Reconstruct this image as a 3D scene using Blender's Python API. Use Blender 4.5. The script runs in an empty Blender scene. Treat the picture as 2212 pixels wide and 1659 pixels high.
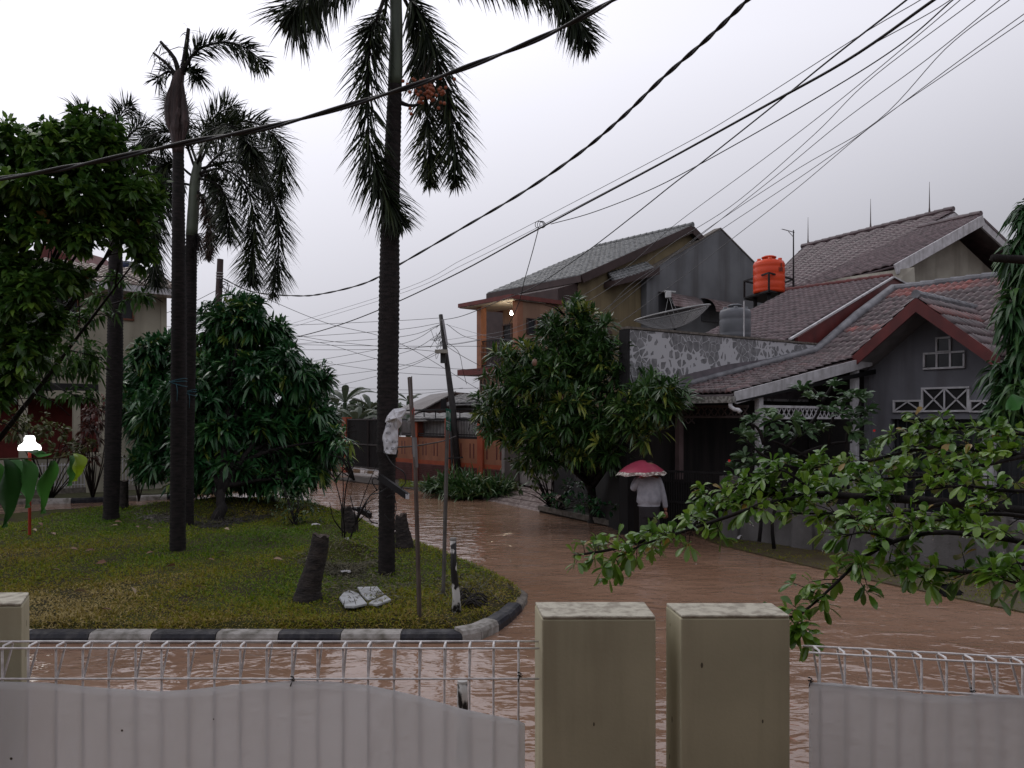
import bpy, math, random
import numpy as np
from mathutils import Vector, Matrix
R = math.radians
random.seed(7)
rng = np.random.default_rng(11)
scene = bpy.context.scene
COL = scene.collection

# ---------------------------------------------------------------- camera
FPX = 1703.0          # focal length in units of a 2212 px wide picture
CX, HZ, CZ = 1106.0, 903.0, 2.0
cam = bpy.data.cameras.new("camera")
cam.sensor_width = 36.0
cam.lens = 36.0 * FPX / 2212.0
cam.shift_y = (HZ - 829.5) / 2212.0
cam.clip_start = 0.05
cam.clip_end = 2000
camo = bpy.data.objects.new("camera", cam)
camo.location = (0, 0, CZ)
camo.rotation_euler = (R(90), 0, 0)
COL.objects.link(camo)
scene.camera = camo

# ---------------------------------------------------------------- sky and light (overcast, raining)
world = bpy.data.worlds.new("World")
scene.world = world
world.use_nodes = True
wt = world.node_tree
for n in list(wt.nodes):
    wt.nodes.remove(n)
wo = wt.nodes.new("ShaderNodeOutputWorld")
bgA = wt.nodes.new("ShaderNodeBackground")
bgB = wt.nodes.new("ShaderNodeBackground")
add = wt.nodes.new("ShaderNodeMixShader")
sky = wt.nodes.new("ShaderNodeTexSky")
sky.sky_type = 'NISHITA'
sky.sun_disc = False
sky.sun_elevation = R(50)
sky.sun_rotation = R(-40)
sky.dust_density = 6
sky.air_density = 1
sky.ozone_density = 1
bgA.inputs[1].default_value = 0.05
wt.links.new(sky.outputs[0], bgA.inputs[0])
tc = wt.nodes.new("ShaderNodeTexCoord")
sep = wt.nodes.new("ShaderNodeSeparateXYZ")
wt.links.new(tc.outputs['Generated'], sep.inputs[0])
nz = wt.nodes.new("ShaderNodeTexNoise")
nz.inputs['Scale'].default_value = 1.6
nz.inputs['Detail'].default_value = 3
wt.links.new(tc.outputs['Generated'], nz.inputs['Vector'])
def wmath(op, a, b, c=None):
    m = wt.nodes.new("ShaderNodeMath"); m.operation = op
    for i, v in enumerate((a, b, c)):
        if v is None: continue
        if isinstance(v, (int, float)): m.inputs[i].default_value = v
        else: wt.links.new(v, m.inputs[i])
    return m.outputs[0]
zc = wmath('MAXIMUM', sep.outputs['Z'], -0.05)
f1 = wmath('MULTIPLY_ADD', zc, 1.45, 0.295)          # brighter upwards, brighter to the left
f2 = wmath('MULTIPLY_ADD', sep.outputs['X'], -0.36, f1)
f3 = wmath('MAXIMUM', wmath('MINIMUM', wmath('MULTIPLY_ADD', nz.outputs[0], 0.05, f2), 1.0), 0.2)
mr_ = wt.nodes.new("ShaderNodeMapRange")             # sky dimmed overhead, above the view, to darken the ground
mr_.inputs[1].default_value = 0.42; mr_.inputs[2].default_value = 0.85; mr_.inputs[3].default_value = 1.0; mr_.inputs[4].default_value = 0.60
wt.links.new(sep.outputs['Z'], mr_.inputs[0])
f4 = wmath('MULTIPLY', f3, mr_.outputs[0])
bgB.inputs[0].default_value = (0.985, 0.98, 1.075, 1)
wt.links.new(f4, bgB.inputs[1])
add.inputs[0].default_value = 0.95
wt.links.new(bgA.outputs[0], add.inputs[1])
wt.links.new(bgB.outputs[0], add.inputs[2])
wt.links.new(add.outputs[0], wo.inputs[0])

sun = bpy.data.lights.new("sun", 'SUN')
sun.energy = 0.5
sun.angle = R(25)
sun.color = (1.0, 0.97, 0.93)
suno = bpy.data.objects.new("sun", sun)
suno.rotation_euler = (R(-28), R(-28), 0)
suno.location = (0, 0, 40)
COL.objects.link(suno)
scene.view_settings.view_transform = 'Standard'
scene.view_settings.look = 'None'
scene.view_settings.exposure = 0.18
scene.view_settings.gamma = 1.0
scene.cycles.max_bounces = 6
scene.cycles.diffuse_bounces = 3
scene.cycles.transparent_max_bounces = 8

# ---------------------------------------------------------------- placing helpers
def P(x, y, Y):
    """the point at depth Y seen at picture position x, y"""
    return Vector(((x - CX) / FPX * Y, Y, CZ + (HZ - y) / FPX * Y))
def G(x, y, z=0.0):
    """the point at height z seen at x, y"""
    return P(x, y, (CZ - z) * FPX / (y - HZ))
def PL(x, y, p0, d):
    """point of the vertical plane through p0 along d"""
    k = (x - CX) / FPX
    u = (k * p0[1] - p0[0]) / (d[0] - k * d[1])
    return P(x, y, p0[1] + d[1] * u)
A2 = (-0.643, 0.766)     # along the street, away from the camera
P2 = (0.766, 0.643)      # across the street, into the plots

# ---------------------------------------------------------------- materials
MATS = {}
def mat(name, c1, c2=None, rough=0.6, scale=4.0, bump=0.0, bscale=30.0, spec=0.25, stretch=None, detail=5.0,
        contrast=(0.35, 0.65), metal=0.0, streak=None, specks=None):
    if name in MATS: return MATS[name]
    m = bpy.data.materials.new(name); m.use_nodes = True
    t = m.node_tree; b = t.nodes['Principled BSDF']
    b.inputs['Roughness'].default_value = rough
    b.inputs['Specular IOR Level'].default_value = spec
    b.inputs['Metallic'].default_value = metal
    c2 = c2 or tuple(v * 0.72 for v in c1)
    tcn = t.nodes.new("ShaderNodeTexCoord")
    mp = t.nodes.new("ShaderNodeMapping")
    t.links.new(tcn.outputs['Object'], mp.inputs[0])
    if stretch: mp.inputs['Scale'].default_value = stretch
    n = t.nodes.new("ShaderNodeTexNoise"); n.inputs['Scale'].default_value = scale; n.inputs['Detail'].default_value = detail
    t.links.new(mp.outputs[0], n.inputs['Vector'])
    r = t.nodes.new("ShaderNodeValToRGB")
    r.color_ramp.elements[0].position = contrast[0]; r.color_ramp.elements[0].color = (*c2, 1)
    r.color_ramp.elements[1].position = contrast[1]; r.color_ramp.elements[1].color = (*c1, 1)
    t.links.new(n.outputs[0], r.inputs[0])
    out = r.outputs[0]
    if streak:
        mp2 = t.nodes.new("ShaderNodeMapping"); mp2.inputs['Scale'].default_value = (streak[1], streak[1], streak[1] * 0.08)
        t.links.new(tcn.outputs['Object'], mp2.inputs[0])
        n2 = t.nodes.new("ShaderNodeTexNoise"); n2.inputs['Scale'].default_value = 1.0; n2.inputs['Detail'].default_value = 6
        t.links.new(mp2.outputs[0], n2.inputs['Vector'])
        r2 = t.nodes.new("ShaderNodeValToRGB")
        r2.color_ramp.elements[0].position = 0.48; r2.color_ramp.elements[0].color = (0, 0, 0, 1)
        r2.color_ramp.elements[1].position = 0.72; r2.color_ramp.elements[1].color = (1, 1, 1, 1)
        t.links.new(n2.outputs[0], r2.inputs[0])
        mm = t.nodes.new("ShaderNodeMath"); mm.operation = 'MULTIPLY'; mm.inputs[1].default_value = streak[2]
        t.links.new(r2.outputs[0], mm.inputs[0])
        mx = t.nodes.new("ShaderNodeMixRGB")
        t.links.new(mm.outputs[0], mx.inputs[0]); t.links.new(out, mx.inputs[1]); mx.inputs[2].default_value = (*streak[0], 1)
        out = mx.outputs[0]
    if specks:
        vs = t.nodes.new("ShaderNodeTexVoronoi"); vs.inputs['Scale'].default_value = specks[1]
        ms = t.nodes.new("ShaderNodeMapping"); ms.inputs['Scale'].default_value = (1, 1, .45); t.links.new(tcn.outputs['Object'], ms.inputs[0]); t.links.new(ms.outputs[0], vs.inputs['Vector'])
        sc2 = t.nodes.new("ShaderNodeSeparateXYZ"); t.links.new(vs.outputs['Color'], sc2.inputs[0])
        th = t.nodes.new("ShaderNodeMath"); th.operation = 'MULTIPLY'; th.inputs[1].default_value = specks[2]; t.links.new(sc2.outputs[0], th.inputs[0])
        p5 = t.nodes.new("ShaderNodeMath"); p5.operation = 'POWER'; p5.inputs[1].default_value = 6; t.links.new(sc2.outputs[0], p5.inputs[0])
        th.inputs[1].default_value = specks[2]; t.links.new(p5.outputs[0], th.inputs[0])
        l5 = t.nodes.new("ShaderNodeMath"); l5.operation = 'LESS_THAN'; t.links.new(vs.outputs['Distance'], l5.inputs[0]); t.links.new(th.outputs[0], l5.inputs[1])
        m5 = t.nodes.new("ShaderNodeMixRGB"); t.links.new(l5.outputs[0], m5.inputs[0]); t.links.new(out, m5.inputs[1]); m5.inputs[2].default_value = (*specks[0], 1); out = m5.outputs[0]
    t.links.new(out, b.inputs['Base Color'])
    if bump:
        nb = t.nodes.new("ShaderNodeTexNoise"); nb.inputs['Scale'].default_value = bscale; nb.inputs['Detail'].default_value = 4
        t.links.new(mp.outputs[0], nb.inputs['Vector'])
        bp = t.nodes.new("ShaderNodeBump"); bp.inputs['Strength'].default_value = bump; bp.inputs['Distance'].default_value = 0.02
        t.links.new(nb.outputs[0], bp.inputs['Height']); t.links.new(bp.outputs[0], b.inputs['Normal'])
    MATS[name] = m
    return m

def leafmat(name, cols, rough=0.35, spec=0.5, trans=0.25):
    """leaf material: the 'tint' attribute (0..1 per leaf) picks the leaf's own colour"""
    if name in MATS: return MATS[name]
    m = bpy.data.materials.new(name); m.use_nodes = True
    t = m.node_tree; b = t.nodes['Principled BSDF']; o = t.nodes['Material Output']
    a = t.nodes.new("ShaderNodeAttribute"); a.attribute_name = 'tint'
    r = t.nodes.new("ShaderNodeValToRGB")
    n = len(cols)
    while len(r.color_ramp.elements) < n: r.color_ramp.elements.new(0.5)
    for i, (p, c) in enumerate(cols):
        r.color_ramp.elements[i].position = p; r.color_ramp.elements[i].color = (*c, 1)
    t.links.new(a.outputs['Fac'], r.inputs[0])
    t.links.new(r.outputs[0], b.inputs['Base Color'])
    b.inputs['Roughness'].default_value = rough; b.inputs['Specular IOR Level'].default_value = spec
    if trans:
        tr = t.nodes.new("ShaderNodeBsdfTranslucent"); t.links.new(r.outputs[0], tr.inputs[0])
        mx = t.nodes.new("ShaderNodeMixShader"); mx.inputs[0].default_value = trans
        t.links.new(b.outputs[0], mx.inputs[1]); t.links.new(tr.outputs[0], mx.inputs[2]); t.links.new(mx.outputs[0], o.inputs[0])
    MATS[name] = m
    return m
def glow(name, c, s):
    if name in MATS: return MATS[name]
    m = bpy.data.materials.new(name); m.use_nodes = True
    b = m.node_tree.nodes['Principled BSDF']
    b.inputs['Emission Color'].default_value = (*c, 1); b.inputs['Emission Strength'].default_value = s
    b.inputs['Base Color'].default_value = (0.8, 0.8, 0.8, 1)
    MATS[name] = m
    return m

# ---------------------------------------------------------------- mesh builder
class MB:
    def __init__(s): s.v = []; s.f = []
    def poly(s, pts):
        i = len(s.v); s.v += [tuple(p) for p in pts]; s.f.append(tuple(range(i, i + len(pts)))); return s
    def prism(s, pts, ext):
        pts = [Vector(p) for p in pts]; ext = Vector(ext); n = len(pts); i = len(s.v)
        s.v += [tuple(p) for p in pts] + [tuple(p + ext) for p in pts]
        s.f.append(tuple(range(i, i + n))); s.f.append(tuple(range(i + 2 * n - 1, i + n - 1, -1)))
        for k in range(n):
            l = (k + 1) % n; s.f.append((i + k, i + n + k, i + n + l, i + l))
        return s
    def box(s, x0, x1, y0, y1, z0, z1, M=None):
        pts = [Vector(q) for q in ((x0, y0, z0), (x1, y0, z0), (x1, y1, z0), (x0, y1, z0))]
        e = Vector((0, 0, z1 - z0))
        if M is not None:
            pts = [M @ q for q in pts]; e = M.to_3x3() @ e
        return s.prism(pts, e)
    def bar(s, a, b, w, h=None, up=(0, 0, 1)):
        a = Vector(a); b = Vector(b); h = h or w
        d = (b - a).normalized(); u = Vector(up)
        if abs(d.dot(u)) > 0.98: u = Vector((1, 0, 0))
        r = d.cross(u).normalized(); u = r.cross(d)
        return s.prism([a + r * w / 2 + u * h / 2, a - r * w / 2 + u * h / 2, a - r * w / 2 - u * h / 2, a + r * w / 2 - u * h / 2], b - a)
    def tube(s, pts, rad, seg=8, cap=True):
        pts = [Vector(p) for p in pts]; n = len(pts)
        if not hasattr(rad, '__len__'): rad = [rad] * n
        u = None; base = len(s.v)
        for k in range(n):
            d = (pts[min(k + 1, n - 1)] - pts[max(k - 1, 0)])
            d = d.normalized() if d.length > 1e-9 else Vector((0, 0, 1))
            if u is None:
                u = d.cross(Vector((0, 0, 1))) if abs(d.z) < 0.9 else d.cross(Vector((0, 1, 0)))
            u = (u - d * u.dot(d)).normalized(); w = d.cross(u)
            for j in range(seg):
                an = 2 * math.pi * j / seg
                s.v.append(tuple(pts[k] + (u * math.cos(an) + w * math.sin(an)) * rad[k]))
        for k in range(n - 1):
            for j in range(seg):
                j2 = (j + 1) % seg
                s.f.append((base + k * seg + j, base + k * seg + j2, base + (k + 1) * seg + j2, base + (k + 1) * seg + j))
        if cap:
            s.f.append(tuple(base + j for j in range(seg - 1, -1, -1)))
            s.f.append(tuple(base + (n - 1) * seg + j for j in range(seg)))
        return s
    def lathe(s, c, prof, seg=24, ax=None):
        c = Vector(c); base = len(s.v); n = len(prof)
        M = Matrix.Identity(3) if ax is None else Vector((0, 0, 1)).rotation_difference(Vector(ax)).to_matrix()
        for r, z in prof:
            for j in range(seg):
                an = 2 * math.pi * j / seg
                s.v.append(tuple(c + M @ Vector((r * math.cos(an), r * math.sin(an), z))))
        for k in range(n - 1):
            for j in range(seg):
                j2 = (j + 1) % seg
                s.f.append((base + k * seg + j, base + k * seg + j2, base + (k + 1) * seg + j2, base + (k + 1) * seg + j))
        return s
    def build(s, name, m, parent=None, smooth=False, bevel=0.0):
        me = bpy.data.meshes.new(name); me.from_pydata(s.v, [], s.f); me.update()
        o = bpy.data.objects.new(name, me); COL.objects.link(o)
        if m: me.materials.append(m)
        if smooth:
            me.polygons.foreach_set('use_smooth', [True] * len(me.polygons))
        if bevel:
            bv = o.modifiers.new('bevel', 'BEVEL'); bv.width = bevel; bv.segments = 2; bv.limit_method = 'ANGLE'
        if parent is not None:
            o.parent = parent; o.matrix_parent_inverse = parent.matrix_world.inverted()
        return o

def fast_mesh(name, V, F, m, parent=None, tint=None, smooth=False):
    """V (n,3); F list of int arrays, each (k, corners)"""
    me = bpy.data.meshes.new(name)
    me.vertices.add(len(V)); me.vertices.foreach_set('co', np.asarray(V, dtype=np.float32).ravel())
    loops = np.concatenate([f.ravel() for f in F]).astype(np.int32)
    tot = np.concatenate([np.full(len(f), f.shape[1]) for f in F]).astype(np.int32)
    st = np.concatenate([[0], np.cumsum(tot)[:-1]]).astype(np.int32)
    me.loops.add(len(loops)); me.loops.foreach_set('vertex_index', loops)
    me.polygons.add(len(tot)); me.polygons.foreach_set('loop_start', st); me.polygons.foreach_set('loop_total', tot)
    if smooth: me.polygons.foreach_set('use_smooth', np.ones(len(tot), dtype=bool))
    me.update(calc_edges=True)
    if tint is not None:
        a = me.attributes.new('tint', 'FLOAT', 'POINT'); a.data.foreach_set('value', np.asarray(tint, dtype=np.float32))
    me.materials.append(m)
    o = bpy.data.objects.new(name, me); COL.objects.link(o)
    if parent is not None:
        o.parent = parent; o.matrix_parent_inverse = parent.matrix_world.inverted()
    return o

def tag(o, label, cat=None, group=None, kind=None):
    o['label'] = label
    if cat: o['category'] = cat
    if group: o['group'] = group
    if kind: o['kind'] = kind
    return o
def thing(name, loc, label, cat, group=None):
    o = bpy.data.objects.new(name, None); o.location = Vector(loc); o.empty_display_size = 0.2
    COL.objects.link(o)
    o.matrix_world = Matrix.Translation(Vector(loc))
    return tag(o, label, cat, group)
def struct(o, label=None):
    o['kind'] = 'structure'
    if label: o['label'] = label
    return o

def spline(pts, n=40):
    """Catmull-Rom through pts (Vectors), n points in all"""
    pts = [Vector(p) for p in pts]
    q = [pts[0] * 2 - pts[1]] + pts + [pts[-1] * 2 - pts[-2]]
    segs = len(pts) - 1; out = []
    for i in range(n):
        t = i / (n - 1) * segs; k = min(int(t), segs - 1); u = t - k
        a, b, c, d = q[k], q[k + 1], q[k + 2], q[k + 3]
        out.append(0.5 * ((2 * b) + (c - a) * u + (2 * a - 5 * b + 4 * c - d) * u * u + (3 * b - a - 3 * c + d) * u ** 3))
    return out

def norm(a): return a / np.maximum(np.linalg.norm(a, axis=-1, keepdims=True), 1e-9)
def leaf_arrays(C, D, L, W, droop=0.3, prof=((0.3, 1.0), (0.65, 0.8)), fold=0.0, up=None):
    """C base points, D directions, L lengths, W widths -> verts (N,k,3), face templates"""
    N = len(C); D = norm(D)
    if up is None: up = np.tile(np.array([0, 0, 1.0]), (N, 1)) + rng.normal(0, 0.35, (N, 3))
    S = norm(np.cross(D, up)); Nn = np.cross(S, D)
    L = np.asarray(L)[:, None]; W = np.asarray(W)[:, None]; dr = np.asarray(droop)
    dr = dr[:, None] if dr.ndim else dr
    def at(u):
        p = C + D * L * u; p = p.copy(); p[:, 2:3] -= dr * L * u * u * (0.4 + 0.6 * np.abs(D[:, :1] ** 2 + D[:, 1:2] ** 2) ** 0.5); return p
    vs = [C]; faces3 = []; faces4 = []
    if fold <= 0:
        for u, w in prof:
            c = at(u); vs += [c - S * W * w / 2, c + S * W * w / 2]
        vs.append(at(1.0)); k = len(prof)
        faces3.append((0, 1, 2)); last = 2 * k + 1
        for i in range(k - 1):
            b = 1 + 2 * i; faces4.append((b, b + 2, b + 3, b + 1))
        faces3.append((2 * k - 1, last, 2 * k))
    else:
        for u, w in prof:
            c = at(u); vs += [c - S * W * w / 2 + Nn * W * w * fold, c, c + S * W * w / 2 + Nn * W * w * fold]
        vs.append(at(1.0)); k = len(prof); last = 3 * k + 1
        faces3 += [(0, 1, 2), (0, 2, 3)]
        for i in range(k - 1):
            b = 1 + 3 * i; faces4 += [(b, b + 3, b + 4, b + 1), (b + 1, b + 4, b + 5, b + 2)]
        b = 1 + 3 * (k - 1); faces3 += [(b, last, b + 1), (b + 1, last, b + 2)]
    V = np.stack(vs, axis=1); nv = V.shape[1]
    off = (np.arange(N) * nv)[:, None]
    F3 = np.concatenate([off + np.array(f)[None, :] for f in faces3]) if faces3 else np.zeros((0, 3), int)
    F4 = np.concatenate([off + np.array(f)[None, :] for f in faces4]) if faces4 else np.zeros((0, 4), int)
    return V.reshape(-1, 3), F3, F4, nv
def leaf_mesh(name, C, D, L, W, m, parent=None, tint=None, **kw):
    V, F3, F4, nv = leaf_arrays(C, D, L, W, **kw)
    if tint is None: tint = rng.random(len(C))
    F = [f for f in (F3, F4) if len(f)]
    return fast_mesh(name, V, F, m, parent, np.repeat(tint, nv), smooth=kw.get('fold', 0) > 0)

def clumps(blobs, n=7, f=0.42, seed=3):
    """break each big blob of a crown into smaller clumps sitting on its surface, so that the outline is uneven"""
    g = np.random.default_rng(seed); out = []
    for b in blobs:
        d = norm(g.normal(0, 1, (n, 3))); s = f * (0.75 + 0.5 * g.random(n))
        for k in range(n):
            rr = 1 - s[k] * 0.75
            out.append((b[0] + d[k, 0] * b[3] * rr, b[1] - d[k, 2] * b[4] * rr, b[2] + d[k, 1] * (b[3] / FPX * b[2]) * rr, b[3] * s[k], b[4] * s[k]))
        out.append((b[0], b[1], b[2], b[3] * .6, b[4] * .6))
    return out
def blob_points(blobs, dens, shell=0.55):
    """points and outward directions over ellipsoid blobs given as (x, y, Y, rx, ry[, rdepth]) in picture units"""
    Cs, Ds = [], []
    for bl in blobs:
        x, y, Y, rx, ry = bl[:5]; c = np.array(P(x, y, Y)); a = rx / FPX * Y; b = ry / FPX * Y
        dpt = bl[5] if len(bl) > 5 else (a + b) / 2
        n = max(3, int(dens * (a * b + a * dpt + b * dpt) / 3 * 4))
        d = norm(rng.normal(0, 1, (n, 3))); r = shell + (1 - shell) * rng.random((n, 1)) ** 0.7
        r *= 1 + 0.14 * np.sin(d[:, :1] * 7 + x) * np.cos(d[:, 2:] * 6 + y)
        Cs.append(c + d * r * np.array([a, dpt, b])); Ds.append(d)
    return np.concatenate(Cs), np.concatenate(Ds)
def rosettes(C, D, k, L, W, spread=0.9, lvar=0.3, kvar=2, tint_c=None, stem=0.02):
    """k leaves round each point; returns arrays for leaf_mesh"""
    n = len(C); ks = np.maximum(3, k + rng.integers(-kvar, kvar + 1, n))
    idx = np.repeat(np.arange(n), ks)
    rnd = norm(rng.normal(0, 1, (len(idx), 3)))
    ax = norm(D)[idx]
    perp = norm(rnd - ax * np.sum(rnd * ax, axis=1, keepdims=True))
    dd = norm(ax * (1 - spread) + perp * spread + ax * rng.random((len(idx), 1)) * 0.5)
    Ls = L * (1 - lvar / 2 + lvar * rng.random(len(idx))); Ws = W * (0.8 + 0.4 * rng.random(len(idx)))
    base = C[idx] - ax * (rng.random((len(idx), 1)) * L * 0.35) + perp * stem
    tc_ = rng.random(n) if tint_c is None else tint_c
    tn = np.clip(tc_[idx] * 0.75 + rng.random(len(idx)) * 0.25, 0, 1)
    return base, dd, Ls, Ws, tn

# ================================================================ GROUND AND WATER
def watermat():
    m = bpy.data.materials.new("muddy_flood_water"); m.use_nodes = True
    t = m.node_tree; b = t.nodes['Principled BSDF']
    tcn = t.nodes.new("ShaderNodeTexCoord")
    n0 = t.nodes.new("ShaderNodeTexNoise"); n0.inputs['Scale'].default_value = 0.6; n0.inputs['Detail'].default_value = 6
    t.links.new(tcn.outputs['Object'], n0.inputs['Vector'])
    r = t.nodes.new("ShaderNodeValToRGB")
    r.color_ramp.elements[0].position = 0.35; r.color_ramp.elements[0].color = (0.225, 0.130, 0.085, 1)
    r.color_ramp.elements[1].position = 0.7; r.color_ramp.elements[1].color = (0.300, 0.185, 0.128, 1)
    t.links.new(n0.outputs[0], r.inputs[0]); t.links.new(r.outputs[0], b.inputs['Base Color'])
    b.inputs['Roughness'].default_value = 0.05; b.inputs['IOR'].default_value = 1.5
    prev = None
    for sc_, st, di, rot, det in ((0.9, 1.0, 0.026, 35, 1), (2.6, 1.0, 0.026, -25, 2), (7.0, 1.0, 0.008, 10, 2)):
        mp = t.nodes.new("ShaderNodeMapping"); mp.inputs['Rotation'].default_value = (0, 0, R(rot)); mp.inputs['Scale'].default_value = (0.8, 1.3, 1)
        t.links.new(tcn.outputs['Object'], mp.inputs[0])
        n = t.nodes.new("ShaderNodeTexNoise"); n.inputs['Scale'].default_value = sc_; n.inputs['Detail'].default_value = det; n.inputs['Distortion'].default_value = 0.8
        t.links.new(mp.outputs[0], n.inputs['Vector'])
        bp = t.nodes.new("ShaderNodeBump"); bp.inputs['Strength'].default_value = st; bp.inputs['Distance'].default_value = di
        t.links.new(n.outputs[0], bp.inputs['Height'])
        if prev: t.links.new(prev, bp.inputs['Normal'])
        prev = bp.outputs[0]
    t.links.new(prev, b.inputs['Normal'])
    return m
struct(MB().poly([(-260, -30, 0), (260, -30, 0), (260, 420, 0), (-260, 420, 0)]).build("water", watermat()), "brown flood water covering the street")
struct(MB().poly([(-400, -60, -0.55), (400, -60, -0.55), (400, 600, -0.55), (-400, 600, -0.55)]).build("ground", mat("mud", (0.16, 0.11, 0.08))))

# island of grass between the two roads
def inpoly(x, y, poly):
    c = np.zeros(len(x), bool); n = len(poly)
    for i in range(n):
        x0, y0 = poly[i]; x1, y1 = poly[(i + 1) % n]
        c ^= ((y0 > y) != (y1 > y)) & (x < (x1 - x0) * (y - y0) / ((y1 - y0) + 1e-12) + x0)
    return c
edge_px = [(1088, 1345), (1122, 1312), (1133, 1288), (1115, 1268), (1050, 1240), (989, 1214), (907, 1184), (845, 1157), (781, 1127), (711, 1101), (650, 1086), (580, 1078), (480, 1086), (366, 1095), (200, 1105), (0, 1119)]
isl = [(-18.0, 7.12), (-3.0, 7.12), (-0.62, 7.12)] + [(G(1040, 1362).x, G(1040, 1362).y)] + [(G(x, y).x, G(x, y).y) for x, y in edge_px] + [(-13.5, 14.6), (-18.0, 13.2)]
def edge_dist(x, y, poly):
    d = np.full(len(x), 1e9)
    for i in range(len(poly)):
        x0, y0 = poly[i]; x1, y1 = poly[(i + 1) % len(poly)]
        dx, dy = x1 - x0, y1 - y0; u = np.clip(((x - x0) * dx + (y - y0) * dy) / (dx * dx + dy * dy + 1e-12), 0, 1)
        d = np.minimum(d, np.hypot(x - x0 - u * dx, y - y0 - u * dy))
    return d
MOUNDS = [(G(735, 1205, .1), 0.75, 0.20), (G(480, 1105, .1), 1.6, 0.28), (G(340, 1110, .1), 0.7, 0.16), (G(560, 1165, .1), 1.0, 0.06), (G(855, 1300, .1), 0.8, 0.05)]
def gz(x, y):
    z = 0.085 + 0.018 * np.sin(x * 1.7 + 1) * np.cos(y * 1.3) + 0.010 * np.sin(x * 4.1 + y * 3.3) + 0.05 * np.clip((9 - np.abs(y - 11)) / 9, 0, 1)
    for c, r_, h_ in MOUNDS:
        z = z + h_ * np.exp(-((x - c.x) ** 2 + (y - c.y) ** 2) / (r_ * 0.6) ** 2)
    d = edge_dist(np.atleast_1d(x), np.atleast_1d(y), isl)
    return -0.04 + (z + 0.04) * np.clip(d / 0.18, 0, 1) ** 0.5
def gz1(x, y): return float(gz(np.array([x]), np.array([y]))[0])
def onisl(x, y):
    """point on the lawn seen at x, y"""
    z = 0.1
    for _ in range(4):
        g = G(x, y, z); z = gz1(g.x, g.y)
    g.z = z; return g
nx, ny = 300, 210
X, Yv = np.meshgrid(np.linspace(-18, 0.35, nx), np.linspace(7.05, 19.6, ny))
xf, yf = X.ravel(), Yv.ravel(); ins = inpoly(xf, yf, isl)
zf = np.where(ins, gz(xf, yf), -0.08)
idx = np.arange(nx * ny).reshape(ny, nx)
q = np.stack([idx[:-1, :-1], idx[:-1, 1:], idx[1:, 1:], idx[1:, :-1]], -1).reshape(-1, 4)
q = q[ins[q].any(axis=1)]
lawn_soil = mat("lawn_soil", (0.045, 0.050, 0.008), (0.030, 0.022, 0.012), rough=0.95, scale=2.2, bump=0.6, bscale=60, spec=0.2)
lw = fast_mesh("lawn", np.stack([xf, yf, zf], 1), [q], lawn_soil, smooth=True); struct(lw, "grassy island between the flooded roads")
def patch(x, y): return 0.5 + 0.5 * np.sin(x * 1.1 + 0.7 * np.sin(y * 0.9)) * np.cos(y * 0.8 + np.sin(x * 0.7)) 
def grass(name, n, region, m, hgt, poly, zfun, label, dry=0.0):
    x = rng.uniform(region[0], region[1], n * 2); y = region[2] + (region[3] - region[2]) * rng.random(n * 2) ** 1.7
    k = inpoly(x, y, poly); x, y = x[k][:n], y[k][:n]; n = len(x)
    z = zfun(x, y) - 0.004
    C = np.stack([x, y, z], 1); D = norm(np.stack([rng.normal(0, .75, n), rng.normal(0, .75, n), np.full(n, 0.8)], 1))
    p = patch(x, y)
    clump = (np.sin(x * 5.3 + 2 * np.sin(y * 3.1)) * np.cos(y * 4.7 + x)) * 0.5 + 0.5
    L = hgt * (0.40 + 1.0 * rng.random(n)) * (0.45 + 0.95 * clump); W = 0.006 + 0.007 * rng.random(n) + 0.0006 * y
    tint = np.clip(0.55 * p + 0.45 * rng.random(n) + dry * np.clip((11.5 - y) / 4.5, 0, 1) * (.5 + .8 * patch(x * 1.7 + 3, y * 1.9)) - .06, 0, 1)
    o = leaf_mesh(name, C, D, L, W, m, tint=tint, droop=0.55, prof=((0.45, 0.9),))
    tag(o, label, 'grass', kind='stuff'); return o
grassm = leafmat("grass_blades", [(0.0, (0.045, 0.120, 0.006)), (0.35, (0.120, 0.195, 0.010)), (0.6, (0.21, 0.21, 0.014)), (0.85, (0.24, 0.175, 0.034)), (1.0, (0.42, 0.33, 0.14))], rough=0.6, spec=0.2, trans=0.3)
grass("grass", 150000, (-9, 0.3, 7.1, 19.2), grassm, 0.066, isl, gz, "short wet green and yellow grass on the island", dry=0.35)

# kerb in painted black and white blocks round the front of the island
blk = mat("black_kerb_paint", (0.022, 0.022, 0.030), (0.012, 0.012, 0.016), rough=0.45, scale=12, bump=0.3, streak=((0.16, 0.15, 0.14), 9, 0.35))
wht = mat("worn_white_kerb_paint", (0.36, 0.34, 0.32), (0.13, 0.12, 0.10), rough=0.8, scale=9, bump=0.5, contrast=(0.3, 0.6))
conc = mat("kerb_concrete", (0.17, 0.15, 0.13), (0.08, 0.07, 0.06), rough=0.8, scale=14, bump=0.5)
kerb = MB().build("kerb", conc)
struct(kerb, "kerb of black and white painted blocks round the island")
def kerb_block(a, b, m, nm, h=0.115, w=0.15):
    a = Vector(a); b = Vector(b); d = (b - a).normalized(); nrm = Vector((-d.y, d.x, 0))
    g = 0.004; a = a + d * g; b = b - d * g
    prof = [(0.0, -0.2), (0.0, h - 0.045), (0.018, h - 0.012), (0.05, h), (w, h), (w, -0.2)]
    pts = [a + nrm * u + Vector((0, 0, z)) for u, z in prof]
    o = MB().prism(pts, b - a).build(nm, m, kerb); return o
xs = [-420, -285, -150, -30, 50, 190, 325, 465, 600, 735, 865, 1000]
for i in range(len(xs) - 1):
    a = P(xs[i], 1390, 7.0); b = P(xs[i + 1], 1390, 7.0); a.z = b.z = 0
    kerb_block(a, b, blk if i % 2 == 0 else wht, "kerb_block", h=0.088)
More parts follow.
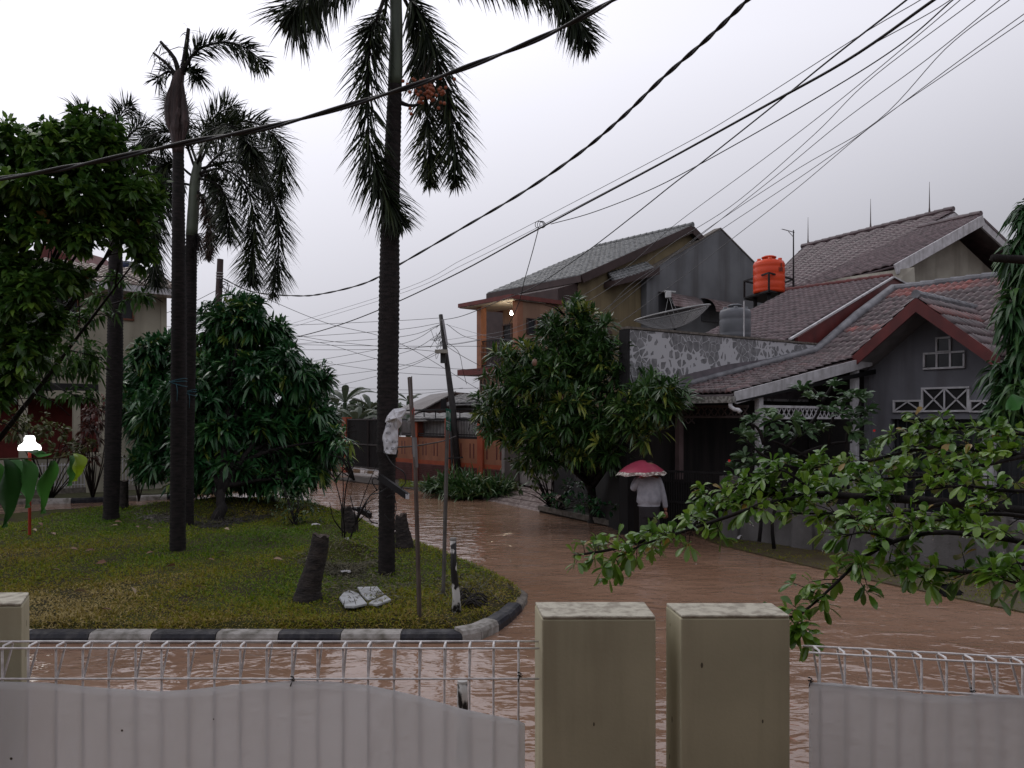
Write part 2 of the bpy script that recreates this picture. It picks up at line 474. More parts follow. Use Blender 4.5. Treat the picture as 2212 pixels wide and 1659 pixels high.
cur = [G(1000, 1390), G(1040, 1382), G(1078, 1364), G(1104, 1345), G(1128, 1320), G(1140, 1300), G(1142, 1285)]
for i in range(len(cur) - 1):
    kerb_block(cur[i], cur[i + 1], (wht, wht, blk, blk, conc, conc)[i], "kerb_block", h=(0.115, 0.11, .1, .085, .05, .03)[i])
back = [G(1142, 1285), G(1121, 1270)] + [G(x, y) for x, y in ((1050, 1241), (989, 1215), (907, 1185), (845, 1158), (781, 1128), (711, 1102), (650, 1087))]
for i in range(len(back) - 1):
    kerb_block(back[i], back[i + 1], conc if i < 5 else wht, "kerb_block", h=0.03 if i < 5 else 0.07, w=0.12)
# far-left bank, with the verge and the kerb under the cream house
bank = mat("bank_soil", (0.055, 0.060, 0.022), (0.035, 0.028, 0.018), rough=0.95, scale=3, bump=0.5)
lbk = [(-30, 15.4), (-10.8, 18.35), (-8.7, 19.9), (-7.4, 21.5), (-7.2, 30), (-30, 40)]
struct(MB().prism([(x, y, -0.3) for x, y in lbk], (0, 0, 0.40)).build("verge", bank), "verge in front of the cream house")
kk = MB().build("kerb", conc); struct(kk, "low worn kerb below the cream house")
kerb_old, kerb = kerb, kk
prev = Vector((-16.5, 17.35, 0))
for i in range(14):
    nxt = prev + Vector((0.62, 0.105 if prev.x < -10.8 else 0.30, 0)); kerb_block(prev, nxt, (wht, blk, conc)[i % 3], "kerb_block", h=0.12); prev = nxt
# right-hand bank: the strip of verge under the near house, and the plots behind
def Q(s, t, z=0.0, O=(3.6, 13.0)): return Vector((O[0] + P2[0] * s + A2[0] * t, O[1] + P2[1] * s + A2[1] * t, z))
rb = [(G(1500, 1160).x, G(1500, 1160).y), (G(1560, 1180).x, G(1560, 1180).y), (G(1700, 1212).x, G(1700, 1212).y), (G(1880, 1250).x, G(1880, 1250).y), (G(2212, 1320).x, G(2212, 1320).y), (7.0, 5.0), (16, 5.0), (16, 16)]
lo = [Q(0.4, -10), Q(40, -10), Q(40, 16), Q(0.9, 16), Q(0.9, 1.35), Q(0.35, 1.2)]
struct(MB().prism([(v.x, v.y, -0.3) for v in lo], (0, 0, 0.33)).build("yard", mat("yard_ground", (0.055, 0.045, 0.04), rough=0.9)), "dark ground of the plots on the right")
strip = [G(1500, 1158), G(1560, 1180), G(1700, 1214), G(1880, 1255), G(2212, 1325), G(2700, 1420), G(2700, 1340), G(2212, 1255), G(1900, 1205), G(1595, 1150)]
rverge = [(v.x, v.y) for v in strip]
struct(MB().prism([(x, y, -0.3) for x, y in rverge], (0, 0, 0.318)).build("verge", mat("wet_verge", (0.075, 0.065, 0.028), (0.06, 0.04, 0.026), rough=0.5, scale=5, bump=0.4)), "narrow wet grass verge below the low wall")
grass("grass", 22000, (3.2, 8.2, 7.5, 13.6), grassm, 0.035, rverge, lambda x, y: np.full(len(x), 0.015), "thin grass on the wet verge by the low wall")
fverge = [(v.x, v.y) for v in (G(862, 1054), G(935, 1056), G(960, 1045), G(960, 1030), G(862, 1034))]
struct(MB().prism([(x, y, -0.3) for x, y in fverge], (0, 0, 0.34)).build("verge", bank), "grass verge below the orange fence")
grass("grass", 9000, (-4.2, -1, 21, 27.5), grassm, 0.07, fverge, lambda x, y: np.full(len(x), 0.04), "patch of grass below the orange fence")

# ================================================================ NEAR FENCE AND PILLARS
cream = mat("cream_pillar_paint", (0.47, 0.435, 0.305), (0.40, 0.37, 0.26), rough=0.75, scale=3, bump=0.06, bscale=70, streak=((0.22, 0.19, 0.13), 7, 0.5), specks=((0.10, 0.085, 0.06), 22, 0.20))
capm = mat("weathered_pillar_top", (0.46, 0.43, 0.35), (0.27, 0.24, 0.19), rough=0.6, scale=22, bump=0.35, bscale=60, contrast=(0.38, 0.55))
def pillar(x0f, x0b, x1f, x1b, Yf, Yb, zt, label):
    r = thing("fence_pillar", ((x0f + x1f) / 2, (Yf + Yb) / 2, -0.4), label, "pillar", "cream pillars of the near fence")
    b0 = [(x0f, Yf), (x1f, Yf), (x1b, Yb), (x0b, Yb)]
    MB().prism([(x, y, -0.5) for x, y in b0], (0, 0, zt - 0.012 + 0.5)).build("shaft", cream, r, bevel=0.006)
    MB().prism([(x + (0.002 if x < (x0f + x1f) / 2 else -0.002), y, zt - 0.0115) for x, y in b0], (0, 0, 0.0115)).build("top", capm, r, bevel=0.004)
    return r
pillar(P(1171, 0, 3.0).x, P(1155, 0, 3.235).x, P(1417, 0, 3.0).x, P(1393, 0, 3.235).x, 3.0, 3.235, 1.246, "cream rendered pillar left of the narrow gap in the near fence")
pillar(P(1471, 0, 3.0).x, P(1438, 0, 3.2).x, P(1707, 0, 3.0).x, P(1668, 0, 3.2).x, 3.0, 3.2, 1.25, "cream rendered pillar right of the narrow gap, under the twig tip")
pillar(P(-190, 0, 3.1).x, P(-160, 0, 3.35).x, P(47, 0, 3.14).x, P(64, 0, 3.34).x, 3.14, 3.34, 1.262, "cream pillar at the left edge with a ragged right corner")
wirem = mat("white_coated_wire", (0.80, 0.78, 0.78), (0.55, 0.53, 0.53), rough=0.35, scale=30, bump=0.2)
tie = mat("black_tie", (0.02, 0.02, 0.02), rough=0.6)
def mesh_fence(xs, Yfun, zt, zl, loc, label):
    r = thing("wire_fence", loc, label, "fence")
    rr = 0.0044
    for x in xs:
        Y = Yfun(x); a = P(x, HZ, Y); fx = a.x
        j = lambda: random.uniform(-.0015, .0015)
        F = Vector((fx, Y, zt)); B = Vector((fx + j(), Y + 0.064, zt + 0.002)); Lw = Vector((fx + j(), Y + 0.006, zl)); D = Vector((fx + j(), Y, 0.1))
        MB().tube([D, Vector((fx, Y, zl - .05)), F - Vector((0, 0, 0.012)), F + Vector((0, 0.008, 0.002)), B - Vector((0, 0.01, 0)), B + Vector((0, 0.003, -0.009)), Lw], rr, 8).build("vertical_wire", wirem, r, smooth=True)
    x0, x1 = xs[0] - 25, xs[-1] + 45
    for dy, z in ((-0.006, zt - 0.004), (0.058, zt + 0.004), (-0.006, zl)):
        pts = []
        for k in range(12):
            x = x0 + (x1 - x0) * k / 11; Y = Yfun(x); pts.append(Vector((P(x, 0, Y).x, Y + dy, z + random.uniform(-.0008, .0008))))
        MB().tube(pts, rr * 0.95, 8).build("horizontal_wire", wirem, r, smooth=True)
    return r
lx = [-110, -53, 5, 61, 121, 179, 235, 293, 349, 407, 463, 519, 576, 631, 686, 741, 795, 851, 906, 960, 1014, 1066, 1120]
lf = mesh_fence(lx, lambda x: 3.05, 1.115, 0.993, (-0.9, 3.05, 0), "white wire mesh fence left of the pillars, with a rolled top")
rx_ = [1771, 1825, 1881, 1936, 1991, 2045, 2103, 2154, 2209, 2265]
rf = mesh_fence(rx_, lambda x: 2.985 - 0.14 * (x - 1771) / 441, 1.115, 0.993, (1.5, 2.9, 0), "white wire mesh fence right of the pillars, with a rolled top")
for i, (x, y, Y, pr) in enumerate(((631, 1472, 3.04, lf), (1122, 1463, 3.04, lf), (1750, 1474, 2.98, rf), (2100, 1497, 2.88, rf))):
    c = P(x, y, Y); mb = MB()
    mb.tube([c + Vector((0.007 * math.cos(a), 0.006 * math.sin(a), 0.002 * a)) for a in np.linspace(0, 9, 16)], 0.0022, 6)
    mb.tube([c, c + Vector((-.006, -.004, -.018))], 0.002, 6); mb.tube([c, c + Vector((.012, -.004, .008))], 0.0018, 6)
    mb.build("wire_tie", tie, pr, smooth=True)
pm = bpy.data.materials.new("frosted_plastic"); pm.use_nodes = True
t = pm.node_tree; b = t.nodes['Principled BSDF']; o_ = t.nodes['Material Output']
tn = t.nodes.new("ShaderNodeTexNoise"); tn.inputs['Scale'].default_value = 3
rr_ = t.nodes.new("ShaderNodeValToRGB"); rr_.color_ramp.elements[0].color = (0.72, 0.72, 0.72, 1); rr_.color_ramp.elements[1].color = (0.82, 0.82, 0.84, 1)
t.links.new(tn.outputs[0], rr_.inputs[0])
vs = t.nodes.new("ShaderNodeTexVoronoi"); vs.inputs['Scale'].default_value = 14; tcc = t.nodes.new("ShaderNodeTexCoord"); t.links.new(tcc.outputs['Object'], vs.inputs['Vector']); t.links.new(tcc.outputs['Object'], tn.inputs['Vector'])
sx_ = t.nodes.new("ShaderNodeSeparateXYZ"); t.links.new(vs.outputs['Color'], sx_.inputs[0])
pw_ = t.nodes.new("ShaderNodeMath"); pw_.operation = 'POWER'; pw_.inputs[1].default_value = 7; t.links.new(sx_.outputs[0], pw_.inputs[0])
mu_ = t.nodes.new("ShaderNodeMath"); mu_.operation = 'MULTIPLY'; mu_.inputs[1].default_value = 0.09; t.links.new(pw_.outputs[0], mu_.inputs[0])
ls_ = t.nodes.new("ShaderNodeMath"); ls_.operation = 'LESS_THAN'; t.links.new(vs.outputs['Distance'], ls_.inputs[0]); t.links.new(mu_.outputs[0], ls_.inputs[1])
mxs = t.nodes.new("ShaderNodeMixRGB"); t.links.new(ls_.outputs[0], mxs.inputs[0]); t.links.new(rr_.outputs[0], mxs.inputs[1]); mxs.inputs[2].default_value = (.10, .09, .08, 1)
rr_ = mxs
t.links.new(rr_.outputs[0], b.inputs['Base Color']); b.inputs['Roughness'].default_value = 0.4
tl = t.nodes.new("ShaderNodeBsdfTranslucent"); t.links.new(rr_.outputs[0], tl.inputs[0])
tp = t.nodes.new("ShaderNodeBsdfTransparent")
m1 = t.nodes.new("ShaderNodeMixShader"); m1.inputs[0].default_value = 0.5
m2 = t.nodes.new("ShaderNodeMixShader"); m2.inputs[0].default_value = 0.30
t.links.new(b.outputs[0], m1.inputs[1]); t.links.new(tl.outputs[0], m1.inputs[2]); t.links.new(m1.outputs[0], m2.inputs[1]); t.links.new(tp.outputs[0], m2.inputs[2]); t.links.new(m2.outputs[0], o_.inputs[0])
def sheet(top, Yfun, label, tilt=0.0):
    top = [(x, y) for x, y in top]; cols = 90; rows = 24; V = []; F = []
    xs_ = np.linspace(top[0][0], top[-1][0], cols); ys_ = np.interp(xs_, [p[0] for p in top], [p[1] for p in top])
    for r_ in range(rows + 1):
        for c_ in range(cols):
            x = xs_[c_] + (tilt * r_ / rows if c_ == cols - 1 else 0); Y = Yfun(x) - 0.010 - 0.002 * math.sin(x * 0.021 + r_ * .2) - 0.0008 * math.sin(x * .109)
            tp_ = P(xs_[c_], ys_[c_], Yfun(x)); z = tp_.z + (0.15 - tp_.z) * r_ / rows
            V.append((P(x, 0, Yfun(x)).x, Y, z))
    for r_ in range(rows):
        for c_ in range(cols - 1):
            a = r_ * cols + c_; F.append((a, a + 1, a + cols + 1, a + cols))
    mb = MB(); mb.v = V; mb.f = F
    o = mb.build("plastic_sheet", pm, smooth=True); sd = o.modifiers.new("thick", 'SOLIDIFY'); sd.thickness = 0.0012
    return tag(o, label, "plastic sheet")
sheet([(-120, 1470), (0, 1470), (100, 1472), (220, 1484), (350, 1491), (430, 1486), (500, 1478), (640, 1468), (715, 1470), (800, 1479), (900, 1500), (1000, 1529), (1080, 1546), (1128, 1556), (1134, 1562)],
      lambda x: 3.05, "long frosted plastic sheet with a wavy top tied to the left wire fence")
sheet([(1745, 1472), (1800, 1473), (1900, 1486), (1990, 1497), (2060, 1502), (2130, 1496), (2212, 1500), (2290, 1508)],
      lambda x: 2.985 - 0.14 * (x - 1771) / 441, "short frosted plastic sheet tied to the right wire fence")
# assumed own house: unseen wall and porch roof, added to dim the near pillars
own = MB().box(-7, 7, -1.6, -1.4, -0.5, 6)
struct(own.build("wall", mat("unseen_shade_wall", (0.30, 0.28, 0.23))))
struct(MB().box(-7, 7, -1.39, 0.9, 3.0, 3.15).build("porch_roof", mat("unseen_shade_wall", (0.3, 0.28, .23))))

# ================================================================ HOUSES
def roofmat(name, cols, rough=0.45):
    if name in MATS: return MATS[name]
    m = leafmat(name, cols, rough=.33, spec=0.5, trans=0)
    t = m.node_tree; b = t.nodes['Principled BSDF']; r = [n for n in t.nodes if n.type == 'VALTORGB'][0]
    tcn = t.nodes.new("ShaderNodeTexCoord"); n = t.nodes.new("ShaderNodeTexNoise"); n.inputs['Scale'].default_value = 5; n.inputs['Detail'].default_value = 8
    t.links.new(tcn.outputs['Object'], n.inputs['Vector'])
    mm = t.nodes.new("ShaderNodeMapRange"); mm.inputs[1].default_value = 0.3; mm.inputs[2].default_value = 0.7; mm.inputs[3].default_value = 0.5; mm.inputs[4].default_value = 1.35
    t.links.new(n.outputs[0], mm.inputs[0])
    mx = t.nodes.new("ShaderNodeMixRGB"); mx.blend_type = 'MULTIPLY'; mx.inputs[0].default_value = 1
    t.links.new(r.outputs[0], mx.inputs[1]); t.links.new(mm.outputs[0], mx.inputs[2]); t.links.new(mx.outputs[0], b.inputs['Base Color'])
    return m
def tiles(name, E0, E1, R1, R0, wave, row, m, parent, amp=0.022, step=0.028, rowtint=None, sub=6):
    """tiled roof slope: eave E0-E1, ridge R0-R1, real waves and overlapping courses"""
    E0, E1, R1, R0 = [np.array(v, float) for v in (E0, E1, R1, R0)]
    nu = max(2, int(round(np.linalg.norm(E1 - E0) / wave))); nr = max(2, int(round(np.linalg.norm(R0 - E0) / row)))
    N = np.cross(E1 - E0, R0 - E0); N /= np.linalg.norm(N)
    if N[2] < 0: N = -N
    u = np.linspace(0, 1, nu * sub + 1); wv = np.abs(np.sin(np.pi * u * nu)) ** 0.8 * amp * 2
    V = []; T = []; F = []; nc = len(u)
    for r in range(nr):
        jit = rng.normal(0, 0.004, nu + 1)[(u * nu).astype(int).clip(0, nu)]
        tn = rng.random(nu + 1)[(u * nu).astype(int).clip(0, nu)] * 0.45
        if rowtint is not None: tn = np.clip(tn + rowtint(r / nr, u), 0, 1)
        for e_, vv in ((0, r / nr), (1, min((r + 1.12) / nr, 1.0))):
            base = (E0[None] * (1 - u[:, None]) + E1[None] * u[:, None]) * (1 - vv) + (R0[None] * (1 - u[:, None]) + R1[None] * u[:, None]) * vv
            V.append(base + N[None] * (wv + jit + (step if e_ == 0 else 0.0))[:, None]); T.append(tn)
        a = (2 * r) * nc + np.arange(nc - 1); F.append(np.stack([a, a + 1, a + nc + 1, a + nc], 1))
        # front lip of the course
        if True:
            base = (E0[None] * (1 - u[:, None]) + E1[None] * u[:, None]) * (1 - r / nr) + (R0[None] * (1 - u[:, None]) + R1[None] * u[:, None]) * (r / nr)
            V.append(base + N[None] * (wv * 0.6 - 0.012)[:, None]); T.append(tn)
    # reindex: three lines of vertices per course
    F = []
    for r in range(nr):
        o = 3 * r * nc; a = o + np.arange(nc - 1)
        F.append(np.stack([a, a + 1, a + nc + 1, a + nc], 1)); F.append(np.stack([a + 2 * nc, a + 2 * nc + 1, a + 1, a], 1))
    V = np.concatenate(V); T = np.concatenate(T); F = np.concatenate(F)
    b0 = len(V)
    dn = N * 0.03; V = np.concatenate([V, np.stack([E0 - dn, E1 - dn, R1 - dn, R0 - dn, E0 - 3 * dn, E1 - 3 * dn, R1 - 3 * dn, R0 - 3 * dn])]); T = np.concatenate([T, np.zeros(8)])
    F = np.concatenate([F, np.array([[b0, b0 + 1, b0 + 2, b0 + 3], [b0 + 7, b0 + 6, b0 + 5, b0 + 4], [b0, b0 + 4, b0 + 5, b0 + 1], [b0 + 1, b0 + 5, b0 + 6, b0 + 2], [b0 + 2, b0 + 6, b0 + 7, b0 + 3], [b0 + 3, b0 + 7, b0 + 4, b0]])])
    return fast_mesh(name, V, [F], m, parent, T)
def ridge(name, a, b, m, parent, r=0.09, seg=0.33):
    a = Vector(a); b = Vector(b); n = max(2, int((b - a).length / seg)); pts = []; rad = []
    for k in range(n):
        pts += [a.lerp(b, k / n), a.lerp(b, (k + 0.97) / n)]; rad += [r * 1.12, r * 0.9]
    return MB().tube(pts, rad, 10).build(name, m, parent)
def quad_on(mb, p0, d, rect, off=0.0, thick=0.03):
    """a slab on the vertical plane p0-d covering the picture rectangle x0,y0,x1,y1; d2 = outward"""
    x0, y0, x1, y1 = rect; n = Vector((d[1], -d[0], 0)).normalized()
    if n.dot(Vector((0, -1, 0))) < 0: n = -n
    pp = (p0[0] + n.x * off, p0[1] + n.y * off)
    a = PL(x0, y0, pp, d); b = PL(x1, y0, pp, d); zb = 0.5 * (PL(x0, y1, pp, d).z + PL(x1, y1, pp, d).z); zt = 0.5 * (a.z + b.z)
    mb.prism([(a.x, a.y, zb), (b.x, b.y, zb), (b.x, b.y, zt), (a.x, a.y, zt)], n * thick); return mb
def framed(parent, p0, d, rect, fm, gm, off=0.0, fw=3, bars=(), depth=0.06, name="window", pane="pane"):
    x0, y0, x1, y1 = rect; mb = MB()
    for r in ((x0, y0, x1, y0 + fw), (x0, y1 - fw, x1, y1), (x0, y0 + fw, x0 + fw, y1 - fw), (x1 - fw, y0 + fw, x1, y1 - fw)): quad_on(mb, p0, d, r, off, depth)
    for r in bars: quad_on(mb, p0, d, r, off, depth * 0.8)
    w = mb.build(name, fm, parent)
    quad_on(MB(), p0, d, (x0 + fw, y0 + fw, x1 - fw, y1 - fw), off, depth * 0.3).build(pane, gm, w)
    return w
dark = mat("dark_interior", (0.012, 0.011, 0.012), rough=0.6)
glass = mat("dark_glass", (0.03, 0.032, 0.035), rough=0.15, scale=1)
maroon = mat("maroon_paint", (0.125, 0.028, 0.026), (0.085, 0.021, 0.02), rough=0.4, scale=3, streak=((0.05, 0.02, 0.02), 5, 0.5))
whitep = mat("white_trim_paint", (0.52, 0.51, 0.53), (0.38, 0.37, 0.38), rough=0.5, scale=6, streak=((0.17, 0.16, 0.15), 8, 0.5))
greyw = mat("grey_wall_paint", (0.165, 0.165, 0.185), (0.125, 0.125, 0.14), rough=0.8, scale=1.3, streak=((0.06, 0.055, 0.055), 3, 0.7))
redtile = roofmat("worn_red_tiles", [(0.0, (0.065, 0.045, 0.047)), (0.4, (0.115, 0.080, 0.083)), (0.65, (0.15, 0.067, 0.063)), (1.0, (0.26, 0.07, 0.058))])
browntile = roofmat("brown_tiles", [(0.0, (0.085, 0.055, 0.060)), (0.5, (0.125, 0.085, 0.090)), (1.0, (0.175, 0.105, 0.110))])
greytile = roofmat("grey_tiles", [(0.0, (0.10, 0.105, 0.105)), (0.5, (0.16, 0.165, 0.165)), (1.0, (0.19, 0.19, 0.18))])
flash = mat("grey_cement_flashing", (0.20, 0.20, 0.215), (0.11, 0.11, 0.12), rough=0.45, scale=4, bump=0.4)

# ---- the near house with carport and red gable
h4 = thing("house", Q(5, -1), "low grey house with red tiled gable, carport and white lattice on the right", "house")
OB = Q(5.0, 0); PG = (OB.x, OB.y)
rt = lambda v, u: np.where((v > 0.80) & (v < 0.93), 0.55, 0.0) + np.where((v > 0.30) & (v < 0.36) & (u < .25), 0.5, 0.0)
tiles("carport_roof", Q(0, 1.34, 2.42), Q(0, -0.02, 2.42), Q(5.3, -0.02, 3.42), Q(5.3, 1.34, 3.42), 0.115, 0.30, redtile, h4, rowtint=lambda v, u: 0.10 * np.ones_like(u))
tiles("roof", Q(5.1, 1.34, 3.38), Q(5.1, -9.5, 3.38), Q(8.75, -9.5, 5.17), Q(8.75, 1.34, 5.17), 0.16, 0.32, redtile, h4, rowtint=rt)
MB().prism([Q(8.8, 1.2, 5.05), Q(12.4, 1.2, 3.3), Q(12.4, 1.2, 3.2), Q(8.8, 1.2, 4.9)], Vector((*A2, 0)) * -10.6).build("rear_roof_slope", redtile, h4)
ridge("ridge_cap", Q(8.78, 1.3, 5.22), Q(8.78, -9.5, 5.22), flash, h4, 0.10)
tiles("gable_roof", Q(7.3, -2.50, 3.10), Q(4.12, -2.50, 3.10), Q(4.12, -1.22, 4.26), Q(7.0, -1.22, 4.26), 0.16, 0.30, redtile, h4, rowtint=lambda v, u: 0.5 * (v > 0.62) * (v < 0.82) + 0 * u)
tiles("gable_roof", Q(4.12, 0.06, 3.18), Q(6.4, 0.06, 3.18), Q(6.9, -1.22, 4.26), Q(4.12, -1.22, 4.26), 0.16, 0.30, redtile, h4)
ridge("ridge_cap", Q(4.1, -1.22, 4.31), Q(7.05, -1.22, 4.31), flash, h4, 0.075)
MB().tube([Q(0.0, 1.36, 2.50), Q(2.5, 1.36, 2.98), Q(5.2, 1.36, 3.50), Q(7.0, 1.33, 4.42), Q(8.75, 1.3, 5.22)], [0.05, 0.07, 0.09, 0.11, 0.11], 8).build("flashing", flash, h4, smooth=True)
w_ = Vector((*P2, 0)); a_ = Vector((*A2, 0))
MB().prism([Q(4.1, 0.10, 3.14), Q(4.1, -1.22, 4.25), Q(4.1, -1.22, 3.98), Q(4.1, 0.10, 2.90)], w_ * 0.05).build("barge_board", maroon, h4)
MB().prism([Q(4.1, -2.62, 3.06), Q(4.1, -1.22, 4.25), Q(4.1, -1.22, 3.98), Q(4.1, -2.62, 2.82)], w_ * 0.05).build("barge_board", maroon, h4)
for t0, z0 in ((0.08, 3.02), (-2.55, 2.95)):
    MB().prism([Q(4.16, t0, z0), Q(4.16, -1.22, 4.09), Q(4.16, -1.22, 4.05), Q(4.16, t0, z0 - 0.04)], w_ * 0.9).build("soffit", mat("soffit", (0.22, 0.21, 0.21), rough=0.7), h4)
MB().prism([Q(5.0, 0.03, 1.98), Q(5.0, -2.62, 1.98), Q(5.0, -2.62, 2.95), Q(5.0, -1.25, 4.12), Q(5.0, 0.03, 3.05)], w_ * 0.2).build("gable_wall", greyw, h4)
MB().prism([Q(5.0, 0.03, -0.3), Q(5.0, -0.35, -0.3), Q(5.0, -0.35, 1.98), Q(5.0, 0.03, 1.98)], w_ * 0.2).build("wall", greyw, h4)
MB().prism([Q(5.25, -0.3, -0.3), Q(5.25, -3.2, -0.3), Q(5.25, -3.2, 2.2), Q(5.25, -0.3, 2.2)], w_ * 0.05).build("glazing", glass, h4)
mb = MB()
for k in range(14): mb.bar(Q(5.1, -0.45 - k * 0.17, 0.3), Q(5.1, -0.45 - k * 0.17, 1.98), 0.022)
for z in (0.75, 1.4): mb.bar(Q(5.1, -0.35, z), Q(5.1, -2.9, z), 0.022)
mb.build("window_bars", mat("dark_iron", (0.03, 0.03, 0.033), rough=0.5), h4)
MB().box(0, 0.2, -0.09, 0.09, -0.3, 1.98, Matrix.Translation(Q(4.95, -2.15)) @ Matrix.Rotation(math.atan2(P2[1], P2[0]), 4, 'Z')).build("column", whitep, h4)
MB().prism([Q(5.0, -3.2, -0.3), Q(5.0, -9.4, -0.3), Q(5.0, -9.4, 3.2), Q(5.0, -3.2, 3.2)], w_ * 0.2).build("wall", greyw, h4)
# cross-shaped vent of four panes, and the lattice row
framed(h4, PG, A2, (2023, 728, 2056, 762), whitep, glass, 0.0, 4)
framed(h4, PG, A2, (1996, 760, 2086, 797), whitep, glass, 0.0, 4, bars=((2023, 762, 2027, 795), (2052, 762, 2056, 795)))
def xpanel(rect, cells):
    x0, y0, x1, y1 = rect; w = framed(h4, PG, A2, rect, whitep, dark, 0.0, 4, name="lattice_vent", pane="opening")
    mb = MB(); n = -w_ * 0.045
    for cx0, cx1, kind in cells:
        a = PL(cx0, y0 + 4, PG, A2) + n; b = PL(cx1, y0 + 4, PG, A2) + n; c = PL(cx0, y1 - 4, PG, A2) + n; d = PL(cx1, y1 - 4, PG, A2) + n
        if kind == 'x': mb.bar(a, d, 0.028, 0.02, up=n); mb.bar(b, c, 0.028, 0.02, up=n)
        if kind == 'v':
            m0 = (a + b) / 2; mb.bar(c, m0, 0.025, 0.02, up=n); mb.bar(d, m0, 0.025, 0.02, up=n)
        mb.bar(b, d, 0.028, 0.02, up=n)
    mb.build("lattice", whitep, w)
xpanel((1992, 836, 2096, 890), ((1996, 2042, 'x'), (2044, 2092, 'x')))
xpanel((1931, 864, 1992, 891), ((1935, 1990, 'v'),))
xpanel((2096, 864, 2150, 891), ((2098, 2148, 'v'),))
# carport: posts, beams, gutter, lattice frieze, interior
def rot_box(parent, name, s, t, ws, wt_, z0, z1, m, O=(3.6, 13.0)):
    M = Matrix.Translation(Q(s, t, 0, O)) @ Matrix(((P2[0], A2[0], 0, 0), (P2[1], A2[1], 0, 0), (0, 0, 1, 0), (0, 0, 0, 1)))
    return MB().box(-ws / 2, ws / 2, -wt_ / 2, wt_ / 2, z0, z1, M).build(name, m, parent, bevel=0.004)
rot_box(h4, "post", 0.87, 0.02, 0.13, 0.09, -0.2, 2.50, whitep)
rot_box(h4, "post", 4.25, 0.02, 0.13, 0.13, -0.2, 3.10, whitep)
rot_box(h4, "post", 0.30, 1.28, 0.12, 0.10, 0.9, 2.34, mat("pink_post_paint", (0.16, 0.11, 0.11), rough=0.6))
MB().bar(Q(0.02, -0.08, 2.33), Q(4.75, -0.08, 3.16), 0.03, 0.20).build("fascia_board", whitep, h4)
gut = MB().prism([Q(-0.02, 1.5, 2.36), Q(-0.12, 1.5, 2.36), Q(-0.12, 1.5, 2.25), Q(-0.02, 1.5, 2.25)], Q(0, -0.1) - Q(0, 1.5)).build("gutter", mat("peeling_gutter", (0.30, 0.29, 0.27), (0.13, 0.12, 0.11), rough=0.6, scale=18, contrast=(0.45, 0.55)), h4)
MB().tube([Q(-0.07, -0.05, 2.27), Q(-0.07, -0.05, 2.19), Q(-0.07, -0.12, 2.14), Q(-0.07, -0.20, 2.13), Q(-0.07, -0.24, 2.09)], 0.035, 10).build("downpipe", whitep, gut, smooth=True)
def frieze(name, A, B, z0, z1, m, step=0.16, drop=None):
    mb = MB(); A = Vector(A); B = Vector(B); L = (B - A).length; d = (B - A) / L
    up = Vector((0, 0, 1)); n = int(L / step)
    for z, w in ((z1, 0.045), (z0, 0.04)): mb.bar(A + up * z, B + up * z, 0.035, w)
    for k in range(n):
        p = A + d * (L * k / n); q_ = A + d * (L * (k + 1) / n); nn = d.cross(up)
        mb.bar(p + up * z0, q_ + up * z1, 0.02, 0.012, up=nn); mb.bar(p + up * z1, q_ + up * z0, 0.02, 0.012, up=nn)
        if drop and (k < drop):
            mb.bar(p + up * (z0 - .12), q_ + up * z0, 0.02, 0.012, up=nn); mb.bar(p + up * z0, q_ + up * (z0 - .12), 0.02, 0.012, up=nn)
    return mb.build(name, m, h4)
frieze("lattice_frieze", Q(0.92, 0.0, 0), Q(4.2, 0.0, 0), 2.00, 2.20, whitep, 0.15)
frieze("lattice_frieze", Q(0.30, 1.22, 0), Q(0.60, 0.05, 0), 2.02, 2.20, mat("pink_lattice", (0.11, 0.085, 0.085), rough=0.6), 0.11, drop=2)
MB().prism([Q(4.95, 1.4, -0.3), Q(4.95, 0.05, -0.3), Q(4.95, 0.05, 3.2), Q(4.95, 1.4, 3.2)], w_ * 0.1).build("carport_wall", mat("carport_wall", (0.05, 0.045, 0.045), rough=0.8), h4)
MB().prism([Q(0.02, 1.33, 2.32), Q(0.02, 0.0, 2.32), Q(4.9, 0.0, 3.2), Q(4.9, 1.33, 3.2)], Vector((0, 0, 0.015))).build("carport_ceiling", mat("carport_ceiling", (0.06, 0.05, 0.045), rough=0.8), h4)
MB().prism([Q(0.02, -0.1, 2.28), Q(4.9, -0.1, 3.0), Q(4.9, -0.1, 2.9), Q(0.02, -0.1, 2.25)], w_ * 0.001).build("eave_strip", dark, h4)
# yard behind the carport is closed by a dark wall so that nothing shines through
MB().prism([Q(4.85, 0.02, -0.3), Q(9, 0.02, -0.3), Q(9, 0.02, 3.3), Q(4.85, 0.02, 3.3)], a_ * 0.1).build("side_wall", greyw, h4)

